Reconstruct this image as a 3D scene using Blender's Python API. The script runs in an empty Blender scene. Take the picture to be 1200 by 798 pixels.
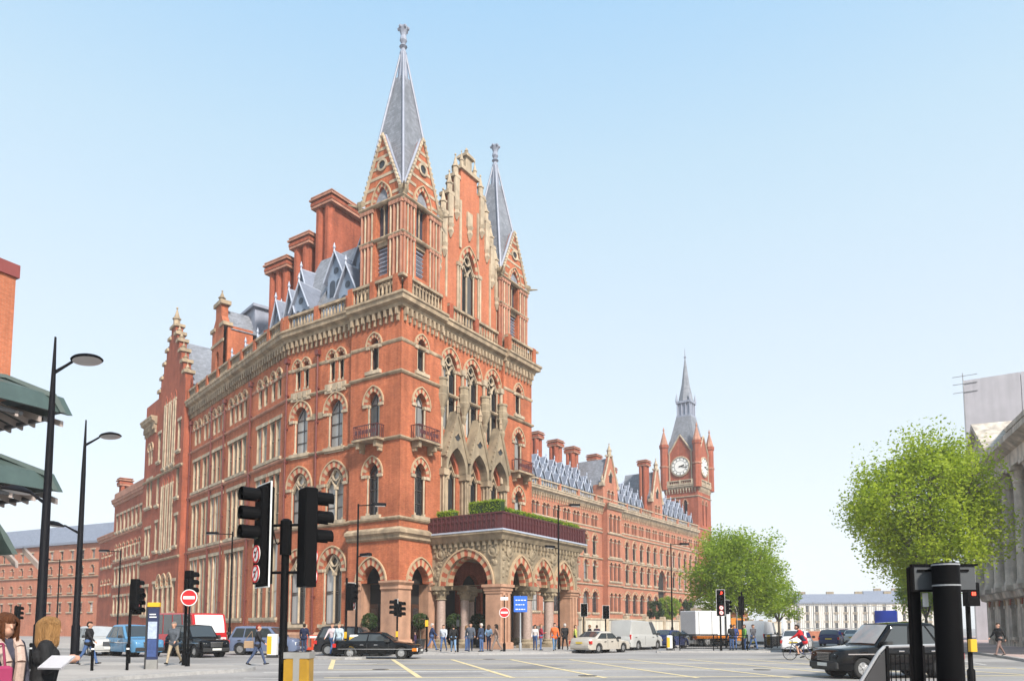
import bpy, bmesh, math, random
import numpy as np
from mathutils import Matrix, Vector

# ------------------------------------------------------------------ camera, sky, sun, exposure
S = bpy.context.scene
R = math.radians
cam_d = bpy.data.cameras.new('camera')
cam = bpy.data.objects.new('camera', cam_d)
S.collection.objects.link(cam)
cam.location = (0, 0, 1.65)
cam.rotation_euler = (R(90 + 4.8), 0, 0)
cam_d.sensor_width = 36
cam_d.lens = 36 * 866 / 1200
cam_d.shift_y = 263.3 / 1200
cam_d.clip_start = 0.05
cam_d.clip_end = 6000
S.camera = cam

SUN_DIR = Vector((0.40, -0.74, 0.70)).normalized()          # towards the sun
sun_el = math.asin(SUN_DIR.z)
sun_az = math.atan2(SUN_DIR.x, SUN_DIR.y)
W = bpy.data.worlds.new('World'); S.world = W; W.use_nodes = True
nt = W.node_tree; N = nt.nodes; L = nt.links
bg = N['Background']
sky = N.new('ShaderNodeTexSky'); sky.sky_type = 'NISHITA'; sky.sun_disc = False
sky.sun_elevation = sun_el; sky.sun_rotation = sun_az
sky.air_density = 1.0; sky.dust_density = 2.0; sky.ozone_density = 1.6; sky.altitude = 50
tc = N.new('ShaderNodeTexCoord'); sx = N.new('ShaderNodeSeparateXYZ')
L.new(tc.outputs['Generated'], sx.inputs[0])
ramp = N.new('ShaderNodeValToRGB')                          # bright thin cloud veil: white low down, blue higher up
cr = ramp.color_ramp; cr.interpolation = 'LINEAR'
cr.elements[0].position = 0.0; cr.elements[0].color = (2.33, 2.39, 2.40, 1)
cr.elements[1].position = 1.0; cr.elements[1].color = (0.80, 1.45, 2.20, 1)
for p_, c_ in ((.15, (2.27,2.36,2.39)), (.368, (1.97,2.26,2.40)), (.46, (1.80,2.22,2.42)), (.543, (1.60,2.13,2.42)), (.67, (1.16,1.88,2.50))):
    e = cr.elements.new(p_); e.color = (*c_, 1)
L.new(sx.outputs['Z'], ramp.inputs[0])
veil = N.new('ShaderNodeMix'); veil.data_type = 'RGBA'; veil.inputs[0].default_value = 0.82
sc_ = N.new('ShaderNodeVectorMath'); sc_.operation = 'SCALE'; sc_.inputs['Scale'].default_value = 1.0
L.new(sky.outputs[0], sc_.inputs[0]); L.new(sc_.outputs[0], veil.inputs[6]); 
sc2 = N.new('ShaderNodeVectorMath'); sc2.operation = 'SCALE'; sc2.inputs['Scale'].default_value = 1.0
L.new(ramp.outputs[0], sc2.inputs[0]); L.new(sc2.outputs[0], veil.inputs[7])
L.new(veil.outputs[2], bg.inputs[0]); bg.inputs[1].default_value = 0.15

sun_d = bpy.data.lights.new('sun', 'SUN'); sun_d.energy = 2.6; sun_d.angle = R(7); sun_d.color = (1, 0.93, 0.84)
sun = bpy.data.objects.new('sun', sun_d); S.collection.objects.link(sun)
sun.rotation_euler = (-SUN_DIR).to_track_quat('-Z', 'Y').to_euler()
sun.location = (0, 0, 90)
S.view_settings.view_transform = 'Standard'; S.view_settings.look = 'None'
S.view_settings.exposure = 1.36; S.view_settings.gamma = 1
S.render.engine = 'CYCLES'
S.cycles.max_bounces = 5; S.cycles.diffuse_bounces = 2; S.cycles.glossy_bounces = 3
S.cycles.transmission_bounces = 3; S.cycles.transparent_max_bounces = 8

# ------------------------------------------------------------------ helpers
COL = S.collection
rnd = random.Random(7)
WM = {}
SMALL = {'corbel_table', 'balustrade', 'carving', 'balcony_railing', 'foliage', 'leaves', 'railing_bars', 'gable_dressing', 'crocket'}
I4 = Matrix.Identity(4)

def T(x=0, y=0, z=0): return Matrix.Translation((x, y, z))
def RZ(a): return Matrix.Rotation(R(a), 4, 'Z')
def RX(a): return Matrix.Rotation(R(a), 4, 'X')
def RY(a): return Matrix.Rotation(R(a), 4, 'Y')

def put(name, data, parent=None, M=None):
    o = bpy.data.objects.new(name, data)
    COL.objects.link(o)
    M = I4 if M is None else M
    if name in SMALL: o['kind'] = 'stuff'
    WM[o.name] = M.copy()
    if parent is not None:
        o.parent = parent
        o.matrix_basis = WM[parent.name].inverted() @ M
    else:
        o.matrix_basis = M
    return o

def tag(o, label=None, cat=None, group=None, kind=None):
    if label: o['label'] = label
    if cat: o['category'] = cat
    if group: o['group'] = group
    if kind: o['kind'] = kind
    return o

def thing(name, label, cat, M, group=None):
    return tag(put(name, None, None, M), label, cat, group)

def copy_tree(o, M, label=None, parent=None):
    rel = {}
    c = o.copy(); COL.objects.link(c); c.matrix_basis = M
    WM[c.name] = M.copy()
    if label: c['label'] = label
    for ch in o.children:
        k = ch.copy(); COL.objects.link(k); k.parent = c
        WM[k.name] = M @ k.matrix_basis
        for g in ch.children:
            q = g.copy(); COL.objects.link(q); q.parent = k
            WM[q.name] = WM[k.name] @ q.matrix_basis
    return c

class MB:
    def __init__(s): s.v = []; s.f = []; s.m = []
    def add(s, vs, fs, mat=0):
        n = len(s.v); s.v.extend([tuple(p) for p in vs])
        for f in fs: s.f.append(tuple(n + i for i in f)); s.m.append(mat)
        return s
    def box(s, x0, x1, y0, y1, z0, z1, mat=0):
        return s.add([(x0,y0,z0),(x1,y0,z0),(x1,y1,z0),(x0,y1,z0),(x0,y0,z1),(x1,y0,z1),(x1,y1,z1),(x0,y1,z1)],
              [(0,3,2,1),(4,5,6,7),(0,1,5,4),(1,2,6,5),(2,3,7,6),(3,0,4,7)], mat)
    def bbox(s, x0, x1, y0, y1, z0, z1, b, mat=0):
        # box with chamfered vertical edges and top edge
        p = [(x0+b,y0),(x1-b,y0),(x1,y0+b),(x1,y1-b),(x1-b,y1),(x0+b,y1),(x0,y1-b),(x0,y0+b)]
        q = [(x0+2*b,y0+b),(x1-2*b,y0+b),(x1-b,y0+2*b),(x1-b,y1-2*b),(x1-2*b,y1-b),(x0+2*b,y1-b),(x0+b,y1-2*b),(x0+b,y0+2*b)]
        vs = [(a,c,z0) for a,c in p]+[(a,c,z1-b) for a,c in p]+[(a,c,z1) for a,c in q]
        fs = [tuple(range(7,-1,-1)), tuple(range(16,24))]
        for k in (0, 8):
            fs += [(k+i, k+(i+1)%8, k+8+(i+1)%8, k+8+i) for i in range(8)]
        return s.add(vs, fs, mat)
    def tbox(s, M, sx, sy, sz, mat=0):
        c = [(-1,-1,-1),(1,-1,-1),(1,1,-1),(-1,1,-1),(-1,-1,1),(1,-1,1),(1,1,1),(-1,1,1)]
        return s.add([M @ Vector((a*sx/2,b*sy/2,d*sz/2)) for a,b,d in c],
              [(0,3,2,1),(4,5,6,7),(0,1,5,4),(1,2,6,5),(2,3,7,6),(3,0,4,7)], mat)
    def prism(s, poly, y0, y1, mat=0, cap0=True, cap1=True):
        # polygon in (x,z), counter-clockwise seen from -y, pushed from y0 to y1
        n = len(poly)
        vs = [(a,y0,c) for a,c in poly]+[(a,y1,c) for a,c in poly]
        fs = [(i, n+i, n+(i+1)%n, (i+1)%n) for i in range(n)]
        if cap0: fs.append(tuple(range(n)))
        if cap1: fs.append(tuple(range(2*n-1, n-1, -1)))
        return s.add(vs, fs, mat)
    def prismz(s, poly, z0, z1, mat=0):
        n = len(poly)
        vs = [(a,b,z0) for a,b in poly]+[(a,b,z1) for a,b in poly]
        return s.add(vs, [(i,(i+1)%n,n+(i+1)%n,n+i) for i in range(n)]+[tuple(range(n-1,-1,-1)), tuple(range(n,2*n))], mat)
    def extrude(s, prof, u0, u1, mat=0, m0=0, m1=0, caps=True):
        # profile (y,z) swept along x; ends mitred by m*(-y)
        n = len(prof)
        vs = [(u0+m0*y, y, z) for y,z in prof]+[(u1-m1*y, y, z) for y,z in prof]
        fs = [(i,(i+1)%n,n+(i+1)%n,n+i) for i in range(n)]
        if caps: fs += [tuple(range(n-1,-1,-1)), tuple(range(n,2*n))]
        return s.add(vs, fs, mat)
    def tube(s, p0, p1, r0, r1=None, n=8, mat=0, caps=True):
        r1 = r0 if r1 is None else r1
        p0 = Vector(p0); p1 = Vector(p1); d = (p1-p0)
        if d.length < 1e-6: return s
        d.normalize()
        a = d.orthogonal().normalized() if abs(d.z) < .99 else Vector((1,0,0))
        a = (a - d*a.dot(d)).normalized(); b = d.cross(a)
        vs = []
        for P, r in ((p0,r0),(p1,r1)):
            for i in range(n):
                t = 2*math.pi*i/n + math.pi/n
                vs.append(P + (a*math.cos(t)+b*math.sin(t))*r)
        fs = [(i,(i+1)%n,n+(i+1)%n,n+i) for i in range(n)]
        if caps: fs += [tuple(range(n-1,-1,-1)), tuple(range(n,2*n))]
        return s.add(vs, fs, mat)
    def path(s, pts, r, n=8, mat=0):
        for a, b in zip(pts[:-1], pts[1:]): s.tube(a, b, r, r, n, mat)
        return s
    def lathe(s, prof, c=(0,0,0), n=12, mat=0, M=None, caps=True):
        vs = []
        for r, z in prof:
            for i in range(n):
                t = 2*math.pi*i/n
                p = Vector((r*math.cos(t), r*math.sin(t), z))
                if M is not None: p = M @ p
                vs.append((p.x+c[0], p.y+c[1], p.z+c[2]))
        fs = []
        for k in range(len(prof)-1):
            fs += [(k*n+i, k*n+(i+1)%n, (k+1)*n+(i+1)%n, (k+1)*n+i) for i in range(n)]
        if caps: fs += [tuple(range(n-1,-1,-1)), tuple(range((len(prof)-1)*n, len(prof)*n))]
        return s.add(vs, fs, mat)
    def ball(s, c, rx, ry=None, rz=None, n=10, m=6, mat=0):
        ry = rx if ry is None else ry; rz = rx if rz is None else rz
        vs = [(c[0],c[1],c[2]-rz)]
        for k in range(1, m):
            t = math.pi*k/m
            for i in range(n):
                a = 2*math.pi*i/n
                vs.append((c[0]+rx*math.sin(t)*math.cos(a), c[1]+ry*math.sin(t)*math.sin(a), c[2]-rz*math.cos(t)))
        vs.append((c[0],c[1],c[2]+rz)); top = len(vs)-1
        fs = [(0, 1+(i+1)%n, 1+i) for i in range(n)]
        for k in range(m-2):
            fs += [(1+k*n+i, 1+k*n+(i+1)%n, 1+(k+1)*n+(i+1)%n, 1+(k+1)*n+i) for i in range(n)]
        fs += [(1+(m-2)*n+i, 1+(m-2)*n+(i+1)%n, top) for i in range(n)]
        return s.add(vs, fs, mat)
    def mesh(s, name, mats, smooth=False):
        me = bpy.data.meshes.new(name)
        me.from_pydata(s.v, [], s.f); me.update()
        if not isinstance(mats, (list, tuple)): mats = [mats]
        for m in mats: me.materials.append(m)
        if len(mats) > 1: me.polygons.foreach_set('material_index', s.m)
        if smooth:
            me.polygons.foreach_set('use_smooth', [True]*len(me.polygons))
            if smooth != 'all': me.set_sharp_from_angle(angle=R(38))
        return me
    def build(s, name, mats, parent=None, M=None, smooth=False):
        return put(name, s.mesh(name, mats, smooth), parent, M)

# ------------------------------------------------------------------ materials
def new_mat(name):
    m = bpy.data.materials.new(name); m.use_nodes = True
    return m, m.node_tree.nodes, m.node_tree.links, m.node_tree.nodes['Principled BSDF']

def mat(name, col, rough=0.7, var=0.18, scale=3.0, bump=0.0, metal=0.0, spec=0.5, coat=0.0, fine=0.0, streak=0.0, rnd_obj=0.0, emit=0):
    m, N, L, P = new_mat(name)
    P.inputs['Roughness'].default_value = rough; P.inputs['Metallic'].default_value = metal
    P.inputs['Specular IOR Level'].default_value = spec
    P.inputs['Coat Weight'].default_value = coat; P.inputs['Coat Roughness'].default_value = 0.06
    tc = N.new('ShaderNodeTexCoord')
    geo = N.new('ShaderNodeNewGeometry')
    nz = N.new('ShaderNodeTexNoise'); nz.inputs['Scale'].default_value = scale; nz.inputs['Detail'].default_value = 6
    nz.inputs['Roughness'].default_value = 0.65
    L.new(geo.outputs['Position'], nz.inputs['Vector'])
    rp = N.new('ShaderNodeMapRange'); rp.inputs[1].default_value = 0.28; rp.inputs[2].default_value = 0.72
    rp.inputs[3].default_value = 1-var; rp.inputs[4].default_value = 1+var
    L.new(nz.outputs[0], rp.inputs[0])
    last = rp.outputs[0]
    if streak:
        mp = N.new('ShaderNodeMapping'); mp.inputs['Scale'].default_value = (1.6, 1.6, 0.12)
        L.new(geo.outputs['Position'], mp.inputs[0])
        n2 = N.new('ShaderNodeTexNoise'); n2.inputs['Scale'].default_value = 1.0; n2.inputs['Detail'].default_value = 5
        L.new(mp.outputs[0], n2.inputs['Vector'])
        r2 = N.new('ShaderNodeMapRange'); r2.inputs[1].default_value = 0.35; r2.inputs[2].default_value = 0.65
        r2.inputs[3].default_value = 1-streak; r2.inputs[4].default_value = 1+streak*0.5
        L.new(n2.outputs[0], r2.inputs[0])
        mu = N.new('ShaderNodeMath'); mu.operation = 'MULTIPLY'; L.new(last, mu.inputs[0]); L.new(r2.outputs[0], mu.inputs[1]); last = mu.outputs[0]
    if rnd_obj:
        oi = N.new('ShaderNodeObjectInfo'); r3 = N.new('ShaderNodeMapRange')
        r3.inputs[3].default_value = 1-rnd_obj; r3.inputs[4].default_value = 1+rnd_obj
        L.new(oi.outputs['Random'], r3.inputs[0])
        mu = N.new('ShaderNodeMath'); mu.operation = 'MULTIPLY'; L.new(last, mu.inputs[0]); L.new(r3.outputs[0], mu.inputs[1]); last = mu.outputs[0]
    vm = N.new('ShaderNodeVectorMath'); vm.operation = 'SCALE'
    vm.inputs[0].default_value = col[:3]; L.new(last, vm.inputs['Scale'])
    L.new(vm.outputs[0], P.inputs['Base Color'])
    if fine or bump:
        n3 = N.new('ShaderNodeTexNoise'); n3.inputs['Scale'].default_value = scale*8; n3.inputs['Detail'].default_value = 4
        L.new(geo.outputs['Position'], n3.inputs['Vector'])
        b = N.new('ShaderNodeBump'); b.inputs['Strength'].default_value = max(bump, fine); b.inputs['Distance'].default_value = 0.05
        L.new(n3.outputs[0], b.inputs['Height']); L.new(b.outputs[0], P.inputs['Normal'])
    if emit:
        P.inputs['Emission Color'].default_value = (*col[:3], 1); P.inputs['Emission Strength'].default_value = emit
    return m

def brick_mat(name, c1, c2, mortar, bw=0.23, bh=0.078, weather=0.22, band=None):
    m, N, L, P = new_mat(name)
    P.inputs['Roughness'].default_value = 0.85; P.inputs['Specular IOR Level'].default_value = 0.25
    tc = N.new('ShaderNodeTexCoord'); s = N.new('ShaderNodeSeparateXYZ'); L.new(tc.outputs['Object'], s.inputs[0])
    ad = N.new('ShaderNodeMath'); L.new(s.outputs[0], ad.inputs[0]); L.new(s.outputs[1], ad.inputs[1])
    cb = N.new('ShaderNodeCombineXYZ'); L.new(ad.outputs[0], cb.inputs[0]); L.new(s.outputs[2], cb.inputs[1])
    br = N.new('ShaderNodeTexBrick'); L.new(cb.outputs[0], br.inputs['Vector'])
    br.inputs['Scale'].default_value = 1; br.inputs['Brick Width'].default_value = bw; br.inputs['Row Height'].default_value = bh
    br.inputs['Mortar Size'].default_value = 0.008; br.inputs['Color1'].default_value = (*c1,1); br.inputs['Color2'].default_value = (*c2,1)
    br.inputs['Mortar'].default_value = (*mortar,1)
    geo = N.new('ShaderNodeNewGeometry')
    def noise(sc, mp, lo, hi, det=6):
        mpn = N.new('ShaderNodeMapping'); mpn.inputs['Scale'].default_value = mp; L.new(geo.outputs['Position'], mpn.inputs[0])
        n = N.new('ShaderNodeTexNoise'); n.inputs['Scale'].default_value = sc; n.inputs['Detail'].default_value = det; n.inputs['Roughness'].default_value = 0.7
        L.new(mpn.outputs[0], n.inputs['Vector'])
        r = N.new('ShaderNodeMapRange'); r.inputs[1].default_value = .3; r.inputs[2].default_value = .7; r.inputs[3].default_value = lo; r.inputs[4].default_value = hi
        L.new(n.outputs[0], r.inputs[0]); return r.outputs[0]
    a = noise(0.35, (1,1,1), 1-weather, 1+weather)
    b = noise(1.0, (2.2,2.2,.14), 1-weather*1.15, 1+weather*.5)
    c = noise(6.0, (1,1,1.6), .86, 1.14, 3)
    m1 = N.new('ShaderNodeMath'); m1.operation = 'MULTIPLY'; L.new(a, m1.inputs[0]); L.new(b, m1.inputs[1])
    m2 = N.new('ShaderNodeMath'); m2.operation = 'MULTIPLY'; L.new(m1.outputs[0], m2.inputs[0]); L.new(c, m2.inputs[1])
    vm = N.new('ShaderNodeVectorMath'); vm.operation = 'SCALE'; L.new(br.outputs[0], vm.inputs[0]); L.new(m2.outputs[0], vm.inputs['Scale'])
    L.new(vm.outputs[0], P.inputs['Base Color'])
    bp = N.new('ShaderNodeBump'); bp.inputs['Strength'].default_value = .3; bp.inputs['Distance'].default_value = .01; bp.invert = True
    L.new(br.outputs['Fac'], bp.inputs['Height']); L.new(bp.outputs[0], P.inputs['Normal'])
    return m

def slate_mat(name, c, bw=.35, bh=.22):
    m = brick_mat(name, tuple(x*.85 for x in c), tuple(x*1.18 for x in c), tuple(x*.55 for x in c), bw, bh, .16)
    m.node_tree.nodes['Principled BSDF'].inputs['Roughness'].default_value = .5
    return m

def glass_mat(name, dark=(.02,.022,.025), light=(.45,.46,.46), thr=.6):
    # opaque-looking pane seen from the street: dark room or pale blind behind it, glossy face
    m, N, L, P = new_mat(name)
    P.inputs['Roughness'].default_value = .04; P.inputs['Specular IOR Level'].default_value = .8
    oi = N.new('ShaderNodeObjectInfo'); mr = N.new('ShaderNodeMapRange')
    mr.inputs[1].default_value = thr; mr.inputs[2].default_value = 1; L.new(oi.outputs['Random'], mr.inputs[0])
    mx = N.new('ShaderNodeMix'); mx.data_type = 'RGBA'; L.new(mr.outputs[0], mx.inputs[0])
    mx.inputs[6].default_value = (*dark,1); mx.inputs[7].default_value = (*light,1)
    L.new(mx.outputs[2], P.inputs['Base Color'])
    geo = N.new('ShaderNodeNewGeometry'); n = N.new('ShaderNodeTexNoise'); n.inputs['Scale'].default_value = 1.2
    L.new(geo.outputs['Position'], n.inputs['Vector']); b = N.new('ShaderNodeBump'); b.inputs['Strength'].default_value = .08
    L.new(n.outputs[0], b.inputs['Height']); L.new(b.outputs[0], P.inputs['Normal'])
    return m

BRICK = brick_mat('red_brick', (.46,.138,.060), (.36,.095,.042), (.34,.15,.09), weather=.28)
BRICK2 = brick_mat('deep_red_brick', (.35,.085,.042), (.27,.058,.028), (.30,.13,.08), weather=.28)
BRICKP = brick_mat('pale_red_brick', (.42,.15,.085), (.35,.115,.065), (.38,.22,.15), weather=.2)
BRICKL = brick_mat('orange_brick', (.46,.14,.065), (.38,.11,.05), (.40,.2,.13), weather=.14)
STONE = mat('buff_stone', (.33,.25,.165), .85, .4, 1.1, .3, streak=.3)
STONEW = mat('pale_stone', (.40,.32,.225), .85, .32, 1.4, .25, streak=.25)
STONEP = mat('grey_portico_stone', (.26,.205,.135), .85, .35, 1.1, .35, streak=.25)
STONER = mat('red_sandstone', (.36,.17,.11), .8, .25, 1.5, .2, streak=.2)
GRANITE = mat('pink_granite', (.34,.25,.21), .45, .25, 9, .1)
STONEG = mat('sooty_grey_stone', (.50,.44,.37), .85, .35, .9, .3, streak=.35)
STONEF = mat('far_white_stone', (.62,.58,.52), .85, .12, .5)
VOUR = mat('red_voussoir', (.34,.09,.045), .85, .2, 4)
VOUS = mat('stone_voussoir', (.39,.28,.175), .85, .2, 4)
SLATE = slate_mat('slate', (.20,.21,.235))
SLATEB = mat('blue_slate', (.17,.19,.24), .5, .2, 2)
LEAD = mat('lead', (.24,.26,.32), .5, .15, 2, streak=.1)
LEADW = mat('painted_lead_trim', (.36,.40,.48), .5, .12, 2)
DORM = mat('dormer_blue_paint', (.20,.25,.33), .5, .15, 3)
FRAMEW = mat('buff_sash_paint', (.33,.27,.19), .5, .08, 4)
FRAMED = mat('dark_sash_paint', (.05,.042,.038), .5, .1, 4)
GLASS = glass_mat('window_glass')
GLASSL = glass_mat('window_glass_with_blinds', (.06,.065,.07), (.62,.62,.6), .15)
GLASSB = mat('blue_louvre', (.035,.045,.065), .3, .15, 2)
DARK = mat('painted_dark_interior', (.012,.010,.009), .9, .1, 2)  # near-black colour puts the shade of interiors and recesses into flat sheets
IRON = mat('maroon_iron', (.075,.018,.020), .5, .2, 3)
BLACK = mat('black_paint', (.004,.004,.0045), .55, .15, 5, spec=.06)
DKGREY = mat('dark_grey_paint', (.025,.026,.028), .45, .15, 4)
GREY = mat('galvanised_grey', (.25,.26,.27), .45, .12, 4)
COPPER = mat('green_copper_roof', (.05,.078,.07), .45, .15, 2, streak=.12)
PIPE = mat('red_downpipe', (.13,.028,.02), .5, .15, 3)
# ------------------------------------------------------------------ architectural pieces (x right, y into the wall, z up)
def arch_pts(w, h, n=7):
    a = w/2
    if h <= 0: return [(-a,0),(a,0)]
    pts = []
    if h >= a:
        r = (a*a+h*h)/(2*a); c = r-a; phi = math.acos(max(-1,min(1,(c/r))))
        for i in range(n+1):
            t = math.pi - phi*i/n
            pts.append((c+r*math.cos(t), r*math.sin(t)))
        pts[-1] = (0, h)
        pts += [(-x, z) for x, z in reversed(pts[:-1])]
    else:
        r = (a*a+h*h)/(2*h); cz = h-r; t0 = math.asin(a/r)
        for i in range(2*n+1):
            t = -t0+2*t0*i/(2*n)
            pts.append((r*math.sin(t), cz+r*math.cos(t)))
    return pts

def outline(w, h, rise, n=7):
    # counter-clockwise seen from outside, from bottom left
    return [(-w/2,0),(w/2,0)] + [(x, z+h) for x, z in reversed(arch_pts(w, rise, n))] if rise > 0 else [(-w/2,0),(w/2,0),(w/2,h),(-w/2,h)]

def wall(mb, u0, u1, z0, z1, ops, y=0, depth=.5, mat=0, rmat=None):
    rmat = mat if rmat is None else rmat
    ops = [o for o in ops if o[0]-o[2]/2 > u0-1e-6 and o[0]+o[2]/2 < u1+1e-6]
    us = sorted({round(v,4) for v in [u0,u1]+[o[0]-o[2]/2 for o in ops]+[o[0]+o[2]/2 for o in ops]})
    zs = sorted({round(v,4) for v in [z0,z1]+[o[1] for o in ops]+[o[1]+o[3]+o[4] for o in ops]})
    zs = [z for z in zs if z0-1e-6 <= z <= z1+1e-6]
    nx = len(us)
    base = len(mb.v)
    mb.v.extend([(u, y, z) for z in zs for u in us])
    for j in range(len(zs)-1):
        zc = (zs[j]+zs[j+1])/2
        for i in range(nx-1):
            uc = (us[i]+us[i+1])/2
            if any(abs(uc-o[0]) < o[2]/2 and o[1] < zc < o[1]+o[3]+o[4] for o in ops): continue
            mb.f.append((base+j*nx+i, base+j*nx+i+1, base+(j+1)*nx+i+1, base+(j+1)*nx+i)); mb.m.append(mat)
    for (u, z, w, h, rise) in ops:
        dp = depth
        ol = [(u+a, z+b) for a, b in outline(w, h, rise)]
        n = len(ol)
        mb.add([(a,y,b) for a,b in ol]+[(a,y+dp,b) for a,b in ol], [(i,(i+1)%n,n+(i+1)%n,n+i) for i in range(n)], rmat)
        if rise > 0:
            ap = arch_pts(w, rise); k = len(ap)//2
            left = [(-w/2, rise)] + ap[:k+1]
            right = [(w/2, rise)] + ap[:k-1:-1]
            zt = z+h
            mb.add([(u+a,y,zt+b) for a,b in left], [tuple(range(len(left)))], mat)
            mb.add([(u+a,y,zt+b) for a,b in reversed(right)], [tuple(range(len(right)))], mat)
    return mb

def ring(mb, w, rise, t, y0, y1, u=0, z=0, nv=13, mats=(0,1), stripes=True, ext=0):
    # arch ring of voussoirs: inner curve (w,rise) grown outwards by t
    ip = arch_pts(w, rise, 14); ep = arch_pts(w+2*t, rise+t*1.1, 14)
    n = len(ip)-1
    def samp(p, s):
        s *= n; i = min(int(s), n-1); f = s-i
        return (p[i][0]*(1-f)+p[i+1][0]*f, p[i][1]*(1-f)+p[i+1][1]*f)
    for k in range(nv):
        a, b = k/nv, (k+1)/nv
        segs = [a, (a+b)/2, b]
        i_ = [samp(ip, q) for q in segs]; e_ = [samp(ep, q) for q in segs]
        poly = [i_[0], i_[1], i_[2], e_[2], e_[1], e_[0]]
        pr = .012 if (stripes and k % 2) else 0
        mb.prism([(u+p, z+q) for p, q in reversed(poly)][::1], y0-pr, y1, mats[k % 2] if stripes else mats[0])
    if ext: 
        for s in (-1, 1):
            mb.box(u+s*(w/2+t/2)-t/2, u+s*(w/2+t/2)+t/2, y0, y1, z-ext, z, mats[0])
    return mb

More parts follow.
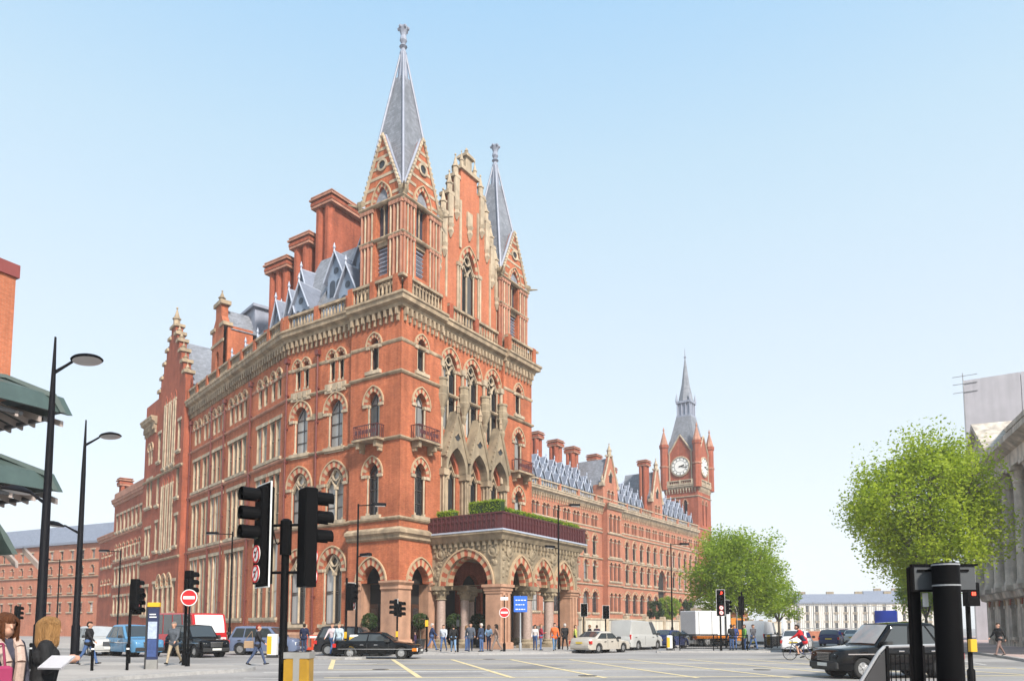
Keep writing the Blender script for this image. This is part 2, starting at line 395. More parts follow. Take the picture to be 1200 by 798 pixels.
WIN = {}
def window_type(key, w, h, rise, ring_t=.34, hood=True, shafts=True, lights=1, transoms=(), sill=True, trac=False, fm=None, gm=None,
                impost=True, depth=.42, stripes=True, stone=None, balcony=False, lintel=False, jamb=False, nv=13):
    fm = fm or FRAMED; gm = gm or GLASS; stone = stone or STONEW
    d = dict(op=(w,h,rise), subs=[])
    b = .07
    f = MB()
    y0, y1 = depth-.06, depth+.02
    f.box(-w/2, -w/2+b, y0, y1, 0, h); f.box(w/2-b, w/2, y0, y1, 0, h); f.box(-w/2+b, w/2-b, y0, y1, 0, b)
    lw = w/lights
    for i in range(1, lights): f.box(-w/2+i*lw-b/2, -w/2+i*lw+b/2, y0-.01, y1, b, h)
    for t in transoms: f.box(-w/2+b, w/2-b, y0+.005, y1-.003, t-b/2, t+b/2)
    if lights == 1 and w > 1.0: f.box(-.022, .022, y0+.012, y1-.004, b, h+rise*.8 if rise else h-b)
    if rise > 0: ring(f, w-2*b, rise-b, b, y0-.004, y1, 0, h, 1, (0,0), False); f.box(-w/2+b, w/2-b, y0+.002, y1, h-b/2, h+b/2)
    else: f.box(-w/2+b, w/2-b, y0, y1, h-b, h)
    d['frame'] = f.mesh(key+'_frame', fm)
    # panes
    yp = depth
    for i in range(lights):
        xa, xb = -w/2+i*lw+.03, -w/2+(i+1)*lw-.03
        d['subs'].append(('pane', MB().add([(xa,yp,.03),(xb,yp,.03),(xb,yp,h-.02),(xa,yp,h-.02)], [(0,1,2,3)]).mesh(key+'_pane', gm)))
    if rise > 0:
        p = [(-w/2,h-.02),(w/2,h-.02)]+[(x,z+h) for x,z in reversed(arch_pts(w,rise))]
        d['subs'].append(('pane', MB().add([(a,yp+.004,c) for a,c in p], [tuple(range(len(p)))]).mesh(key+'_head_pane', gm)))
    if rise > 0 and ring_t:
        a = MB(); ring(a, w, rise, ring_t, -.05, .12, 0, h, nv, (0,1), stripes)
        if hood: ring(a, w+2*ring_t, rise+ring_t*1.1, .10, -.13, .1, 0, h, 9, (1,1), False)
        d['subs'].append(('arch', a.mesh(key+'_arch', [VOUR, VOUS])))
    if impost and rise > 0:
        for q in (-1, 1):
            c = q*(w/2+ring_t*.55)
            d['subs'].append(('impost', MB().box(c-ring_t*.62, c+ring_t*.62, -.10, .2, h-.24, h).mesh(key+'_impost', stone)))
    if shafts:
        for q in (-1, 1):
            c = q*(w/2-.09); s_ = MB()
            s_.tube((c,.12,.22),(c,.12,h-.2), .075, n=8); s_.box(c-.12, c+.09 if q<0 else c+.12, .0, .24, h-.22, h); s_.box(c-.11, c+.11, .01, .23, .0, .22)
            d['subs'].append(('shaft', s_.mesh(key+'_shaft', stone, True)))
    if trac:
        t = MB(); lw2 = w/2
        for q in (-1, 1):
            ring(t, lw2-.2, (lw2-.2)*.75, .12, .14, .34, q*lw2/2, h-.35, 1, (0,0), False)
        t.tube((0,.24,.1),(0,.24,h-.3), .09, n=8); t.box(-.16,.16,.12,.36,h-.5,h-.28)
        rr = w*.17; zc = h+rise*.52
        for i in range(14):
            a0 = 2*math.pi*i/14; a1 = 2*math.pi*(i+1)/14
            poly = [(rr*math.cos(a0), zc+rr*math.sin(a0)), ((rr+.12)*math.cos(a0), zc+(rr+.12)*math.sin(a0)), ((rr+.12)*math.cos(a1), zc+(rr+.12)*math.sin(a1)), (rr*math.cos(a1), zc+rr*math.sin(a1))]
            t.prism(poly, .15, .33)
        ring(t, w-.24, rise-.14, .12, .13, .35, 0, h, 1, (0,0), False)
        d['subs'].append(('tracery', t.mesh(key+'_tracery', stone)))
    if sill:
        s_ = MB().box(-w/2-.3, w/2+.3, -.22, .3, -.26, 0).box(-w/2-.22, w/2+.22, -.12, .1, -.4, -.26)
        d['subs'].append(('sill', s_.mesh(key+'_sill', stone)))
    if lintel:
        s_ = MB().box(-w/2-.25, w/2+.25, -.05, .2, h, h+.32)
        d['subs'].append(('lintel', s_.mesh(key+'_lintel', stone)))
    if jamb:
        for q in (-1, 1): c = q*(w/2+.08); d['subs'].append(('jamb', MB().box(c-.08, c+.08, -.12, .18, 0, h).mesh(key+'_jamb', stone)))
    if balcony:
        s_ = MB(); hw = w/2+.55
        s_.box(-hw-.1, hw+.1, -.95, -.02, -.32, -.16)
        for q in (-1,1): s_.prism([(q*hw*.75-.14,-.8),(q*hw*.75+.14,-.8),(q*hw*.75+.14,-.3),(q*hw*.75-.14,-.3)], -.75, -.02); s_.box(q*hw*.75-.1,q*hw*.75+.1,-.4,-.02,-1.05,-.8)
        d['subs'].append(('balcony_slab', s_.mesh(key+'_balcony', STONE)))
        s_ = MB()
        s_.box(-hw, hw, -.9, -.84, .82, .88); s_.box(-hw, hw, -.89, -.85, -.12, -.07)
        for i in range(13):
            x = -hw+.03+i*(2*hw-.06)/12; s_.box(x-.02, x+.02, -.885, -.855, -.16, .82)
        for q in (-hw, hw-.05):
            s_.box(q, q+.05, -.84, -.05, .82, .88)
            for i in range(4): s_.box(q+.01, q+.04, -.75+i*.2, -.71+i*.2, -.16, .82)
        for i in range(6):
            x = -hw+.25+i*(2*hw-.5)/5
            s_.box(x-.12, x+.12, -.88, -.86, .2, .5)
        d['subs'].append(('balcony_railing', s_.mesh(key+'_railing', IRON)))
    WIN[key] = d
    return d

def win(key, parent, F, u, z, y=0):
    d = WIN[key]; M = F @ T(u, y, z)
    o = put('window', d['frame'], parent, M)
    for nm, me in d['subs']: put(nm, me, o, M)
    return o

def op(key, u, z):
    w, h, r = WIN[key]['op']; return (u, z, w, h, r)

def corbels(mb, u0, u1, z0, z1, y=0, step=.55, pr=.35, mat=0):
    n = max(1, round((u1-u0)/step)); s = (u1-u0)/n
    for i in range(n):
        c = u0+(i+.5)*s; hz = z1-z0
        mb.prism([(c-.11,z0+hz*.45),(c+.11,z0+hz*.45),(c+.11,z1),(c-.11,z1)], y-pr, y, mat)
        mb.box(c-.08, c+.08, y-pr*.55, y, z0, z0+hz*.45, mat)
    return mb

def balustrade(mb, u0, u1, z0, z1, y=0, bay=3.2, step=.36, mat=0, ends=True, m0=0, m1=0, pm=0):
    h = z1-z0
    mb.extrude([(y-.16,z0),(y+.16,z0),(y+.16,z0+.16),(y-.16,z0+.16)], u0, u1, mat, m0, m1)
    mb.extrude([(y-.2,z1-.2),(y+.2,z1-.2),(y+.2,z1),(y-.2,z1)], u0, u1, mat, m0, m1)
    nb = max(1, round((u1-u0)/bay)); s = (u1-u0)/nb
    for i in range(nb+1):
        if (i in (0, nb)) and not ends: continue
        c = u0+i*s; c = min(max(c, u0+.26), u1-.26)
        mb.box(c-.25, c+.25, y-.22, y+.22, z0+.002, z1+.05, pm)
    for i in range(nb):
        a = u0+i*s+.3; b = u0+(i+1)*s-.3; k = max(1, int((b-a)/step)); q = (b-a)/k
        for j in range(k):
            c = a+(j+.5)*q
            mb.lathe([(.07,z0+.15),(.105,z0+h*.32),(.05,z0+h*.62),(.08,z1-.2)], (c,y,0), 6, mat)
    return mb

CORNICE = [(0,0),(-.25,.05),(-.3,.3),(-.62,.42),(-.66,.72),(-.75,.78),(-.75,.95),(.1,.95),(.1,0)]
def prof(p, z, k=1.0, y=0): return [(y+a*k, z+b) for a, b in p]
STR = [(0,0),(-.12,.04),(-.2,.14),(-.2,.24),(-.05,.3),(.05,.3),(.05,0)]
STRB = [(0,0),(-.1,.04),(-.22,.14),(-.22,.3),(-.3,.4),(-.42,.5),(-.42,.72),(-.3,.8),(-.1,.95),(.05,.95),(.05,0)]

DORMER = {}
def dormer_type(key, w, h, gh, dep, fr, rf, trim, gl, louv=False):
    d = []
    f = MB()
    f.prism([(-w/2,0),(w/2,0),(w/2,h),(0,h+gh),(-w/2,h)], 0, .12)
    f.box(-w/2, -w/2+.12, .12, dep, 0, h-.02); f.box(w/2-.12, w/2, .12, dep, 0, h-.02)
    fm = f.mesh(key+'_front', fr)
    r = MB(); o = .22; sl = gh/(w/2)
    for q in (-1, 1):
        e = (q*(w/2+o), h-o*sl); a = (0, h+gh)
        r.add([(e[0],-.25,e[1]+.02),(a[0],-.25,a[1]+.02),(a[0],dep+1.6,a[1]+.02),(e[0],dep+1.6,e[1]+.02),
               (e[0],-.25,e[1]+.16),(a[0],-.25,a[1]+.2),(a[0],dep+1.6,a[1]+.2),(e[0],dep+1.6,e[1]+.16)],
              [(0,1,2,3),(4,5,6,7),(0,4,5,1),(3,2,6,7),(0,3,7,4)])
    d.append(('roof', r.mesh(key+'_roof', rf)))
    t = MB()
    for q in (-1, 1):
        e = (q*(w/2+o), h-o*sl+.1); t.tube((e[0],-.28,e[1]),(0,-.28,h+gh+.12), .065, .065, 6)
    t.tube((0,-.28,h+gh+.1),(0,dep+1.6,h+gh+.14), .08, .08, 6)
    t.lathe([(.1,h+gh),(.06,h+gh+.3),(.13,h+gh+.42),(.02,h+gh+.85)], (0,-.28,0), 6)
    d.append(('trim', t.mesh(key+'_trim', trim)))
    n = 2
    for i in range(n):
        lw = (w-.5)/n; c = -w/2+.25+lw*(i+.5)
        p = [(a+c, b+.3) for a, b in outline(lw-.14, h*.62, lw*.4, 4)]
        d.append(('pane', MB().add([(a,-.03,b) for a,b in p], [tuple(range(len(p)))]).mesh(key+'_pane', gl)))
    if gh > 1.2:
        p = [(math.cos(t_)*w*.14, h+gh*.28+math.sin(t_)*w*.14) for t_ in [2*math.pi*i/10 for i in range(10)]]
        d.append(('pane', MB().add([(a,-.03,b) for a,b in p], [tuple(range(10))]).mesh(key+'_round', gl)))
    DORMER[key] = (fm, d)
def dormer(key, parent, M):
    fm, d = DORMER[key]; o = put('dormer', fm, parent, M)
    for nm, me in d: put(nm, me, o, M)
    return o

def chimney_mesh(key, w, dep, h, flues=3, m=None, capm=None):
    # brick slab with rounded flue ribs and an oversailing moulded cap
    b = MB(); b.box(0.34, w-.34, 0.34, dep-.34, 0, h-.8)
    k = max(2, round(w/1.15)); s = w/k
    for i in range(k):
        b.tube((s*(i+.5), .4, .9), (s*(i+.5), .4, h-.8), s*.36, s*.36, 8)
    k2 = max(2, round(dep/1.15)); s2 = dep/k2
    for i in range(k2):
        if s2 < 1.6 and dep < 3:
            b.tube((.2, s2*(i+.5), .9), (.2, s2*(i+.5), h-.8), s2*.4, s2*.4, 8); b.tube((w-.2, s2*(i+.5), .9), (w-.2, s2*(i+.5), h-.8), s2*.4, s2*.4, 8)
    b.box(-.1, w+.1, -.1, dep+.1, 0.003, .9); b.box(-.2, w+.2, -.2, dep+.2, h-.8, h-.5, 0); b.box(-.02, w+.02, -.02, dep+.02, h-.5, h-.003, 0)
    c = MB(); c.box(-.3, w+.3, -.3, dep+.3, h-.32, h-.16); c.box(-.16, w+.16, -.16, dep+.16, h-1.05, h-.82); c.box(-.2, w+.2, -.2, dep+.2, h-.003, h+.1)
    return b.mesh(key, m or BRICK), c.mesh(key+'_cap', capm or STONER)
def chimney(parent, M, w, dep, h, m=None, capm=None):
    a, c = chimney_mesh('chimney', w, dep, h, m=m or BRICK2, capm=capm)
    o = put('chimney', a, parent, M); put('cap', c, o, M); return o

def pinnacle(mb, c, z0, h, r, mat=0, n=6):
    mb.lathe([(r,z0),(r,z0+h*.35),(r*1.3,z0+h*.36),(r*1.3,z0+h*.42),(r*.9,z0+h*.44),(r*.12,z0+h*.88),(r*.35,z0+h*.91),(r*.3,z0+h*.96),(.01,z0+h)], c, n, mat)
    return mb

# ------------------------------------------------------------------ window kinds
window_type('tower_first', 1.3, 3.1, .95, .36, transoms=(1.0,2.0))
window_type('tower_second', 1.3, 2.7, .95, .34, transoms=(1.3,), balcony=True, sill=False, gm=GLASSL)
window_type('tower_third', .95, 2.0, .65, .28)
window_type('tower_second_plain', 1.3, 2.7, .95, .34, transoms=(1.3,))
window_type('bifora', 2.1, 3.0, 1.25, .44, lights=2, transoms=(1.1,2.1), trac=True, gm=GLASSL, nv=15)
window_type('broad_arch', 1.7, 2.9, 1.05, .42, transoms=(1.0,2.0), gm=GLASSL, nv=15, fm=FRAMED)
window_type('small_light', .72, 1.9, .5, .2, hood=True, shafts=True, sill=False, gm=GLASS, nv=9)
window_type('ground_bifora', 2.1, 4.3, 1.2, .46, lights=2, trac=True, transoms=(2.4,2.55), nv=15)
window_type('tall_rect', .95, 3.3, 0, 0, shafts=False, lintel=True, jamb=False, transoms=(1.65,), fm=FRAMEW, depth=.2)
window_type('taller_rect', .95, 4.6, 0, 0, shafts=False, lintel=True, jamb=False, transoms=(1.2,2.9), fm=FRAMEW, depth=.2)
window_type('ground_rect', .95, 6.2, 0, 0, shafts=False, lintel=True, jamb=False, transoms=(2.2,3.9), fm=FRAMEW, depth=.2, gm=GLASSL)
window_type('gabled_arch', 1.75, 4.1, 1.5, .5, stripes=False, lights=2, trac=True, stone=STONE, sill=False, nv=15)
window_type('great_arch', 1.8, 5.2, 1.25, .36, lights=2, trac=True, transoms=(2.5,), sill=False, nv=13)
window_type('gable_window', 1.9, 5.2, 1.7, .36, lights=2, trac=True, stone=STONEW, nv=13)
window_type('belfry', .95, 4.6, .8, .3, hood=False, lights=1, transoms=(.9,), shafts=True, sill=False, gm=GLASSB, fm=LEAD, stone=STONE)
window_type('lancet', .62, 7.5, .8, .22, hood=False, shafts=False, nv=9, depth=.2, jamb=True, stripes=False)
window_type('wing_arch', 1.35, 2.5, .95, .3, shafts=True, transoms=(1.2,), gm=GLASS, nv=9)
window_type('wing_small', .85, 1.5, .4, .2, shafts=False, hood=False, sill=False, nv=7)
window_type('wing_bay', .95, 2.7, .5, .2, shafts=False, hood=False, gm=GLASSB, nv=7)
window_type('wing_ground', 1.9, 2.6, 1.0, .34, shafts=False, hood=True, transoms=(1.6,), nv=11)
window_type('plain_rect', 1.0, 2.3, 0, 0, shafts=False, lintel=True, transoms=(1.15,), fm=FRAMEW, depth=.3)
window_type('round_head', .9, 1.6, .5, .2, shafts=False, hood=False, nv=7)
window_type('louvre_pair', .9, 5.0, .8, .26, hood=False, shafts=False, sill=False, stone=STONE)
dormer_type('big_dormer', 2.1, 2.2, 2.1, 2.0, DORM, SLATEB, LEADW, GLASSB)
dormer_type('small_dormer', 1.2, 1.2, 1.1, 1.2, DORM, SLATEB, LEADW, GLASSB)
# ------------------------------------------------------------------ the great red brick hotel
C0 = (-8.15, 53.0)
AR, AL, AW = 56.5, -33.5, -49.3
FR = T(C0[0], C0[1], 0) @ RZ(AR)                       # entrance front, u to the right
FL = T(C0[0], C0[1], 0) @ RZ(AL)                       # short side of the corner block, u negative to the left
BU = 13.0
Bp = FL @ Vector((-BU, .3, 0))
FW = T(Bp.x, Bp.y, 0) @ RZ(AW)                         # long side wing, u negative to the left
Z_IMP, Z_MLD, Z_SILL, Z_BAL, Z_STR2, Z_CORB, Z_COR, Z_BALU, Z_TOP = 4.9, 8.0, 9.45, 15.4, 20.35, 24.35, 25.3, 26.25, 27.7

hotel = thing('hotel', 'ornate red brick Gothic hotel with twin slate spires and arched entrance porch', 'hotel', T(C0[0], C0[1], 0))

def course(F, p, z, k, u0, u1, m0=0, m1=0, st=None, parent=None, y=0):
    MB().extrude(prof(p, z, k, y), u0, u1, 0, m0, m1).build('string_course', st or STONE, parent or hotel, F)

def bands(F, u0, u1, y, nm0, m0=0, m1=0, low=True, st=None):
    st = st or STONE
    if low: course(F, STRB, Z_MLD, 1, u0, u1, m0, m1, st, y=y)
    for z, k in ((Z_SILL,1),(Z_BAL,1),(Z_STR2,.9),(22.75,.45)): course(F, STR, z, k, u0, u1, m0, m1, st, y=y)
    c = MB(); corbels(c, u0, u1, Z_CORB, Z_COR, y); c.build('corbel_table', st, hotel, F)
    c = MB(); c.extrude(prof(CORNICE, Z_COR, 1, y), u0, u1, 0, m0, m1); c.build('cornice', st, hotel, F)
    c = MB(); balustrade(c, u0, u1, Z_BALU, Z_TOP, y-.3, m0=m0, m1=m1, pm=1); c.build('balustrade', [STONE, BRICK], hotel, F)

TW = 4.7          # tower width at both faces
RW = 18.1         # entrance front width
# --- tower faces
def tower_face(F, u0, u1, balc, m0, m1, arch_u, win_u):
    ops_low = [(arch_u, .15, 2.0, 4.75, 1.35)]
    ops = [op('tower_first', win_u, 9.95), op('tower_second', win_u, 15.75), op('tower_third', win_u, 20.95)]
    b = MB(); wall(b, u0, u1, 0, Z_IMP, [(arch_u, .15, 2.0, 4.75, 0)], depth=1.0); b.build('ground_storey_pier', SANDST, hotel, F)
    b = MB()
    wall(b, u0, u1, Z_IMP, Z_CORB+1.0, [(arch_u, Z_IMP, 2.0, 0.001, 1.35)]+ops, depth=.6)
    b.build('wall', BRICK, hotel, F)
    # ground arch: ring, capital band, dark recess with door
    b = MB(); ring(b, 2.0, 1.35, .5, -.06, .2, arch_u, Z_IMP, 17, (0,1)); ring(b, 3.0, 1.9, .1, -.16, .1, arch_u, Z_IMP, 9, (1,1), False)
    b.build('arch', [VOUR, VOUS], hotel, F)
    for a, c, mm0, mm1 in ((u0, arch_u-1.0, m0, 0), (arch_u+1.0, u1, 0, m1)):
        b = MB(); b.extrude([(.0,Z_IMP-.55),(-.12,Z_IMP-.45),(-.1,Z_IMP-.2),(-.28,Z_IMP),(-.28,Z_IMP+.14),(.1,Z_IMP+.14),(.1,Z_IMP-.55)], a, c, 0, mm0, mm1).build('capital_band', SANDST, hotel, F)
        b = MB(); b.extrude([(0,0),(-.25,0),(-.25,.5),(-.12,.8),(.1,.8),(.1,0)], a, c, 0, mm0, mm1).build('pier_base', SANDST, hotel, F)
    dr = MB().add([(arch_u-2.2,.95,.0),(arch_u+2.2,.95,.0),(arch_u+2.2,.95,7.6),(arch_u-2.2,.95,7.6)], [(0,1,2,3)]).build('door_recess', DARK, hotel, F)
    lf = MB()
    for q in (-.5, .5): lf.box(arch_u+q-.42, arch_u+q+.42, .86, .93, .2, 3.4); lf.box(arch_u+q-.3, arch_u+q+.3, .84, .87, 1.4, 3.1, 1)
    lf.build('door', [mat('brown_door_%d' % (len(bpy.data.materials)), (.05,.022,.012), .5), GLASS], hotel, F)
    win('tower_first', hotel, F, win_u, 9.95); win('tower_second' if balc else 'tower_second_plain', hotel, F, win_u, 15.75); win('tower_third', hotel, F, win_u, 20.95)
    bands(F, u0, u1, 0, '', m0, m1)
SANDST = mat('pink_sandstone', (.40,.225,.145), .8, .22, 1.4, .2, streak=.2)
tower_face(FR, 0, TW, True, 1, 0, 2.35, 2.25)
tower_face(FR, RW-TW, RW, True, 0, 1, RW-2.35, RW-2.3)
tower_face(FL, -TW-.5, 0, True, 0, 1, -2.7, -2.75)
# returns where the towers stand proud of the walls between them
b = MB()
b.add([(TW,0,0),(TW,.5,0),(TW,.5,26.2),(TW,0,26.2)], [(0,1,2,3)]); b.add([(RW-TW,.5,0),(RW-TW,0,0),(RW-TW,0,26.2),(RW-TW,.5,26.2)], [(0,1,2,3)])
b.add([(RW,0,0),(RW,16,0),(RW,16,26.2),(RW,0,26.2)], [(0,1,2,3)])
b.build('return_wall', BRICK, hotel, FR)
MB().add([(-TW-.5,.5,0),(-TW-.5,0,0),(-TW-.5,0,26.2),(-TW-.5,.5,26.2)], [(0,1,2,3)]).build('return_wall', BRICK, hotel, FL)

# --- entrance front between the towers
CU = (6.15, 9.15, 12.15); SB = .3
FC = FR @ T(0, SB, 0)
ops = [op('gabled_arch', u, 9.9) for u in CU] + [op('great_arch', u, 17.35) for u in CU]
b = MB(); wall(b, TW, RW-TW, 7.0, 25.3, ops, depth=.6); b.build('wall', BRICK, hotel, FC)
for u in CU:
    win('gabled_arch', hotel, FC, u, 9.9)
    win('great_arch', hotel, FC, u, 17.35)
# stone gablets over the first floor windows
gb = MB()
gz, ga = 14.0, 19.0
for u in CU:
    a = MB()
    inner = arch_pts(2.3, 1.9)
    k = len(inner)//2
    a.prism([(u+x, gz+z) for x, z in [(-1.36,0)]+inner[:k+1]+[(0,4.7),(-1.36,1.1)]], -.8, .02)
    a.prism([(u+x, gz+z) for x, z in [(1.36,0),(1.36,1.1),(0,4.7)]+inner[k:]], -.8, .02)
    for q in (-1, 1):
        a.tube((u+q*1.42, -.85, gz+.9), (u, -.85, gz+4.75), .1, .09, 6)
        for i in range(8):
            f_ = (i+.6)/8.6; a.ball((u+q*1.5*(1-f_), -.85, gz+1.05+3.7*f_), .1, n=5, m=4)
    g = a.build('gablet', STONEP, hotel, FC)
    r = MB()
    for q in (-1, 1):
        r.add([(u+q*1.42,-.95,gz+1.0),(u,-.95,gz+4.8),(u,.0,gz+4.8),(u+q*1.42,.0,gz+1.0),(u+q*1.48,-.95,gz+1.06),(u,-.95,gz+4.92),(u,.0,gz+4.92),(u+q*1.48,.0,gz+1.06)],
              [(0,1,2,3),(4,5,6,7),(0,4,5,1),(2,6,7,3),(0,3,7,4)])
    put('gablet_roof', r.mesh('gablet_roof', STONEP), g, FC)
    f = MB(); pinnacle(f, (u,-.85,0), gz+4.7, 1.3, .16); 
    ring(f, .6, .3, .1, -.88, -.78, u, gz+2.75, 1, (0,0), False)
    put('finial', f.mesh('gablet_finial', STONE), g, FC)
    tr = MB()
    tr.prism([(u+math.cos(t_)*.3, gz+2.75+math.sin(t_)*.3) for t_ in [2*math.pi*i/10 for i in range(10)]], -.815, -.75)
    put('roundel', tr.mesh('gablet_roundel', DKGREY), g, FC)
# clustered columns carrying the gablets
cl = [TW+.12, 7.65, 10.65, RW-TW-.12]
for u in cl:
    c = MB()
    for q in (-.14, .14): c.tube((u+q,-.58,9.9),(u+q,-.58,13.5), .09, n=8); c.tube((u+q,-.25,9.9),(u+q,-.25,13.5), .09, n=8)
    c.box(u-.3,u+.3,-.75,0,9.4,9.9); c.box(u-.32,u+.32,-.8,0,13.5,14.0); c.box(u-.16,u+.16,-.45,0.1,9.9,13.5)
    c.build('column_cluster', STONE, hotel, FC, True)
    # canopied bracket above
    k = MB()
    k.lathe([(.08,18.0),(.26,18.7),(.22,18.9),(.46,19.6),(.52,19.9),(.46,20.0),(.5,20.6),(.42,20.7),(.42,21.1),(.48,21.15),(.48,21.3)], (u,-.25,0), 8)
    k.build('bracket_balcony', STONEP, hotel, FC)
    k = MB(); k.tube((u,-.12,21.3),(u,-.12,22.4),.14,n=8); k.box(u-.26,u+.26,-.3,.1,22.3,22.75); k.build('wall_shaft', STONEW, hotel, FC, True)
    MB().tube((u,-.2,14.2),(u,-.2,18.3),.16,n=8).build('wall_shaft', STONEW, hotel, FC, True)
for (a0, a1) in zip(cl[:-1], cl[1:]): course(FC, STR, 20.15, .9, a0+.5, a1-.5)
course(FC, STR, Z_SILL-.1, 1, TW, RW-TW)
b = MB(); corbels(b, TW, RW-TW, Z_CORB+.1, Z_COR, 0, .48); b.build('corbel_table', STONE, hotel, FC)
b = MB(); b.extrude(prof(CORNICE, Z_COR), TW, RW-TW); b.build('cornice', STONE, hotel, FC)
b = MB(); balustrade(b, TW+.6, RW-TW-.6, Z_BALU, Z_TOP-.15, -.35, pm=1); b.build('balustrade', [STONE, BRICK2], hotel, FC)
# ground storey behind the porch
b = MB(); po = [(6.3,.1,2.5,4.4,1.5),(9.15,.1,2.6,4.4,1.5),(12.0,.1,2.5,4.4,1.5)]
wall(b, TW, RW-TW, 0, 7.0, po, depth=.5); b.build('wall', BRICK2, hotel, FC)
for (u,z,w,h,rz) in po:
    p = outline(w, h, rz); MB().add([(u+a,.45,z+c) for a,c in p], [tuple(range(len(p)))]).build('door', DARK, hotel, FC)  # doors are near-black sheets, widened to paint the porch interior darker

# --- short side between tower and bend
FM = FL @ T(0, .3, 0)
MU = (-7.15, -11.2)
ops = []
for u in MU:
    ops += [op('bifora', u, 9.95), op('broad_arch', u, 15.75), op('ground_bifora', u, 1.9)]
    ops += [op('small_light', u-.5, 21.1), op('small_light', u+.5, 21.1)]
b = MB(); wall(b, -BU, -TW-.5, 1.3, Z_CORB+1, ops, depth=.6); b.build('wall', BRICK, hotel, FM)
MB().extrude([(-.14,0),(-.14,1.1),(0,1.3),(.05,1.3),(.05,0)], -BU, -TW-.5, 0, .14, 0).build('plinth', SANDST, hotel, FM)
for u in MU:
    win('bifora', hotel, FM, u, 9.95); win('broad_arch', hotel, FM, u, 15.75); win('ground_bifora', hotel, FM, u, 1.9)
    win('small_light', hotel, FM, u-.5, 21.1); win('small_light', hotel, FM, u+.5, 21.1)
    k = MB().box(u-1.15,u+1.15,-.14,.1,20.2,20.95)
    for q in (-.6,0,.6): k.box(u+q-.2,u+q+.2,-.2,-.13,20.35,20.85)
    k.build('window_apron', STONEW, hotel, FM)
u0, u1 = -BU, -TW-.5
for z, k in ((Z_SILL,1),(Z_BAL,1),(Z_STR2,.9),(22.75,.4)): course(FM, STR, z, k, u0, u1, .14, 0)
for z in (12.45, 18.35): MB().box(-9.75,-8.55,-.08,.05,z,z+.5).build('impost_band', STONE, hotel, FM)
b = MB(); corbels(b, u0, u1, Z_CORB, Z_COR); b.build('corbel_table', STONE, hotel, FM)
b = MB(); b.extrude(prof(CORNICE, Z_COR), u0, u1, 0, .14, 0); b.build('cornice', STONE, hotel, FM)
b = MB(); balustrade(b, u0, u1, Z_BALU, Z_TOP-.2, -.3, pm=1, m0=.14); b.build('balustrade', [STONE, BRICK], hotel, FM)
def pipe(F, u, z0, z1):
    m = MB(); m.tube((u,-.16,z0),(u,-.16,z1), .085, n=8)
    z = z0+1
    while z < z1: m.box(u-.13,u+.13,-.22,0,z,z+.14); z += 2.8
    m.box(u-.2,u+.2,-.34,0,z1,z1+.4); m.build('downpipe', PIPE, hotel, F, True)
pipe(FM, -9.15, .2, 23.6); pipe(FM, -12.85, .2, 23.6)

# --- long side wing: plain tall windows
groups = [(-2.2,2,.62), (-5.1,2,.62), (-9.9,2,.62), (-12.2,2,.62), (-16.2,3,.62), (-19.6,2,.62), (-22.6,2,.62)]
WE = -25.2
ops = []; ws = []
for (c, n, s) in groups:
    for i in range(n):
        u = c+(i-(n-1)/2)*2*s
        for k, z in (('tall_rect',16.0),('taller_rect',10.05),('ground_rect',2.5)): ops.append(op(k,u,z)); ws.append((k,u,z))
        ops.append(op('small_light',u,21.1)); ws.append(('small_light',u,21.1))
b = MB(); wall(b, WE, 0, 1.3, Z_CORB+1, ops, depth=.45, rmat=1); b.build('wall', [BRICK, STONEW], hotel, FW)
MB().extrude([(-.14,0),(-.14,1.1),(0,1.3),(.05,1.3),(.05,0)], WE, 0, 0, 0, .14).build('plinth', SANDST, hotel, FW)
for k, u, z in ws: win(k, hotel, FW, u, z)
for z, s in ((Z_SILL,1),(Z_BAL,1),(Z_STR2,.9),(22.75,.4)): course(FW, STR, z, s, WE, 0, 0, .14, STONER)
b = MB(); corbels(b, WE, 0, Z_CORB, Z_COR); b.build('corbel_table', STONE, hotel, FW)
b = MB(); b.extrude(prof(CORNICE, Z_COR), WE, 0, 0, 0, .14); b.build('cornice', STONE, hotel, FW)
b = MB(); balustrade(b, WE, 0, Z_BALU, Z_TOP-.2, -.3, pm=1, m1=.14); b.build('balustrade', [STONE, BRICK], hotel, FW)
for u in (-7.6, -14.3, -18.0, -24.6): pipe(FW, u, .2, 23.6)

# --- gabled pavilion of the side wing
FG = FW @ T(0, -.7, 0)
GU0, GU1 = -40.5, WE
gc = -30.4
def gable_poly(c, hw, z0, steps):
    # steps: (half width, z) from the bottom up; returns a crow-stepped outline
    r = [(c-hw, z0), (c+hw, z0)]; last = hw
    up = []
    for h_, z in steps:
        up += [(last, z), (h_, z)]; last = h_
    r += [(c+a, z) for a, z in up]
    top = steps[-1][1]+1.2
    r += [(c+last, top), (c-last, top)]
    r += [(c-a, z) for a, z in reversed(up)]
    return r
lo = [op('lancet', gc+q, z) for q in (-1.7, 0, 1.7) for z in (10.4, 20.0)] + [op('tower_first', gc+q, 3.2) for q in (-1.9, 0, 1.9)]
lo += [op('tall_rect', gc+q, z) for q in (-3.9, 3.6) for z in (3.4, 10.6, 16.0, 21.2)]
lo += [op('tall_rect', -38.6, 10.2), op('tall_rect', -37.2, 10.2), op('tall_rect', -38.6, 16.2), op('tall_rect', -37.2, 16.2), op('tall_rect', -38.6, 3.2), op('tall_rect', -37.2, 3.2), op('small_light', -38.4, 21.4), op('small_light', -37.4, 21.4)]
b = MB(); wall(b, GU0, GU1, 0, 29, lo, depth=.45, rmat=1)
b.prism(gable_poly(gc, 5.0, 29, [(4.2,29.6),(3.3,31.0),(2.4,32.5),(1.5,33.9),(.8,35.0)]), 0, .8)
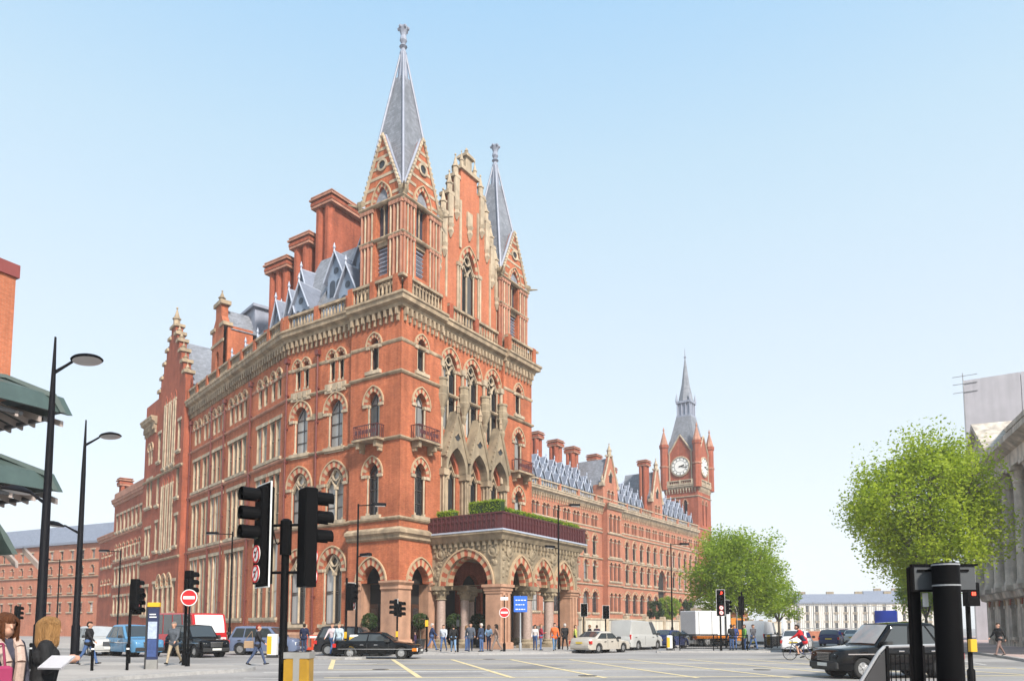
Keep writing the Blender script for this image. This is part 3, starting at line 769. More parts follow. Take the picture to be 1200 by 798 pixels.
b.box(GU0, GU1, .5, .8, 24, 29); b.add([(GU1,0,0),(GU1,.75,0),(GU1,.75,29),(GU1,0,29)], [(0,1,2,3)])
b.build('wall', [BRICK2, STONEW], hotel, FG)
for (u,z,w,h,r) in lo:
    k = [k for k in ('lancet','tower_first','tall_rect','small_light') if WIN[k]['op'] == (w,h,r)][0]
    win(k, hotel, FG, u, z)
b = MB()
for hw, z in [(4.7,29.6),(3.9,31.0),(3.0,32.5),(2.1,33.9),(1.2,35.0)]:
    for q in (-1, 1):
        b.box(gc+q*hw-.5, gc+q*hw+.5, -.2, 1.0, z, z+.35); pinnacle(b, (gc+q*hw, .3, 0), z+.3, .9, .22)
b.box(gc-1.0, gc+1.0, -.2, 1.0, 36.2, 36.5); pinnacle(b, (gc,.3,0), 36.4, 2.4, .38)
b.build('coping', STONE, hotel, FG)
b = MB(); b.extrude(prof(CORNICE, 26), GU0, gc-5.2); b.build('cornice', STONE, hotel, FG)
b = MB(); corbels(b, GU0, gc-5.2, 25, 26); b.build('corbel_table', STONE, hotel, FG)
course(FG, STR, 9.2, 1, GU0, GU1); course(FG, STR, 19.2, 1, GU0, GU1)
rf = MB(); rf.prism([(gc-5,28.5),(gc+5,28.5),(gc,34.8)], .85, 12, cap0=False); rf.build('roof', SLATE, hotel, FG)

# --- lower range beyond
FLo = FW @ T(0, .4, 0)
LE = -60
lo = []
for i in range(9):
    u = -41.7-i*2.05
    lo += [op('plain_rect',u,15.2), op('round_head',u,11.2), op('plain_rect',u,7.6), op('plain_rect',u,3.6)]
b = MB(); wall(b, LE, GU0, 0, 19.6, lo, depth=.4, rmat=1); b.add([(LE,12,0),(LE,0,0),(LE,0,19.6),(LE,12,19.6)], [(0,1,2,3)]); b.build('wall', [BRICK2, STONEW], hotel, FLo)
for (u,z,w,h,r) in lo: win('plain_rect' if r == 0 else 'round_head', hotel, FLo, u, z)
b = MB(); b.extrude(prof(CORNICE, 19.0, .7), LE, GU0); b.box(LE,GU0,-.1,.3,19.9,20.9); b.build('cornice', STONER, hotel, FLo)
course(FLo, STR, 14.4, 1, LE, GU0, st=STONER); course(FLo, STR, 10.6, 1, LE, GU0, st=STONER)
MB().add([(LE,0,19.9),(GU0,0,19.9),(GU0,12,19.9),(LE,12,19.9)], [(0,1,2,3)]).build('flat_roof', LEAD, hotel, FLo)
chimney(hotel, FLo @ T(LE+.2, .3, 19.9), 1.4, 1.4, 3.2, BRICK2)
L2 = -71
lo = [op('round_head', -61.8-i*2.2, z) for i in range(4) for z in (10.8, 6.6)]
b = MB(); wall(b, L2, LE, 0, 15.2, lo, depth=.4); b.build('wall', BRICK2, hotel, FLo @ T(0,.5,0))
for (u,z,w,h,r) in lo: win('round_head', hotel, FLo @ T(0,.5,0), u, z)
b = MB(); b.extrude(prof(CORNICE, 14.6, .6), L2, LE); b.build('cornice', STONER, hotel, FLo @ T(0,.5,0))
MB().add([(L2,.5,15.4),(LE,.5,15.4),(LE,12,15.4),(L2,12,15.4)], [(0,1,2,3)]).build('flat_roof', LEAD, hotel, FLo)

# --- upper stages of the two towers
def dring_(mb, cx, cz, r0, r1, y0, y1, n=14):
    for i in range(n):
        a, b_ = 2*math.pi*i/n, 2*math.pi*(i+1)/n
        mb.prism([(cx+r0*math.cos(a),cz+r0*math.sin(a)),(cx+r1*math.cos(a),cz+r1*math.sin(a)),(cx+r1*math.cos(b_),cz+r1*math.sin(b_)),(cx+r0*math.cos(b_),cz+r0*math.sin(b_))], y0, y1)
def tower_top(F, k=1):
    F = F @ T(0,0,25.9) @ Matrix.Diagonal((1,1,k,1)) @ T(0,0,-25.9)
    # F: origin at the tower's outer corner nearest the street; square s, stands behind the parapet
    s = 4.35; in_ = .32
    z0, zm, zc, zv, za, zt = 25.9, 31.7, 34.4, 34.6, 40.3, 49.2
    c = s/2
    faces = [F @ T(in_, in_, 0), F @ T(in_+s, in_, 0) @ RZ(90), F @ T(in_+s, in_+s, 0) @ RZ(180), F @ T(in_, in_+s, 0) @ RZ(270)]
    for Fi in faces:
        b = MB(); ow, orr, zsp = 1.3, 1.35, zv
        wall(b, .0, s, z0, zv, [(c, 28.6, ow, zv-28.6, 0)], depth=.55)
        ap = [(c+x, zsp+z) for x, z in arch_pts(ow, orr)]; k_ = len(ap)//2
        b.prism([(0,zv)]+ap[:k_+1]+[(c,za),(c-.08,za)], 0, .5); b.prism([(s,zv),(c+.08,za),(c,za)]+ap[k_:], 0, .5)
        b.build('tower_wall', BRICK, hotel, Fi)
        # opening: louvred light below, open traceried light above
        w = MB(); w.box(c-.65,c+.65,.2,.42,z0+5.2,z0+5.75); w.tube((c,.3,31.6),(c,.3,34.3),.07,n=6); w.box(c-.12,c+.12,.22,.38,34.2,34.4)
        ring(w, .42, .4, .1, .22, .4, c-.31, 34.4, 1, (0,0), False); ring(w, .42, .4, .1, .22, .4, c+.31, 34.4, 1, (0,0), False); dring_(w, c, 35.25, .17, .28, .22, .4)
        wo = w.build('window', STONE, hotel, Fi)
        q = [(c+a, 31.6+d) for a, d in outline(1.3, zsp-31.6, orr)]
        put('louvre', MB().add([(a,.5,d) for a,d in q], [tuple(range(len(q)))]).mesh('louvre', GLASSB), wo, Fi)
        lv = MB(); lv.add([(c-.65,.5,28.6),(c+.65,.5,28.6),(c+.65,.5,31.2),(c-.65,.5,31.2)], [(0,1,2,3)])
        for i in range(7): lv.box(c-.56,c+.56,.3,.42,28.75+i*.35,28.83+i*.35)
        put('louvre', lv.mesh('lower_louvre', LEAD), wo, Fi)
        a = MB(); ring(a, ow, orr, .32, -.06, .15, c, zsp, 15, (0,1)); ring(a, ow+.64, orr+.35, .1, -.16, .1, c, zsp, 9, (1,1), False)
        put('arch', a.mesh('tower_arch', [VOUR, VOUS]), wo, Fi)
        # striped gable: stone courses, roundel and crocketed coping
        g = MB()
        for z in (35.0, 35.9, 36.7, 37.5, 38.3, 39.0):
            hw = c*(za-z)/(za-zv)-.12
            if z < 36.4:
                wi = 1.08 if z < 35.5 else .75
                for q_ in (-1,1): g.box(c+q_*(hw+wi)/2-(hw-wi)/2, c+q_*(hw+wi)/2+(hw-wi)/2, -.035, .1, z, z+.24)
            else: g.box(c-hw, c+hw, -.035, .1, z, z+.24)
        dring_(g, c, 37.75, .34, .52, -.12, .05); g.lathe([(.34,0),(.34,.04)], (c,0,37.75), 12, 1, RX(90))
        for q_ in (-1, 1):
            n = 15
            g.tube((c+q_*(c+.05),-.06,zv-.1),(c,-.06,za+.1), .13, .11, 6)
            for i in range(n):
                f_ = (i+.5)/n; g.ball((c+q_*(c+.12)*(1-f_), -.1, zv+(za-zv)*f_+.05), .14, n=5, m=4)
        g.build('gable_dressing', [STONEW, DKGREY], hotel, Fi)
        # corner shafts
        sh = MB()
        for j, x in enumerate((.12, .48, .84, 1.2, s-1.2, s-.84, s-.48, s-.12)):
            sh.tube((x,-.06,z0+1.9),(x,-.06,zc-.35), .1 if j in (0,2,5,7) else .075, n=6, mat=0 if j in (0,2,5,7) else 1)
            sh.box(x-.15,x+.15,-.18,.05,zc-.4,zc-.1); sh.box(x-.14,x+.14,-.16,.05,zm-.45,zm-.2)
        sh.build('shaft', [STONER, STONEW], hotel, Fi, True)
        for p_, z_, k_ in ((STR, zc-.05, 1.1), (STR, zm-.25, .8), (STRB, z0+1.0, .55)): course(Fi, p_, z_, k_, 0, s, 1, 1)
        k = MB(); k.lathe([(.12,zc-.2),(.2,zc+.1),(.38,zc+.5),(.42,zc+.8),(.15,zc+.95),(.05,zc+1.1)], (0,0,0), 7)
        k.tube((-.1,-.1,zc+.5),(-.75,-.75,zc+.62),.13,.05,6)
        k.build('gargoyle', STONEP, hotel, Fi)
        # little roof behind the gable running into the spire
        r = MB(); 
        for q_ in (-1,1):
            r.add([(c+q_*(c+.05),.1,zv-.05),(c,.1,za-.02),(c,c,za-.02)], [(0,1,2)])
        ro = r.build('gable_roof', SLATE, hotel, Fi)
        fl = MB()
        for q_ in (-1,1): fl.tube((c+q_*(c+.02),.2,zv+.05),(c,.26,za+.1),.2,.14,6)
        put('flashing', fl.mesh('flashing', LEAD, True), ro, Fi)
    Fc = F @ T(in_+c, in_+c, 0)
    sp = MB(); e = c+.02
    zt0 = 46.5; e1 = e*(zt-zt0)/(zt-zv)
    sp.add([(-e,-e,zv),(e,-e,zv),(e,e,zv),(-e,e,zv),(-e1,-e1,zt0),(e1,-e1,zt0),(e1,e1,zt0),(-e1,e1,zt0)], [(0,1,5,4),(1,2,6,5),(2,3,7,6),(3,0,4,7)])
    so = sp.build('spire', SLATE, hotel, Fc)
    h = MB()
    for a_, b_ in ((-1,-1),(1,-1),(1,1),(-1,1)):
        h.tube((a_*e,b_*e,zv),(a_*.12,b_*.12,zt-.3), .12, .09, 6)
    h.lathe([(.5,zt0-.6),(.42,zt0+.2),(.26,zt-.6),(.3,zt-.4),(.2,zt-.1)], (0,0,0), 8)
    put('hip_roll', h.mesh('spire_hips', LEAD, True), so, Fc)
    fi = MB(); fi.lathe([(.17,zt-.4),(.17,zt),(.34,zt+.18),(.16,zt+.4),(.2,zt+.5),(.3,zt+.7),(.28,zt+.9),(.22,zt+1.15),(.26,zt+1.35),(.4,zt+1.7),(.42,zt+1.85),(.2,zt+1.95)], (0,0,0), 8)
    for i in range(6):
        t = i*math.pi/3; fi.ball((.38*math.cos(t),.38*math.sin(t),zt+1.78), .15, n=5, m=4)
    put('finial', fi.mesh('spire_finial', LEAD), so, Fc)
tower_top(FR, .972)
tower_top(FR @ T(RW-4.35-.64, 0, 0), .865)

# --- stepped centre gable between the spires
Fg = FR @ T(0, .75, 0); gc = 9.15
st_ = [(4.25,31.0),(3.5,33.4),(2.7,35.6),(1.9,37.6),(1.15,39.5)]
b = MB()
sh = 4.35
wall(b, gc-sh, gc+sh, 25.8, 31.0, [op('gable_window', gc, 26.9)], depth=.5)
q = gable_poly(gc, sh, 33.8, [(3.5,33.8001),(2.7,35.6),(1.9,37.6),(1.15,39.5)])
b2 = MB(); wall(b2, gc-3.9, gc+3.9, 31.0, 33.8, [(gc, 31.0, 1.9, 1.1, 1.7)], depth=.5)
b.v, b.f, b.m = [], [], []
wall(b, gc-sh, gc+sh, 25.8, 33.8, [op('gable_window', gc, 26.9)], depth=.55)
b.prism(gable_poly(gc, 3.5, 33.8, [(2.7,35.6),(1.9,37.6),(1.15,39.5)]), 0, .7)
b.box(gc-sh, gc-1.6, .55, .7, 25.8, 33.8); b.box(gc+1.6, gc+sh, .55, .7, 25.8, 33.8)
b.add([(gc-sh,.7,25.8),(gc-sh,0,25.8),(gc-sh,0,33.8),(gc-sh,.7,33.8)], [(0,1,2,3)]); b.add([(gc+sh,0,25.8),(gc+sh,.7,25.8),(gc+sh,.7,33.8),(gc+sh,0,33.8)], [(0,1,2,3)])
b.build('gable_wall', BRICKL, hotel, Fg)
win('gable_window', hotel, Fg, gc, 26.9)
c = MB()
for hw, z in [(sh-.2,33.8),(3.4,35.6),(2.6,37.6),(1.8,39.5)]:
    for q in (-1, 1):
        x = gc+q*hw
        c.box(x-.42, x+.42, -.18, .85, z, z+.3); pinnacle(c, (x,.1,0), z+.25, 2.0, .26)
        c.box(x-.3, x+.3, -.16, .02, z-2.6, z-.002); c.lathe([(.06,z-3.7),(.3,z-3.2),(.22,z-2.9),(.34,z-2.6)], (x,-.06,0), 6)
c.box(gc-1.3, gc+1.3, -.2, .9, 40.68, 41.0)
c.bbox(gc-.42, gc+.42, -.02, .7, 41.0, 42.3, .06); c.box(gc-.62, gc+.62, -.2, .9, 42.2, 42.4); c.box(gc-.5, gc+.5, -.1, .8, 42.4, 42.55); c.lathe([(.3,42.55),(.34,42.7),(.12,42.9),(.2,43.0),(.03,43.3)], (gc,.3,0), 6)
for q in (-1, 1): pinnacle(c, (gc+q*.95,.1,0), 41.0, 1.5, .17)
for q in (-1, 1): c.box(gc+q*1.25-.12, gc+q*1.25+.12, -.12, .02, 33.6, 37.8)
c.box(gc-.35, gc+.35, -.16, .0, 35.9, 37.2); c.lathe([(.06,34.7),(.3,35.3),(.22,35.6),(.36,35.9)], (gc,-.08,0), 6)
c.build('coping', STONEW, hotel, Fg)
d = MB()
for q in (-1, 1):
    for x in (1.32, 1.6): d.tube((gc+q*x,-.08,26.4),(gc+q*x,-.08,31.9), .1, n=6); d.box(gc+q*x-.14,gc+q*x+.14,-.2,.02,31.9,32.2)
    d.box(gc+q*3.1-.1, gc+q*3.1+.1, -.1, .02, 26.2, 34)
d.build('shaft', STONEW, hotel, Fg, True)
rf = MB(); rf.prism([(gc-4.2,28),(gc-3.6,33.6),(gc,39.5),(gc+3.6,33.6),(gc+4.2,28)], .7, 8, cap0=False); rf.build('roof', SLATE, hotel, Fg)

# --- main roofs, dormers, chimneys
rf = MB()
rf.add([(1.0,1.0,26.2),(RW-1,1.0,26.2),(RW-1,15,26.2),(1.0,15,26.2),(5.4,5.0,35.4),(RW-5.4,5.0,35.4),(RW-5.4,15,35.4),(5.4,15,35.4)],
       [(0,1,5,4),(1,2,6,5),(2,3,7,6),(3,0,4,7),(4,5,6,7)]); rf.build('roof', SLATE, hotel, FR)
rf = MB()
rf.extrude([(.5,26.2),(4.6,33.6),(8.5,33.6),(12.5,26.2)], -25.2, 1.0, 0, 0, .1); rf.build('roof', SLATE, hotel, FW)
rf = MB(); rf.extrude([(.4,26.1),(-.1,26.1),(-.1,26.2),(.4,26.2)], -25, 0); rf.build('gutter', LEAD, hotel, FW)
# stepped ridge box on the side wing roof
rf = MB(); rf.box(-21.5,-16.5,3.4,8.4,32.5,35.2); rf.box(-21.8,-16.2,3.1,8.7,35.2,35.5); rf.build('roof_lantern', LEAD, hotel, FW)
for u, y, z in ((-7.0,.9,26.6), (-10.0,2.4,29.2), (-12.6,.9,26.6), (-7.4,3.2,30.6)): dormer('big_dormer', hotel, FM @ T(u, y, z))
for i, (u, y, z) in enumerate(((-1.6,.9,26.5), (-4.4,.9,26.5), (-3.0,2.6,29.4), (-8.4,.9,26.5), (-11.4,.9,26.5), (-7.2,2.6,29.4), (-15.0,.9,26.5))):
    dormer('big_dormer' if i < 3 else 'small_dormer', hotel, FW @ T(u, y, z))
for u, w, dp, z0, h in ((-16.9,2.5,6.5,30,12.3), (-19.9,2.5,3,30,9.2), (-23.5,3.0,3,30,7.7)):
    chimney(hotel, FL @ T(u, 6, z0), w, dp, h)
# brick attic gable standing on the side wing's parapet
Fa = FW @ T(-19.6, .15, 0)
b = MB(); wall(b, 0, 3.4, 26.2, 32.4, [(1.7,27.4,.9,2.0,.6)], depth=.4); b.box(.0,.4,.4,3,26.2,32.4); b.box(3.0,3.4,.4,3,26.2,32.4)
b.prism([(0,32.4),(3.4,32.4),(2.5,33.6),(2.5,34.8),(.9,34.8),(.9,33.6)], 0, .7); b.build('attic_gable', BRICK, hotel, Fa)
MB().add([(1.2,.38,27.3),(2.2,.38,27.3),(2.2,.38,30.1),(1.2,.38,30.1)], [(0,1,2,3)]).build('pane', GLASS, hotel, Fa)
c = MB(); c.box(.6,2.8,-.2,.9,34.8,35.2); c.box(-.2,1.0,-.18,.85,32.3,32.65); c.box(2.4,3.6,-.18,.85,32.3,32.65); c.box(-.1,3.5,-.1,.02,30.6,30.9); pinnacle(c,(1.7,.3,0),35.2,1.4,.3); c.build('coping', STONE, hotel, Fa)
rf = MB(); rf.prism([(-.1,32.0),(3.5,32.0),(1.7,34.6)], .7, 6, cap0=False); rf.build('roof', SLATE, hotel, Fa)

# --- entrance porch (porte-cochere)
PD, P0, P1 = 6.3, 3.75, 15.2             # projection, u range
FPf = FR @ T(0, -PD, 0)                  # front face, faces the road
FPl = FR @ T(P0, 0, 0) @ RZ(-90)         # left face; x runs from the wall outwards... (x: 0 at wall -> -? )
FPl = FR @ T(P0, 0, 0) @ Matrix(((0,1,0,0),(-1,0,0,0),(0,0,1,0),(0,0,0,1)))   # x -> outwards (-v), y -> +u
FPr = FR @ T(P1, -PD, 0) @ RZ(90)
zs, zt = 4.75, 8.05
fa = [(P0+2.65+i*3.2, zs, 2.2, .002, 1.7) for i in range(3)]
b = MB(); wall(b, P0, P1, zs, zt, fa, depth=.75); b.build('porch_wall', STONEP, hotel, FPf)
sa = [(PD*.52, zs, 3.9, .002, 2.15)]
b = MB(); wall(b, 0.0, PD, zs, zt, sa, depth=.75); b.build('porch_wall', STONEP, hotel, FPl)
b = MB(); wall(b, 0, PD, zs, zt, [(PD*.48, zs, 3.9, .002, 2.15)], depth=.75); b.build('porch_wall', STONEP, hotel, FPr)
inn = MB()
inn.add([(P0+.75,.75,zs),(P1-.75,.75,zs),(P1-.75,.75,zt),(P0+.75,.75,zt)], [])
for F_, a_ in ((FPf, fa), (FPl, sa), (FPr, [(PD*.48, zs, 3.9, .002, 2.15)])):
    r = MB()
    for (u,z,w,h,rs) in a_:
        n = 21 if w > 3 else 15
        ring(r, w, rs, .46, -.07, .3, u, z, n, (0,1)); ring(r, w+.92, rs+.5, .12, -.16, .1, u, z, 9, (1,1), False)
        ring(r, w-.3, rs-.15, .15, .25, .7, u, z, n, (1,0))
    r.build('arch', [VOUR, VOUS], hotel, F_)
# foliage carving in the spandrels
cv = MB(); r2 = random.Random(3)
for F_, n0, n1, aa in ((FPf, P0+.3, P1-.3, fa), (FPl, .3, PD-.3, sa)):
    cv = MB()
    for i in range(190):
        u = r2.uniform(n0, n1); z = r2.uniform(5.2, 7.55)
        if any(((u-a[0])/(a[2]/2+.75))**2 + ((z-zs)/(a[4]+.85))**2 < 1 for a in aa): continue
        s = r2.uniform(.1, .24); cv.ball((u, -.01, z), s, .1, s, 6, 4)
    for a in aa:
        for q in (-1, 1):
            uu = a[0]+q*(a[2]/2+.45)
            if n0 < uu < n1: cv.lathe([(.48,-.0),(.48,.12),(.34,.16),(.3,.08),(.1,.18)], (uu,0,7.15), 12, 0, RX(90))
    cv.build('carving', STONEP, hotel, F_)
# piers and columns
def pier(F, u, y, w, dp):
    p = MB(); p.box(u-w/2,u+w/2,y,y+dp,.6,zs-.65); p.bbox(u-w/2-.18,u+w/2+.18,y-.18,y+dp+.18,0,.6,.05)
    p.box(u-w/2-.06,u+w/2+.06,y-.06,y+dp+.06,zs-.65,zs-.45); p.box(u-w/2-.12,u+w/2+.12,y-.12,y+dp+.12,zs-.45,zs-.2); p.box(u-w/2-.22,u+w/2+.22,y-.22,y+dp+.22,zs-.2,zs)
    for q in (.27,.73): p.tube((u-w/2+w*q,y-.06,.6),(u-w/2+w*q,y-.06,zs-.6),.12,n=8)
    p.build('pier', SANDST, hotel, F, True)
def column(F, u, y, r=.4):
    o = put('column', MB().lathe([(r,.75),(r*.93,zs-1.0)], (u,y,0), 16).mesh('column', GRANITE, True), hotel, F)
    put('base', MB().box(u-.62,u+.62,y-.62,y+.62,0,.35).lathe([(.58,.35),(.6,.45),(.48,.6),(.5,.7),(.42,.78)], (u,y,0), 16).mesh('column_base', STONEP), o, F)
    c = MB().lathe([(r,zs-1.05),(r+.08,zs-1.0),(r,zs-.92),(r+.1,zs-.6),(r+.26,zs-.3)], (u,y,0), 14).box(u-.66,u+.66,y-.66,y+.66,zs-.3,zs-.003)
    for i in range(12):
        t = i*math.pi/6; c.ball((u+(r+.16)*math.cos(t), y+(r+.16)*math.sin(t), zs-.5), .13, n=5, m=4)
    put('capital', c.mesh('capital', STONEP), o, F)
pier(FPf, P0+.68, 0.02, 1.3, 1.3); pier(FPf, P1-.6, .02, 1.15, 1.15)
for i in range(2): column(FPf, P0+2.65+1.6+i*3.2, .42)
column(FPf, P0+1.35, 4.2, .34); column(FPf, P0+.42, PD-.55, .36)
column(FPf, P0+.55, 2.4-.9, .3) if False else None
column(FPf, P1-.5, PD-.6, .36)
for i in range(2): column(FPf, P0+4.25+i*3.2, PD-.5, .3)
# ceiling, cornice, parapet
MB().box(P0+.3,P1-.3,.3,PD-.05,6.95,7.1).build('porch_ceiling', STONEP, hotel, FPf)
c = MB(); c.extrude([(0,zt-.25),(-.3,zt-.1),(-.45,zt+.2),(-.62,zt+.35),(-.62,zt+.5),(.1,zt+.5),(.1,zt-.25)], P0, P1, 0, 1, 1); corbels(c, P0, P1, zt-.75, zt-.1, 0, .5, .26)
c.build('porch_cornice', STONEP, hotel, FPf)
c = MB(); c.extrude([(0,zt-.25),(-.3,zt-.1),(-.45,zt+.2),(-.62,zt+.35),(-.62,zt+.5),(.1,zt+.5),(.1,zt-.25)], 0.02, PD, 0, 0, 1); corbels(c, .1, PD, zt-.75, zt-.1, 0, .5, .26)
c.build('porch_cornice', STONEP, hotel, FPl)
c = MB(); c.extrude([(0,zt-.25),(-.3,zt-.1),(-.45,zt+.2),(-.62,zt+.35),(-.62,zt+.5),(.1,zt+.5),(.1,zt-.25)], 0, PD-.02, 0, 1, 0)
c.build('porch_cornice', STONEP, hotel, FPr)
MB().box(P0+.1,P1-.1,.1,PD-.05,zt+.2,zt+.42).build('terrace', LEAD, hotel, FPf)
def rail(F, u0, u1, m0, m1):
    lead = MB(); lead.extrude([(-.66,zt+.5),(-.3,zt+.5),(-.3,zt+.62),(-.66,zt+.62)], u0, u1, 0, m0, m1); lead.build('parapet_curb', LEADW, hotel, F)
    r = MB(); r.extrude([(-.52,zt+.62),(-.44,zt+.62),(-.44,zt+1.72),(-.52,zt+1.72)], u0, u1, 0, m0, m1)
    r.extrude([(-.58,zt+1.72),(-.38,zt+1.72),(-.38,zt+1.84),(-.58,zt+1.84)], u0, u1, 0, m0, m1)
    n = round((u1-u0)/.42)
    for i in range(n+1):
        u = u0+.05+(u1-u0-.1)*i/n; r.box(u-.05,u+.05,-.6,-.5,zt+.62,zt+1.72)
    for i in range(n):
        u = u0+.05+(u1-u0-.1)*(i+.5)/n; r.lathe([(.13,0),(.13,.05),(.07,.07)], (u,-.51,zt+1.35), 6, 0, RX(90)); r.box(u-.1,u+.1,-.56,-.5,zt+.8,zt+1.05)
    r.build('iron_parapet', IRON, hotel, F)
rail(FPf, P0, P1, 1, 1); rail(FPl, .05, PD, 0, 1); rail(FPr, 0, PD-.05, 1, 0)
# ------------------------------------------------------------------ long front wing and clock tower
FWG = T(5.285, 113, 0) @ RZ(54.5)
wing = thing('hotel_wing', 'long red brick wing with rows of arched windows leading to the clock tower', 'building', FWG)
U0, U1, ZB = -14.0, 62.0, 1.9
BAY = 3.04
ops = []; ws = []
for i in range(25):
    u = -12.2 + i*BAY
    if 17.4 < u < 23.6: continue
    big = 39.8 < u < 45.2
    for q in (-.55, .55): ws.append(('wing_small', u+q, 18.9))
    ws.append(('wing_arch', u-.0, 13.95))
    if not big: ws += [('wing_arch', u, 9.7), ('wing_ground', u, 4.2)]
ops = [op(*w) for w in ws] + [(42.5, ZB, 3.6, 8.6, 2.6)]
b = MB(); wall(b, U0, U1, ZB-.5, 23.3, ops, depth=.5); b.build('wall', BRICKP, wing, FWG)
for k, u, z in ws: win(k, wing, FWG, u, z)
b = MB(); ring(b, 3.6, 2.6, .6, -.1, .3, 42.5, ZB+8.6, 15, (0,1)); b.build('arch', [VOUR, VOUS], wing, FWG)
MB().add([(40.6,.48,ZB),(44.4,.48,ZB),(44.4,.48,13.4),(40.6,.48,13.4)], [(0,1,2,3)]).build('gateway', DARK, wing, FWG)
for z, k in ((8.75,1.2),(13.3,1.2),(17.95,1.1),(18.55,.6)): course(FWG, STR, z, k, U0, U1, 0, 0, STONEW, wing)
b = MB(); corbels(b, U0, U1, 21.3, 22.2, 0, .7); b.build('corbel_table', STONE, wing, FWG)
b = MB(); b.extrude(prof(CORNICE, 22.2), U0, U1); b.build('cornice', STONEW, wing, FWG)
b = MB(); balustrade(b, U0, U1, 23.1, 24.3, -.2, 6, .6, pm=1); b.build('balustrade', [STONEW, BRICKP], wing, FWG)
# canted bay rising to a gable
FB = FWG @ T(0, -1.1, 0)
bo = [(k, 20.5+q, z) for q in (-1.5, 0, 1.5) for k, z in (('wing_bay',18.2),('wing_bay',13.9),('wing_bay',9.7),('wing_bay',4.4))]
b = MB(); wall(b, 17.8, 23.2, ZB-.5, 23.3, [op(*w) for w in bo], depth=.5)
for u, d in ((17.8,-1),(23.2,1)): b.add([(u,0,ZB-.5),(u,1.1,ZB-.5),(u,1.1,23.3),(u,0,23.3)], [(0,1,2,3)])
b.build('bay', BRICKP, wing, FB)
for k, u, z in bo: win(k, wing, FB, u, z)
for z in (8.75,13.3,17.75): course(FB, STR, z, 1.2, 17.8, 23.2, 1, 1, STONEW, wing)
b = MB(); b.extrude(prof(CORNICE, 22.2), 17.8, 23.2, 0, 1, 1); b.build('cornice', STONEW, wing, FB)
# gables with niches
for gc_, hw, zt_ in ((20.5, 2.7, 33.0), (40.2, 2.4, 34.0)):
    Fq = FWG @ T(gc_, -.35, 0)
    b = MB(); wall(b, -hw, hw, 23.1, 26.6, [op('wing_small', -.7, 23.9), op('wing_small', .7, 23.9)], depth=.4)
    b.prism([(-hw,26.6),(hw,26.6),(hw*.8,27.6),(.5,zt_-1),(-.5,zt_-1),(-hw*.8,27.6)], 0, .5)
    for u in (-hw, hw): b.add([(u,0,23.1),(u,2,23.1),(u,2,26.6),(u,0,26.6)], [(0,1,2,3)])
    g = b.build('gable', BRICKP, wing, Fq)
    for q in (-.7, .7): win('wing_small', wing, Fq, q, 23.9)
    c = MB()
    for q in (-1, 1): c.tube((q*hw,-.05,26.7),(q*.45,-.05,zt_-1),.2,.16,6); c.box(q*hw-.35,q*hw+.35,-.2,.7,26.3,26.9); pinnacle(c,(q*hw,.2,0),26.9,1.6,.25)
    c.box(-.7,.7,-.2,.7,zt_-1.1,zt_-.8); pinnacle(c,(0,.2,0),zt_-.8,2.2,.4); ring(c, 1.1, .9, .3, -.12, .05, 0, 28.4, 1, (0,0), False)
    put('coping', c.mesh('gable_coping', STONEW), g, Fq)
    put('niche', MB().prism([(a, 27.2+z) for a, z in outline(1.0, 1.2, .8)], -.03, .02).mesh('niche', DARK), g, Fq)
    r = MB(); r.prism([(-hw,26.3),(hw,26.3),(0,zt_-1.3)], .5, 7, cap0=False); put('gable_roof', r.mesh('gable_roof', SLATE), g, Fq)
rf = MB(); rf.extrude([(.5,23.2),(5.4,29.0),(9.5,29.0),(15,23.2)], U0, U1); rf.build('roof', SLATE, wing, FWG)
MB().add([(U0,0,ZB),(U0,15,ZB),(U0,15,23.2),(U0,0,23.2)], [(0,3,2,1)]).build('end_wall', BRICKP, wing, FWG)
for row, (y, z, off) in enumerate(((.8,23.9,0), (2.1,25.5,1.0), (3.4,27.0,0))):
    for i in range(30):
        u = -12.6+off+i*2.5
        if u > 60.5 or abs(u-20.5) < 3.5 or abs(u-40.2) < 3.2: continue
        dormer('small_dormer', wing, FWG @ T(u, y, z))
for u, w, z in ((5.6,1.5,33.6), (11.6,1.9,33.5), (17.2,1.9,33.4), (25.4,2.0,33.6), (31.8,1.6,32.3), (44.5,1.8,32.4), (52.5,1.6,31.5)):
    chimney(wing, FWG @ T(u, 5.2, 26), w, 1.8, z+.5-26, BRICK2)
chimney(wing, FWG @ T(37.3, .6, 24), 1.7, 1.7, 10.6, BRICK2)

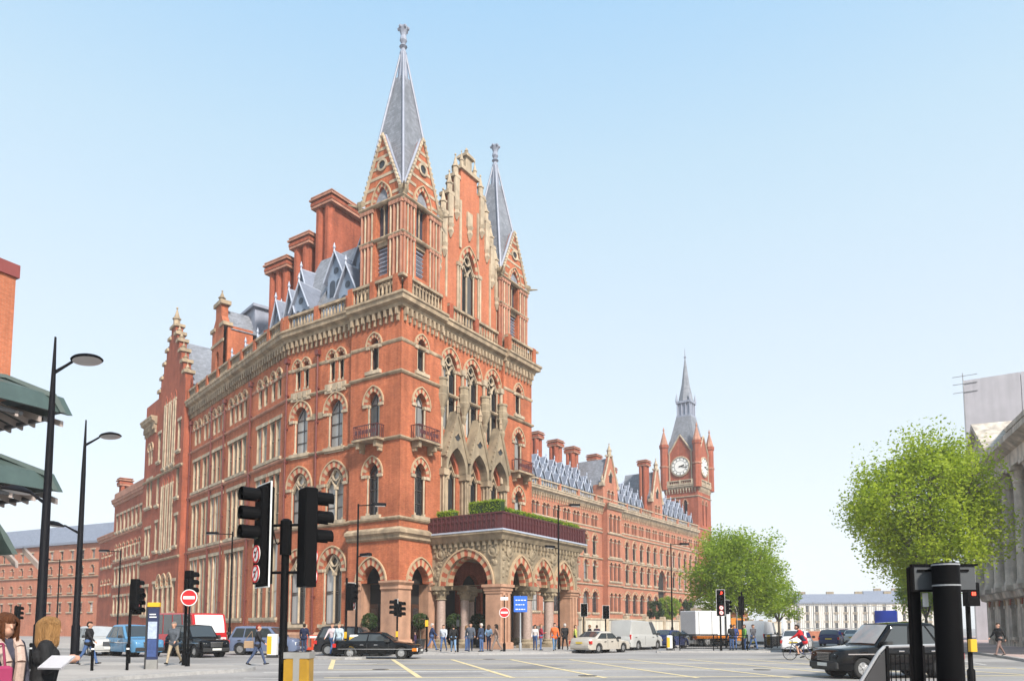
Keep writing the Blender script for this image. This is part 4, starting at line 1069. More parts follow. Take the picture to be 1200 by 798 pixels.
clock = thing('clock_tower', 'tall red brick clock tower with white clock faces and slate spire', 'clock tower', FWG @ T(62, 0, 0))
tw = 7.9
FT = FWG @ T(62, -.3, 0)
sides = [(FT, True), (FT @ T(0, tw, 0) @ RZ(-90), True), (FT @ T(tw, 0, 0) @ RZ(90), False), (FT @ T(tw, tw, 0) @ RZ(180), False)]
CLOCKW = mat('clock_dial_white', (.75,.73,.68), .4, .05, 2)
for Fi, seen in sides:
    c = tw/2
    o = [op('louvre_pair', c-1.0, 24.6), op('louvre_pair', c+1.0, 24.6)] + ([op('wing_arch', c, 18.0), op('wing_arch', c, 11.0)])
    b = MB(); wall(b, 0, tw, 0, 33.4, o, depth=.5)
    b.add([(0,0,33.4),(tw,0,33.4),(tw,0,41.4),(0,0,41.4)], [(0,1,2,3)])
    b.prism([(c-2.6,41.4),(c+2.6,41.4),(c,45.2)], 0, .6)
    b.build('wall', BRICK2, clock, Fi)
    for q in (-1, 1): win('louvre_pair', clock, Fi, c+q, 24.6)
    win('wing_arch', clock, Fi, c, 18.0); win('wing_arch', clock, Fi, c, 11.0)
    for z, k in ((23.6,1.2),(30.9,1.1),(21.0,1.0)): course(Fi, STR, z, k, 0, tw, 1, 1, STONEW, clock)
    b = MB(); b.extrude(prof(CORNICE, 33.0, .8), 0, tw, 0, 1, 1); corbels(b, .2, tw-.2, 32.0, 33.0, 0, .7); b.build('cornice', STONEW, clock, Fi)
    b = MB(); balustrade(b, .8, tw-.8, 33.95, 34.9, -.3, 4, .5); b.build('balustrade', STONEW, clock, Fi)
    d = MB(); d.lathe([(2.35,0),(2.35,.25),(2.1,.32),(2.1,.16)], (c,0,38.1), 32, 0, RX(90)); d.box(c-2.75,c-2.5,-.15,.02,35,41.4); d.box(c+2.5,c+2.75,-.15,.02,35,41.4)
    for q in (-1, 1): d.tube((c+q*2.8,-.08,41.2),(c,-.08,45.4),.2,.16,6)
    d.build('clock_surround', STONEW, clock, Fi)
    f = put('clock_face', MB().lathe([(2.1,0),(2.1,.2)], (c,0,38.1), 32, 0, RX(90)).mesh('clock_face', CLOCKW), clock, Fi)
    h = MB()
    for i in range(12):
        t = i*math.pi/6; m_ = Fi and T(c+1.72*math.sin(t), -.24, 38.1+1.72*math.cos(t)) @ RY(math.degrees(t)); h.tbox(m_, .13, .05, .42)
    for i in range(48):
        t0, t1 = i*math.pi/24, (i+1)*math.pi/24
        for ra, rb in ((1.34,1.4),(1.98,2.04)): h.prism([(c+ra*math.sin(t1),38.1+ra*math.cos(t1)),(c+ra*math.sin(t0),38.1+ra*math.cos(t0)),(c+rb*math.sin(t0),38.1+rb*math.cos(t0)),(c+rb*math.sin(t1),38.1+rb*math.cos(t1))], -.235, -.2)
    put('hour_marks', h.mesh('hour_marks', DKGREY), f, Fi)
    hh = MB()
    for ang, ln, wd in ((75, 1.05, .2), (102, 1.75, .13)):
        hh.tbox(T(c,-.28,38.1) @ RY(ang) @ T(0,0,ln/2-.15), wd, .05, ln+.3)
    put('clock_hands', hh.mesh('clock_hands', BLACK), f, Fi)
for a_, b_ in ((0,0),(tw,0),(tw,tw),(0,tw)):
    p = MB(); p.lathe([(.95,33),(.95,42.6),(1.15,42.9),(1.15,43.5),(.9,43.6)], (a_,b_,0), 8)
    p.build('corner_turret', BRICK2, clock, FT)
    p = MB(); p.lathe([(1.0,43.6),(.12,46.8),(.26,47.0),(.02,47.8)], (a_,b_,0), 8); p.lathe([(1.1,38.2),(1.15,38.5),(1.0,38.6)], (a_,b_,0), 8); p.build('pinnacle', STONER, clock, FT)
sp = MB(); c = tw/2; e = c-.3
zz = [(41.3,e),(44.0,3.0),(50.2,1.75)]
for (z0,r0),(z1,r1) in zip(zz[:-1], zz[1:]):
    sp.add([(c-r0,c-r0,z0),(c+r0,c-r0,z0),(c+r0,c+r0,z0),(c-r0,c+r0,z0),(c-r1,c-r1,z1),(c+r1,c-r1,z1),(c+r1,c+r1,z1),(c-r1,c+r1,z1)], [(0,1,5,4),(1,2,6,5),(2,3,7,6),(3,0,4,7)])
sp.lathe([(1.85,54.0),(1.0,58.0),(.1,64.5)], (c,c,0), 8)
s_ = sp.build('spire', SLATE, clock, FT)
l = MB(); l.box(c-1.75,c+1.75,c-1.75,c+1.75,50.2,50.6); l.box(c-1.8,c+1.8,c-1.8,c+1.8,53.5,54.0); l.box(c-1.4,c+1.4,c-1.4,c+1.4,50.6,53.5)
for i in range(4):
    for j in range(4):
        if i in (0,3) or j in (0,3): l.tube((c-1.5+i,c-1.5+j,50.6),(c-1.5+i,c-1.5+j,53.5),.17,n=6)
for a_, b_ in ((-1,-1),(1,-1),(1,1),(-1,1)): l.lathe([(.3,54),(.25,54.6),(.02,56)], (c+a_*1.6,c+b_*1.6,0), 6)
put('lantern', l.mesh('lantern', LEAD), s_, FT)
put('finial', MB().lathe([(.14,64),(.12,64.5),(.35,64.8),(.12,65.1),(.05,67)], (c,c,0), 6).mesh('finial', LEAD), s_, FT)
for q, Fi in ((0, sides[0][0]), (1, sides[1][0])):
    r = MB()
    for s in (-1, 1): r.add([(c+s*2.6,.3,41.4),(c,.3,45.1),(c,3.6,45.1),(c+s*2.6,3.6,41.4)], [(0,1,2,3)])
    put('gable_roof', r.mesh('gable_roof', SLATE), s_, Fi)

# ------------------------------------------------------------------ ground, roads, pavements
def smooth_poly(pts, z0, z1, m, name):
    return tag(MB().prismz(pts, z0, z1).build(name, m), kind='structure')
def ground_mat(name, c, sc, var, sc2=.25):
    m = mat(name, c, .9, var, sc, .12)
    N = m.node_tree.nodes; L = m.node_tree.links
    geo = [n for n in N if n.type == 'NEW_GEOMETRY'][0]; P = N['Principled BSDF']
    vm = P.inputs['Base Color'].links[0].from_socket
    n2 = N.new('ShaderNodeTexNoise'); n2.inputs['Scale'].default_value = sc2; n2.inputs['Detail'].default_value = 5; n2.inputs['Distortion'].default_value = .6
    mp = N.new('ShaderNodeMapping'); mp.inputs['Scale'].default_value = (.35, 1, 1); mp.inputs['Rotation'].default_value = (0,0,R(-35)); L.new(geo.outputs['Position'], mp.inputs[0]); L.new(mp.outputs[0], n2.inputs['Vector'])
    r = N.new('ShaderNodeMapRange'); r.inputs[1].default_value = .35; r.inputs[2].default_value = .65; r.inputs[3].default_value = .74; r.inputs[4].default_value = 1.16; L.new(n2.outputs[0], r.inputs[0])
    s = N.new('ShaderNodeVectorMath'); s.operation = 'SCALE'; L.new(vm, s.inputs[0]); L.new(r.outputs[0], s.inputs['Scale']); L.new(s.outputs[0], P.inputs['Base Color'])
    return m
ASPH = ground_mat('worn_asphalt', (.27,.255,.243), 6, .16)
PAVE = ground_mat('paving', (.34,.315,.29), 5, .12)
PAVR = ground_mat('pink_paving', (.42,.31,.28), 5, .12)
KERB = mat('granite_kerb', (.30,.29,.28), .8, .2, 6, .2)
tag(MB().add([(-900,-55,0),(900,-55,0),(900,1400,0),(-900,1400,0)], [(0,1,2,3)]).build('road', ASPH), kind='structure')
def pavement(pts, m=PAVE, h=.12, name='pavement', kw=.28):
    # pts clockwise or not; body plus kerb stones round the edge
    o = smooth_poly(pts, -.05, h, m, name)
    n = len(pts); k = MB()
    cx = sum(p[0] for p in pts)/n; cy = sum(p[1] for p in pts)/n
    area = sum(pts[i][0]*pts[(i+1)%n][1]-pts[(i+1)%n][0]*pts[i][1] for i in range(n))
    sg = 1 if area > 0 else -1
    for i in range(n):
        a = Vector(pts[i]); b_ = Vector(pts[(i+1)%n]); d = b_-a; L_ = d.length
        if L_ < .05 or L_ > 90: continue
        d.normalize(); nn = Vector((d.y, -d.x))*sg
        cnt = max(1, round(L_/.95))
        for j in range(cnt):
            p = a+d*(L_*j/cnt+.006); q = a+d*(L_*(j+1)/cnt-.006)
            k.add([(*(p+nn*.02),-.05),(*(q+nn*.02),-.05),(*(q-nn*kw),-.05),(*(p-nn*kw),-.05),(*(p+nn*.0),h+.006),(*(q+nn*.0),h+.006),(*(q-nn*kw),h+.006),(*(p-nn*kw),h+.006)], [(4,5,6,7),(0,1,5,4),(1,2,6,5),(2,3,7,6),(3,0,4,7)])
    ko = put('kerb', k.mesh('kerb', KERB), o); ko['kind'] = 'stuff'
    return o
def arc(cx, cy, r, a0, a1, n=8): return [(cx+r*math.cos(R(a0+(a1-a0)*i/n)), cy+r*math.sin(R(a0+(a1-a0)*i/n))) for i in range(n+1)]
# left corner pavement
pavement([(-13.2,18)] + [(-12.4,23.5),(-11.1,26.2)] + arc(-12.6,28.6,2.6,-40,75,8) + [(-20,34.2),(-36,43),(-80,80),(-120,60),(-60,5)])
# hotel pavement
pavement([(-95,103),(-26.5,49.6),(-16.5,49.0),(-12,46.5)] + [(-8.5,45.2),(-2,44.6),(2.5,46.5),(6.5,51.5),(12,60),(24,77)] + [(14.5,84),(3,66),(-6,72),(-40,95),(-90,112)])
pavement([(-11.6,39.6)]+arc(-8.6,39.2,.9,-90,90,6)+[(-11.6,40.8)], name='traffic_island')
pavement([(-4.6,11.6)]+arc(-3.2,12.4,.95,-60,60,6)+[(-4.6,13.2)], name='traffic_island')
pavement([(9.6,49.3),(15.8,48.8)]+arc(16.2,49.9,1.1,-90,90,6)+[(14.6,55.5),(11.0,55)], name='traffic_island')
pavement([(17.5,52.2),(21.5,57.5),(23.5,62),(22.3,62.4),(18.5,57)], name='traffic_island')
pavement([(3.4,2.5),(4.0,7),(5.6,12.5),(6.6,15.2),(7.6,16.6),(9.6,17.6),(14,19.4),(19.5,23.5),(26.5,40),(34,60),(60,130),(90,130),(60,30),(30,2)], PAVR)
pavement([(-30,140),(-10,100),(2,90),(8,88),(70,170),(110,240),(95,260)], PAVE, .08)
# box junction and lane lines, faded paint
YEL = mat('faded_yellow_paint', (.60,.49,.27), .8, .25, 2.5)
WHT = mat('worn_white_paint', (.52,.50,.47), .8, .35, 2.2)
def at_(x, y, a): return T(x, y, 0) @ RZ(a)
def strip(p, q, w, m, z=.004, name='road_marking'):
    p = Vector(p); q = Vector(q); d = (q-p).normalized(); n_ = Vector((-d.y,d.x))*w/2
    return tag(MB().add([(*(p-n_),z),(*(q-n_),z),(*(q+n_),z),(*(p+n_),z)], [(0,1,2,3)]).build(name, m), kind='structure')
da = Vector((.22, -.975))
for i in range(10):
    p = Vector((-9.2+i*3.05, 38.4)); strip(p, p+da*(14.2 if i else 9), .2, YEL, .008)
for y0, x0, x1 in ((38.4,-9.4,18.6),(33.6,-8.2,19.6),(29.2,-7.2,20.6),(24.6,-6.2,21.6)):
    strip((x0, y0), (x1, y0+.045*(x1-x0)), .2, YEL, .004)
for (p, q, w) in (((-9.2,27.6),(3.5,28.6),.3), ((-11,33.4),(-6.2,34.2),.3), ((-13,36.5),(-7.5,43.5),.12), ((21,33),(29,55),.12), ((-8.8,24.5),(4.2,21.5),.12)): strip(p, q, w, WHT)
for i in range(7): strip((8.5+i*3.2,52.5+i*5.2),(10+i*3.2,55+i*5.2), .12, WHT)
for i in range(6):
    p = Vector((-26-i*5, 46+i*3.9)); strip(p, p+Vector((-2.2,1.7)), .12, WHT)
# patched repairs and service covers in the carriageway
PATCH = ground_mat('patched_asphalt', (.205,.195,.19), 7, .14); IRONC = mat('cast_iron_cover', (.07,.066,.062), .6, .2, 8, .2)
for i, (x, y, l_, w_, a_) in enumerate(((-3.5,26.2,5.0,1.1,12),(5.5,24.2,7.5,.9,10),(1.0,31.5,3.2,1.6,58),(14.5,33.0,4.4,1.2,14),(-6.2,36.5,2.6,1.4,40),(-1.5,22.6,3.0,.8,-4),(16,45,5,1.3,50))):
    tag(MB().add([(-l_/2,-w_/2,.002),(l_/2,-w_/2,.002),(l_/2,w_/2,.002),(-l_/2,w_/2,.002)], [(0,1,2,3)]).build('road_patch', PATCH, None, at_(x,y,a_)), kind='structure')
for i, (x, y) in enumerate(((2.6,25.6),(-5.2,29.5),(9.8,29.2),(-1.2,39.0))):
    tag(MB().lathe([(.33,.0),(.33,.014)], (0,0,0), 20).build('manhole_cover', IRONC, None, T(x,y,0)), kind='structure')
# raised forecourt in front of the wing
TER = [FWG @ Vector(v) for v in ((-16,0.2,0),(-16,-15,0),(70,-15,0),(70,.2,0))]
tag(MB().prismz([(v.x,v.y) for v in TER], 0, ZB).build('forecourt', PAVE), kind='structure')
fw = MB(); fw.box(-16,70,-15.4,-15.01,0,ZB+.75)
CREAM = mat('cream_rendered_wall', (.52,.47,.38), .85, .15, .8, streak=.2)
rw = tag(put('retaining_wall', fw.mesh('retaining_wall', CREAM), None, FWG), 'cream stone retaining wall in front of the long hotel wing', 'wall')
put('coping', MB().box(-16.1,70.1,-15.5,-14.9,ZB+.75,ZB+.95).mesh('coping', STONEW), rw, FWG)
pp = MB()
for i in range(15): put('pier', MB().bbox(-15.9+i*6,-15.2+i*6,-15.6,-14.85,0,ZB+1.35,.06).mesh('wall_pier', STONEW), rw, FWG)
# gate lodges with white domed caps
for k, (u, lab) in enumerate(((21, 'small brick gate lodge with white dome, left one on the forecourt wall'), (38, 'small brick gate lodge with white dome, right one beside the leafy tree'))):
    G = FWG @ T(u, -16.8, 0)
    g = thing('gate_lodge', lab, 'gate lodge', G, 'gate lodges of the forecourt')
    b = MB(); b.bbox(-1.7,1.7,-1.2,1.2,0,4.4,.08); b.build('body', BRICK2, g, G)
    b = MB(); b.box(-1.95,1.95,-1.45,1.45,4.4,4.75); b.box(-1.9,1.9,-1.4,1.4,3.3,3.5); b.build('cornice', STONEW, g, G)
    b = MB(); b.lathe([(1.75,4.75),(1.7,5.3),(1.35,5.9),(.7,6.4),(.15,6.7),(.2,7.0),(.03,7.3)], (0,0,0), 12); b.build('dome', mat('white_dome_%d' % k, (.72,.71,.68), .5, .06, 2), g, G, True)
    q = outline(1.1, 1.0, .5); b = MB(); b.prism([(a, 1.6+c) for a, c in q], -1.25, -1.18); b.build('window', DARK, g, G)

# ------------------------------------------------------------------ neighbouring buildings
# brick library block with copper-green canopies, far left
LB = T(-20.75, 29.8, 0) @ RZ(62)
lib = thing('library_block', 'plain orange brick tower block at left edge with green canopies', 'building', LB)
b = MB(); b.box(-14,0,0,12,11.0,16.2); b.build('upper_wall', BRICKL, lib, LB)
b = MB(); b.box(-14.1,.1,-.1,12.1,16.2,16.75); b.build('roof_edge', mat('dark_red_coping', (.20,.04,.035), .6, .1), lib, LB)
b = MB(); b.box(-14,-3.6,3.6,12,0,11.0); b.build('lower_wall', DKGREY, lib, LB)
for zc, ov in ((11.6, .2), (8.3, .1), (5.6, -.9)):
    c = MB(); c.extrude([(-ov-1.2,zc-1.0),(-ov-.9,zc-.25),(0.3,zc+.35),(1.5,zc+.35),(1.5,zc+.22),(.3,zc+.2),(-ov-.8,zc-.42),(-ov-1.05,zc-1.0)], -14, ov+.5, 0, 0, .8)
    co = c.build('canopy', COPPER, lib, LB)
    c = MB(); c.extrude([(-ov-1.2,zc-1.0),(-ov-.9,zc-.25),(0.3,zc+.35),(1.5,zc+.35),(1.5,zc+.22),(.3,zc+.2),(-ov-.8,zc-.42),(-ov-1.05,zc-1.0)], -.5, 10, 0, .8, 0)
    put('canopy_side', c.mesh('canopy_side', COPPER), co, LB @ RZ(90))
    s = MB()
    for i in range(16):
        for F_ in (0, 1):
            x = -12+i*.9
            v = [(x,-ov-.9,zc-1.25),(x+.12,-ov-.9,zc-1.25),(x+.12,1.2,zc-.5),(x,1.2,zc-.5)]
            if F_: v = [(-b_+0,a_+12,c_) for a_,b_,c_ in v]
            s.add(v+[(a_,b_,c_-.25) for a_,b_,c_ in v], [(0,1,2,3),(4,7,6,5),(0,4,5,1),(2,6,7,3),(1,5,6,2),(3,7,4,0)])
    so = put('canopy_slats', s.mesh('canopy_slats', mat('pale_slat_%d' % int(zc*10), (.36,.30,.27), .6, .1)), co, LB); so['kind'] = 'stuff'
    bm_ = MB(); bm_.box(-13,ov-.2,-ov-.9,-ov-.75,zc-1.4,zc-1.25); bm_.box(ov+.6,ov+.75,-ov-.9,10,zc-1.4,zc-1.25); put('canopy_beam', bm_.mesh('canopy_beam', DKGREY), co, LB)
for i in range(5):
    MB().box(-1.5-i*2.6,-1.2-i*2.6,.9,1.2,0,11.2).build('steel_column', BLACK, lib, LB)
for i in range(4):
    for z in (8.3, 5.2): MB().box(-3.6-i*2.6,-1.7-i*2.6,1.0,1.1,z+.9,z+2.0).build('railing_panel', DKGREY, lib, LB)

# far station side block at the left
FS = T(-96, 146, 0) @ RZ(-26) @ Matrix.Diagonal((1,1,.74,1))
far = thing('station_block', 'distant orange brick block with grey mansard roof behind the lamp columns', 'building', FS)
lo = [op('round_head', -36+i*3.1, z) for i in range(25) for z in (16.0, 11.2)]+[op('plain_rect', -36+i*3.1, z) for i in range(25) for z in (6.2, 19.6)]
b = MB(); wall(b, -40, 40, 0, 23.5, lo, depth=.4); b.build('wall', BRICKP, far, FS)
for (u,z,w,h,r) in lo: win('round_head' if r else 'plain_rect', far, FS, u, z)
for z in (10.2, 15.0, 19.2): course(FS, STR, z, 1.6, -40, 40, 0, 0, STONEW, far)
rf = MB(); rf.extrude([(0,23.5),(-.6,23.5),(-.6,24.1),(0,24.1),(2.2,29.0),(9,30),(14,24)], -40, 40); rf.build('roof', SLATEB, far, FS)
MB().box(40,60,1,14,0,18).build('side_block', BRICKP, far, FS)

# grey classical town hall at the right edge
TH = T(44.6, 69.5, 0) @ RZ(-111.3)
hall = thing('town_hall', 'sooty grey stone town hall with columns and pediments at right edge', 'building', TH)
HX = 34.0
lo = [(2.2+i*3.6, z, 1.5, h, r) for i in range(9) for z, h, r in ((.9,2.6,.7),(6.0,3.2,0))]
b = MB(); wall(b, 0, HX, 0, 16.5, lo, depth=.6); b.add([(0,12,0),(0,0,0),(0,0,16.5),(0,12,16.5)], [(0,1,2,3)]); b.build('wall', STONEG, hall, TH)
window_type('hall_low', 1.5, 2.6, .7, .3, stripes=False, shafts=False, stone=STONEG, fm=FRAMED, transoms=(1.3,))
window_type('hall_high', 1.5, 3.2, 0, 0, shafts=False, lintel=True, stone=STONEG, fm=FRAMED, transoms=(1.6,), lights=2)
for (u,z,w,h,r) in lo: win('hall_low' if r else 'hall_high', hall, TH, u, z)
for i in range(10):
    u = .4+i*3.6
    c = MB(); c.lathe([(.62,5.0),(.55,5.3),(.52,5.4),(.46,12.6)], (u,-.35,0), 14); c.box(u-.7,u+.7,-1.0,0,4.6,5.0)
    co = c.build('column', STONEG, hall, TH, True)
    k = MB(); k.lathe([(.46,12.6),(.52,12.7),(.48,12.9),(.72,13.6)], (u,-.35,0), 12); k.box(u-.75,u+.75,-1.1,0,13.6,13.9); put('capital', k.mesh('capital', STONEG), co, TH)
b = MB(); b.extrude([(0,13.9),(-1.0,13.9),(-1.0,15.0),(-1.25,15.1),(-1.8,15.5),(-1.8,15.9),(.1,15.9),(.1,13.9)], -.5, HX); b.build('entablature', STONEG, hall, TH)
b = MB(); b.extrude([(0,4.0),(-.35,4.1),(-.5,4.6),(.1,4.6),(.1,4.0)], -.3, HX); b.build('string_course', STONEG, hall, TH)
for (a0, a1) in ((3.0, 11.2),):
    b = MB(); m_ = (a0+a1)/2; b.prism([(a0,15.9),(a1,15.9),(m_,18.7)], -1.5, 1.5)
    for q in (a0, a1): b.add([(q,-1.9,15.95),(m_,-1.9,18.9),(m_,1.5,18.9),(q,1.5,15.95),(q,-1.9,16.4),(m_,-1.9,19.4),(m_,1.5,19.4),(q,1.5,16.4)], [(0,1,2,3),(4,5,6,7),(0,4,5,1),(3,7,6,2),(0,3,7,4)])
    b.build('pediment', STONEG, hall, TH)
b = MB(); b.box(0,HX,.4,1.0,15.9,18.0); b.box(-.1,HX,.2,1.2,18.0,18.4); b.build('attic', STONEG, hall, TH)
MB().box(9,HX,4,10,16,22).build('upper_block', STONEF, hall, TH)
# sheeted scaffold block behind it
SC = T(57.6, 92, 0) @ RZ(-33)
sc_b = thing('sheeted_block', 'tall building wrapped in white sheeting behind the town hall', 'building', SC)
SHEET = mat('white_sheeting', (.40,.385,.41), .6, .08, .6, streak=.1)
for i in range(4): MB().box(i*6+.03,i*6+5.97,0,14,0,33).build('sheet', SHEET, sc_b, SC)
pl = MB()
for i in range(5): pl.tube((-.05,i*3,0),(-.05,i*3,34),.06,n=6)
for z in (31.5, 32.6, 33.6): pl.tube((-1.2,-.05,z),(1.5,-.05,z),.05,n=6)
pl.build('scaffold_pole', GREY, sc_b, SC)
# pale terrace far down the road
for k, (x, y, w, h, a, lab) in enumerate(((96,262,42,11,-8,'distant pale stone terrace with slate roof at the end of the road'), (128,268,26,12.5,-14,'distant cream terrace with chimneys right of the pale stone one'))):
    FD = T(x, y, 0) @ RZ(a)
    d = thing('terrace', lab, 'building', FD, 'far terraces')
    n = int(w/3.2); lo = [op('plain_rect', 1.8+i*3.2, z) for i in range(n) for z in (1.0, 4.0, 7.0)]
    b = MB(); wall(b, 0, w, 0, h-1, lo, depth=.3); b.build('wall', STONEF, d, FD)
    for (u,z,w_,h_,r) in lo: win('plain_rect', d, FD, u, z)
    b = MB(); b.extrude([(-.4,h-1),(-.4,h-.5),(3,h+2.5),(9,h+2.5),(12,h-.5),(12,h-1)], 0, w); b.build('roof', SLATEB, d, FD)
    for i in range(4):
        b = MB(); b.box(w*.15+i*w*.23,w*.15+i*w*.23+2.4,4,5.2,h+1.5,h+3.4); b.build('chimney', STONEP, d, FD)
# low brick wall and tall railings on the far side of the junction
FN = T(43, 96, 0) @ RZ(20)
fen = thing('boundary_railing', 'tall dark railings on a low brick wall across the road', 'fence', FN)
MB().box(-8,8,-.2,.2,0,1.2).build('brick_base', BRICKP, fen, FN)
for i in range(6): MB().box(-7.9+i*3,-7.81+i*3,-.05,.05,1.2,4.9).build('post', GREY, fen, FN)
r = MB(); r.box(-8,8,-.04,.04,4.4,4.5); r.box(-8,8,-.04,.04,1.5,1.6)
for i in range(53): r.box(-7.9+i*.3,-7.87+i*.3,-.02,.02,1.2,4.7)
r.build('railing_bars', GREY, fen, FN)
# ------------------------------------------------------------------ vehicles (x forwards, y to the left, z up)
def paint(name, c, rough=.25, metal=0): return mat(name, c, rough, .05, 1.5, metal=metal, coat=.2, spec=.2)
P_BLACK = paint('black_car_paint', (.003,.003,.0035), .1); P_DKGREY = paint('dark_grey_car_paint', (.018,.019,.022), .25)
P_SILVER = paint('silver_car_paint', (.50,.50,.48), .3, .3); P_CHAMP = paint('champagne_car_paint', (.50,.46,.40), .3, .3)
P_WHITE = paint('white_car_paint', (.66,.66,.66)); P_BLUEG = paint('grey_blue_car_paint', (.12,.15,.23)); P_RED = paint('red_car_paint', (.40,.012,.014))
P_LBLUE = paint('light_blue_wrap', (.08,.21,.36)); P_NAVY = paint('navy_car_paint', (.02,.03,.09)); P_BLUE = paint('blue_lorry_paint', (.02,.05,.36))
VGLASS = mat('car_glass', (.035,.042,.045), .03, .05, 2, spec=.9); VGLASSL = mat('painted_reflection_windscreen', (.34,.36,.37), .03, .1, 2, spec=1.0)  # the pale windscreen base colour stands in for a bright reflection
TYRE = mat('tyre_rubber', (.012,.012,.012), .8, .1, 8); RIM = mat('wheel_rim', (.42,.42,.42), .3, .08, 5, metal=.6)
CHROME = mat('chrome', (.55,.55,.55), .15, .03, 3, metal=.9); TRIM = mat('black_plastic_trim', (.02,.02,.02), .6, .1, 6)
LENS = mat('headlamp_lens', (.62,.63,.62), .08, .05, 4, spec=.9); TAIL = mat('red_tail_lens', (.45,.02,.015), .15, .05, 4); AMBER = mat('amber_lens', (.55,.16,.01), .15, .05, 4)
PLATEY = mat('yellow_plate', (.58,.42,.03), .4, .03, 4); PLATEW = mat('white_plate', (.62,.62,.58), .4, .03, 4)

WHEELS = {}
def wheel_meshes(r, w=.2, dark=False):
    k = (r, w, dark)
    if k in WHEELS: return WHEELS[k]
    t = MB().lathe([(r*.62,-w/2),(r*.9,-w/2),(r,-w/2+.03),(r,w/2-.03),(r*.9,w/2),(r*.62,w/2)], (0,0,0), 20, 0, RX(90), False)
    m = MB(); m.lathe([(r*.66,-w/2+.02),(r*.6,w/2-.035),(r*.52,w/2-.03),(r*.5,w/2-.05)], (0,0,0), 20, 0, RX(-90))
    m.lathe([(r*.16,w/2-.06),(r*.16,w/2-.005),(r*.1,w/2)], (0,0,0), 10, 0, RX(-90))
    for i in range(7):
        a = 2*math.pi*i/7; m.tbox(RX(-90) @ RZ(math.degrees(a)) @ T(r*.32,0,w/2-.04), r*.4, .07, .03)
    WHEELS[k] = (t.mesh('tyre', TYRE, True), m.mesh('rim', TRIM if dark else RIM))
    return WHEELS[k]

def lerp_prof(pr, x):
    for (a, za), (b, zb) in zip(pr[:-1], pr[1:]):
        if (a-x)*(b-x) <= 0 and a != b: return za+(zb-za)*(x-a)/(b-a)
    return pr[0][1] if abs(x-pr[0][0]) < abs(x-pr[-1][0]) else pr[-1][1]

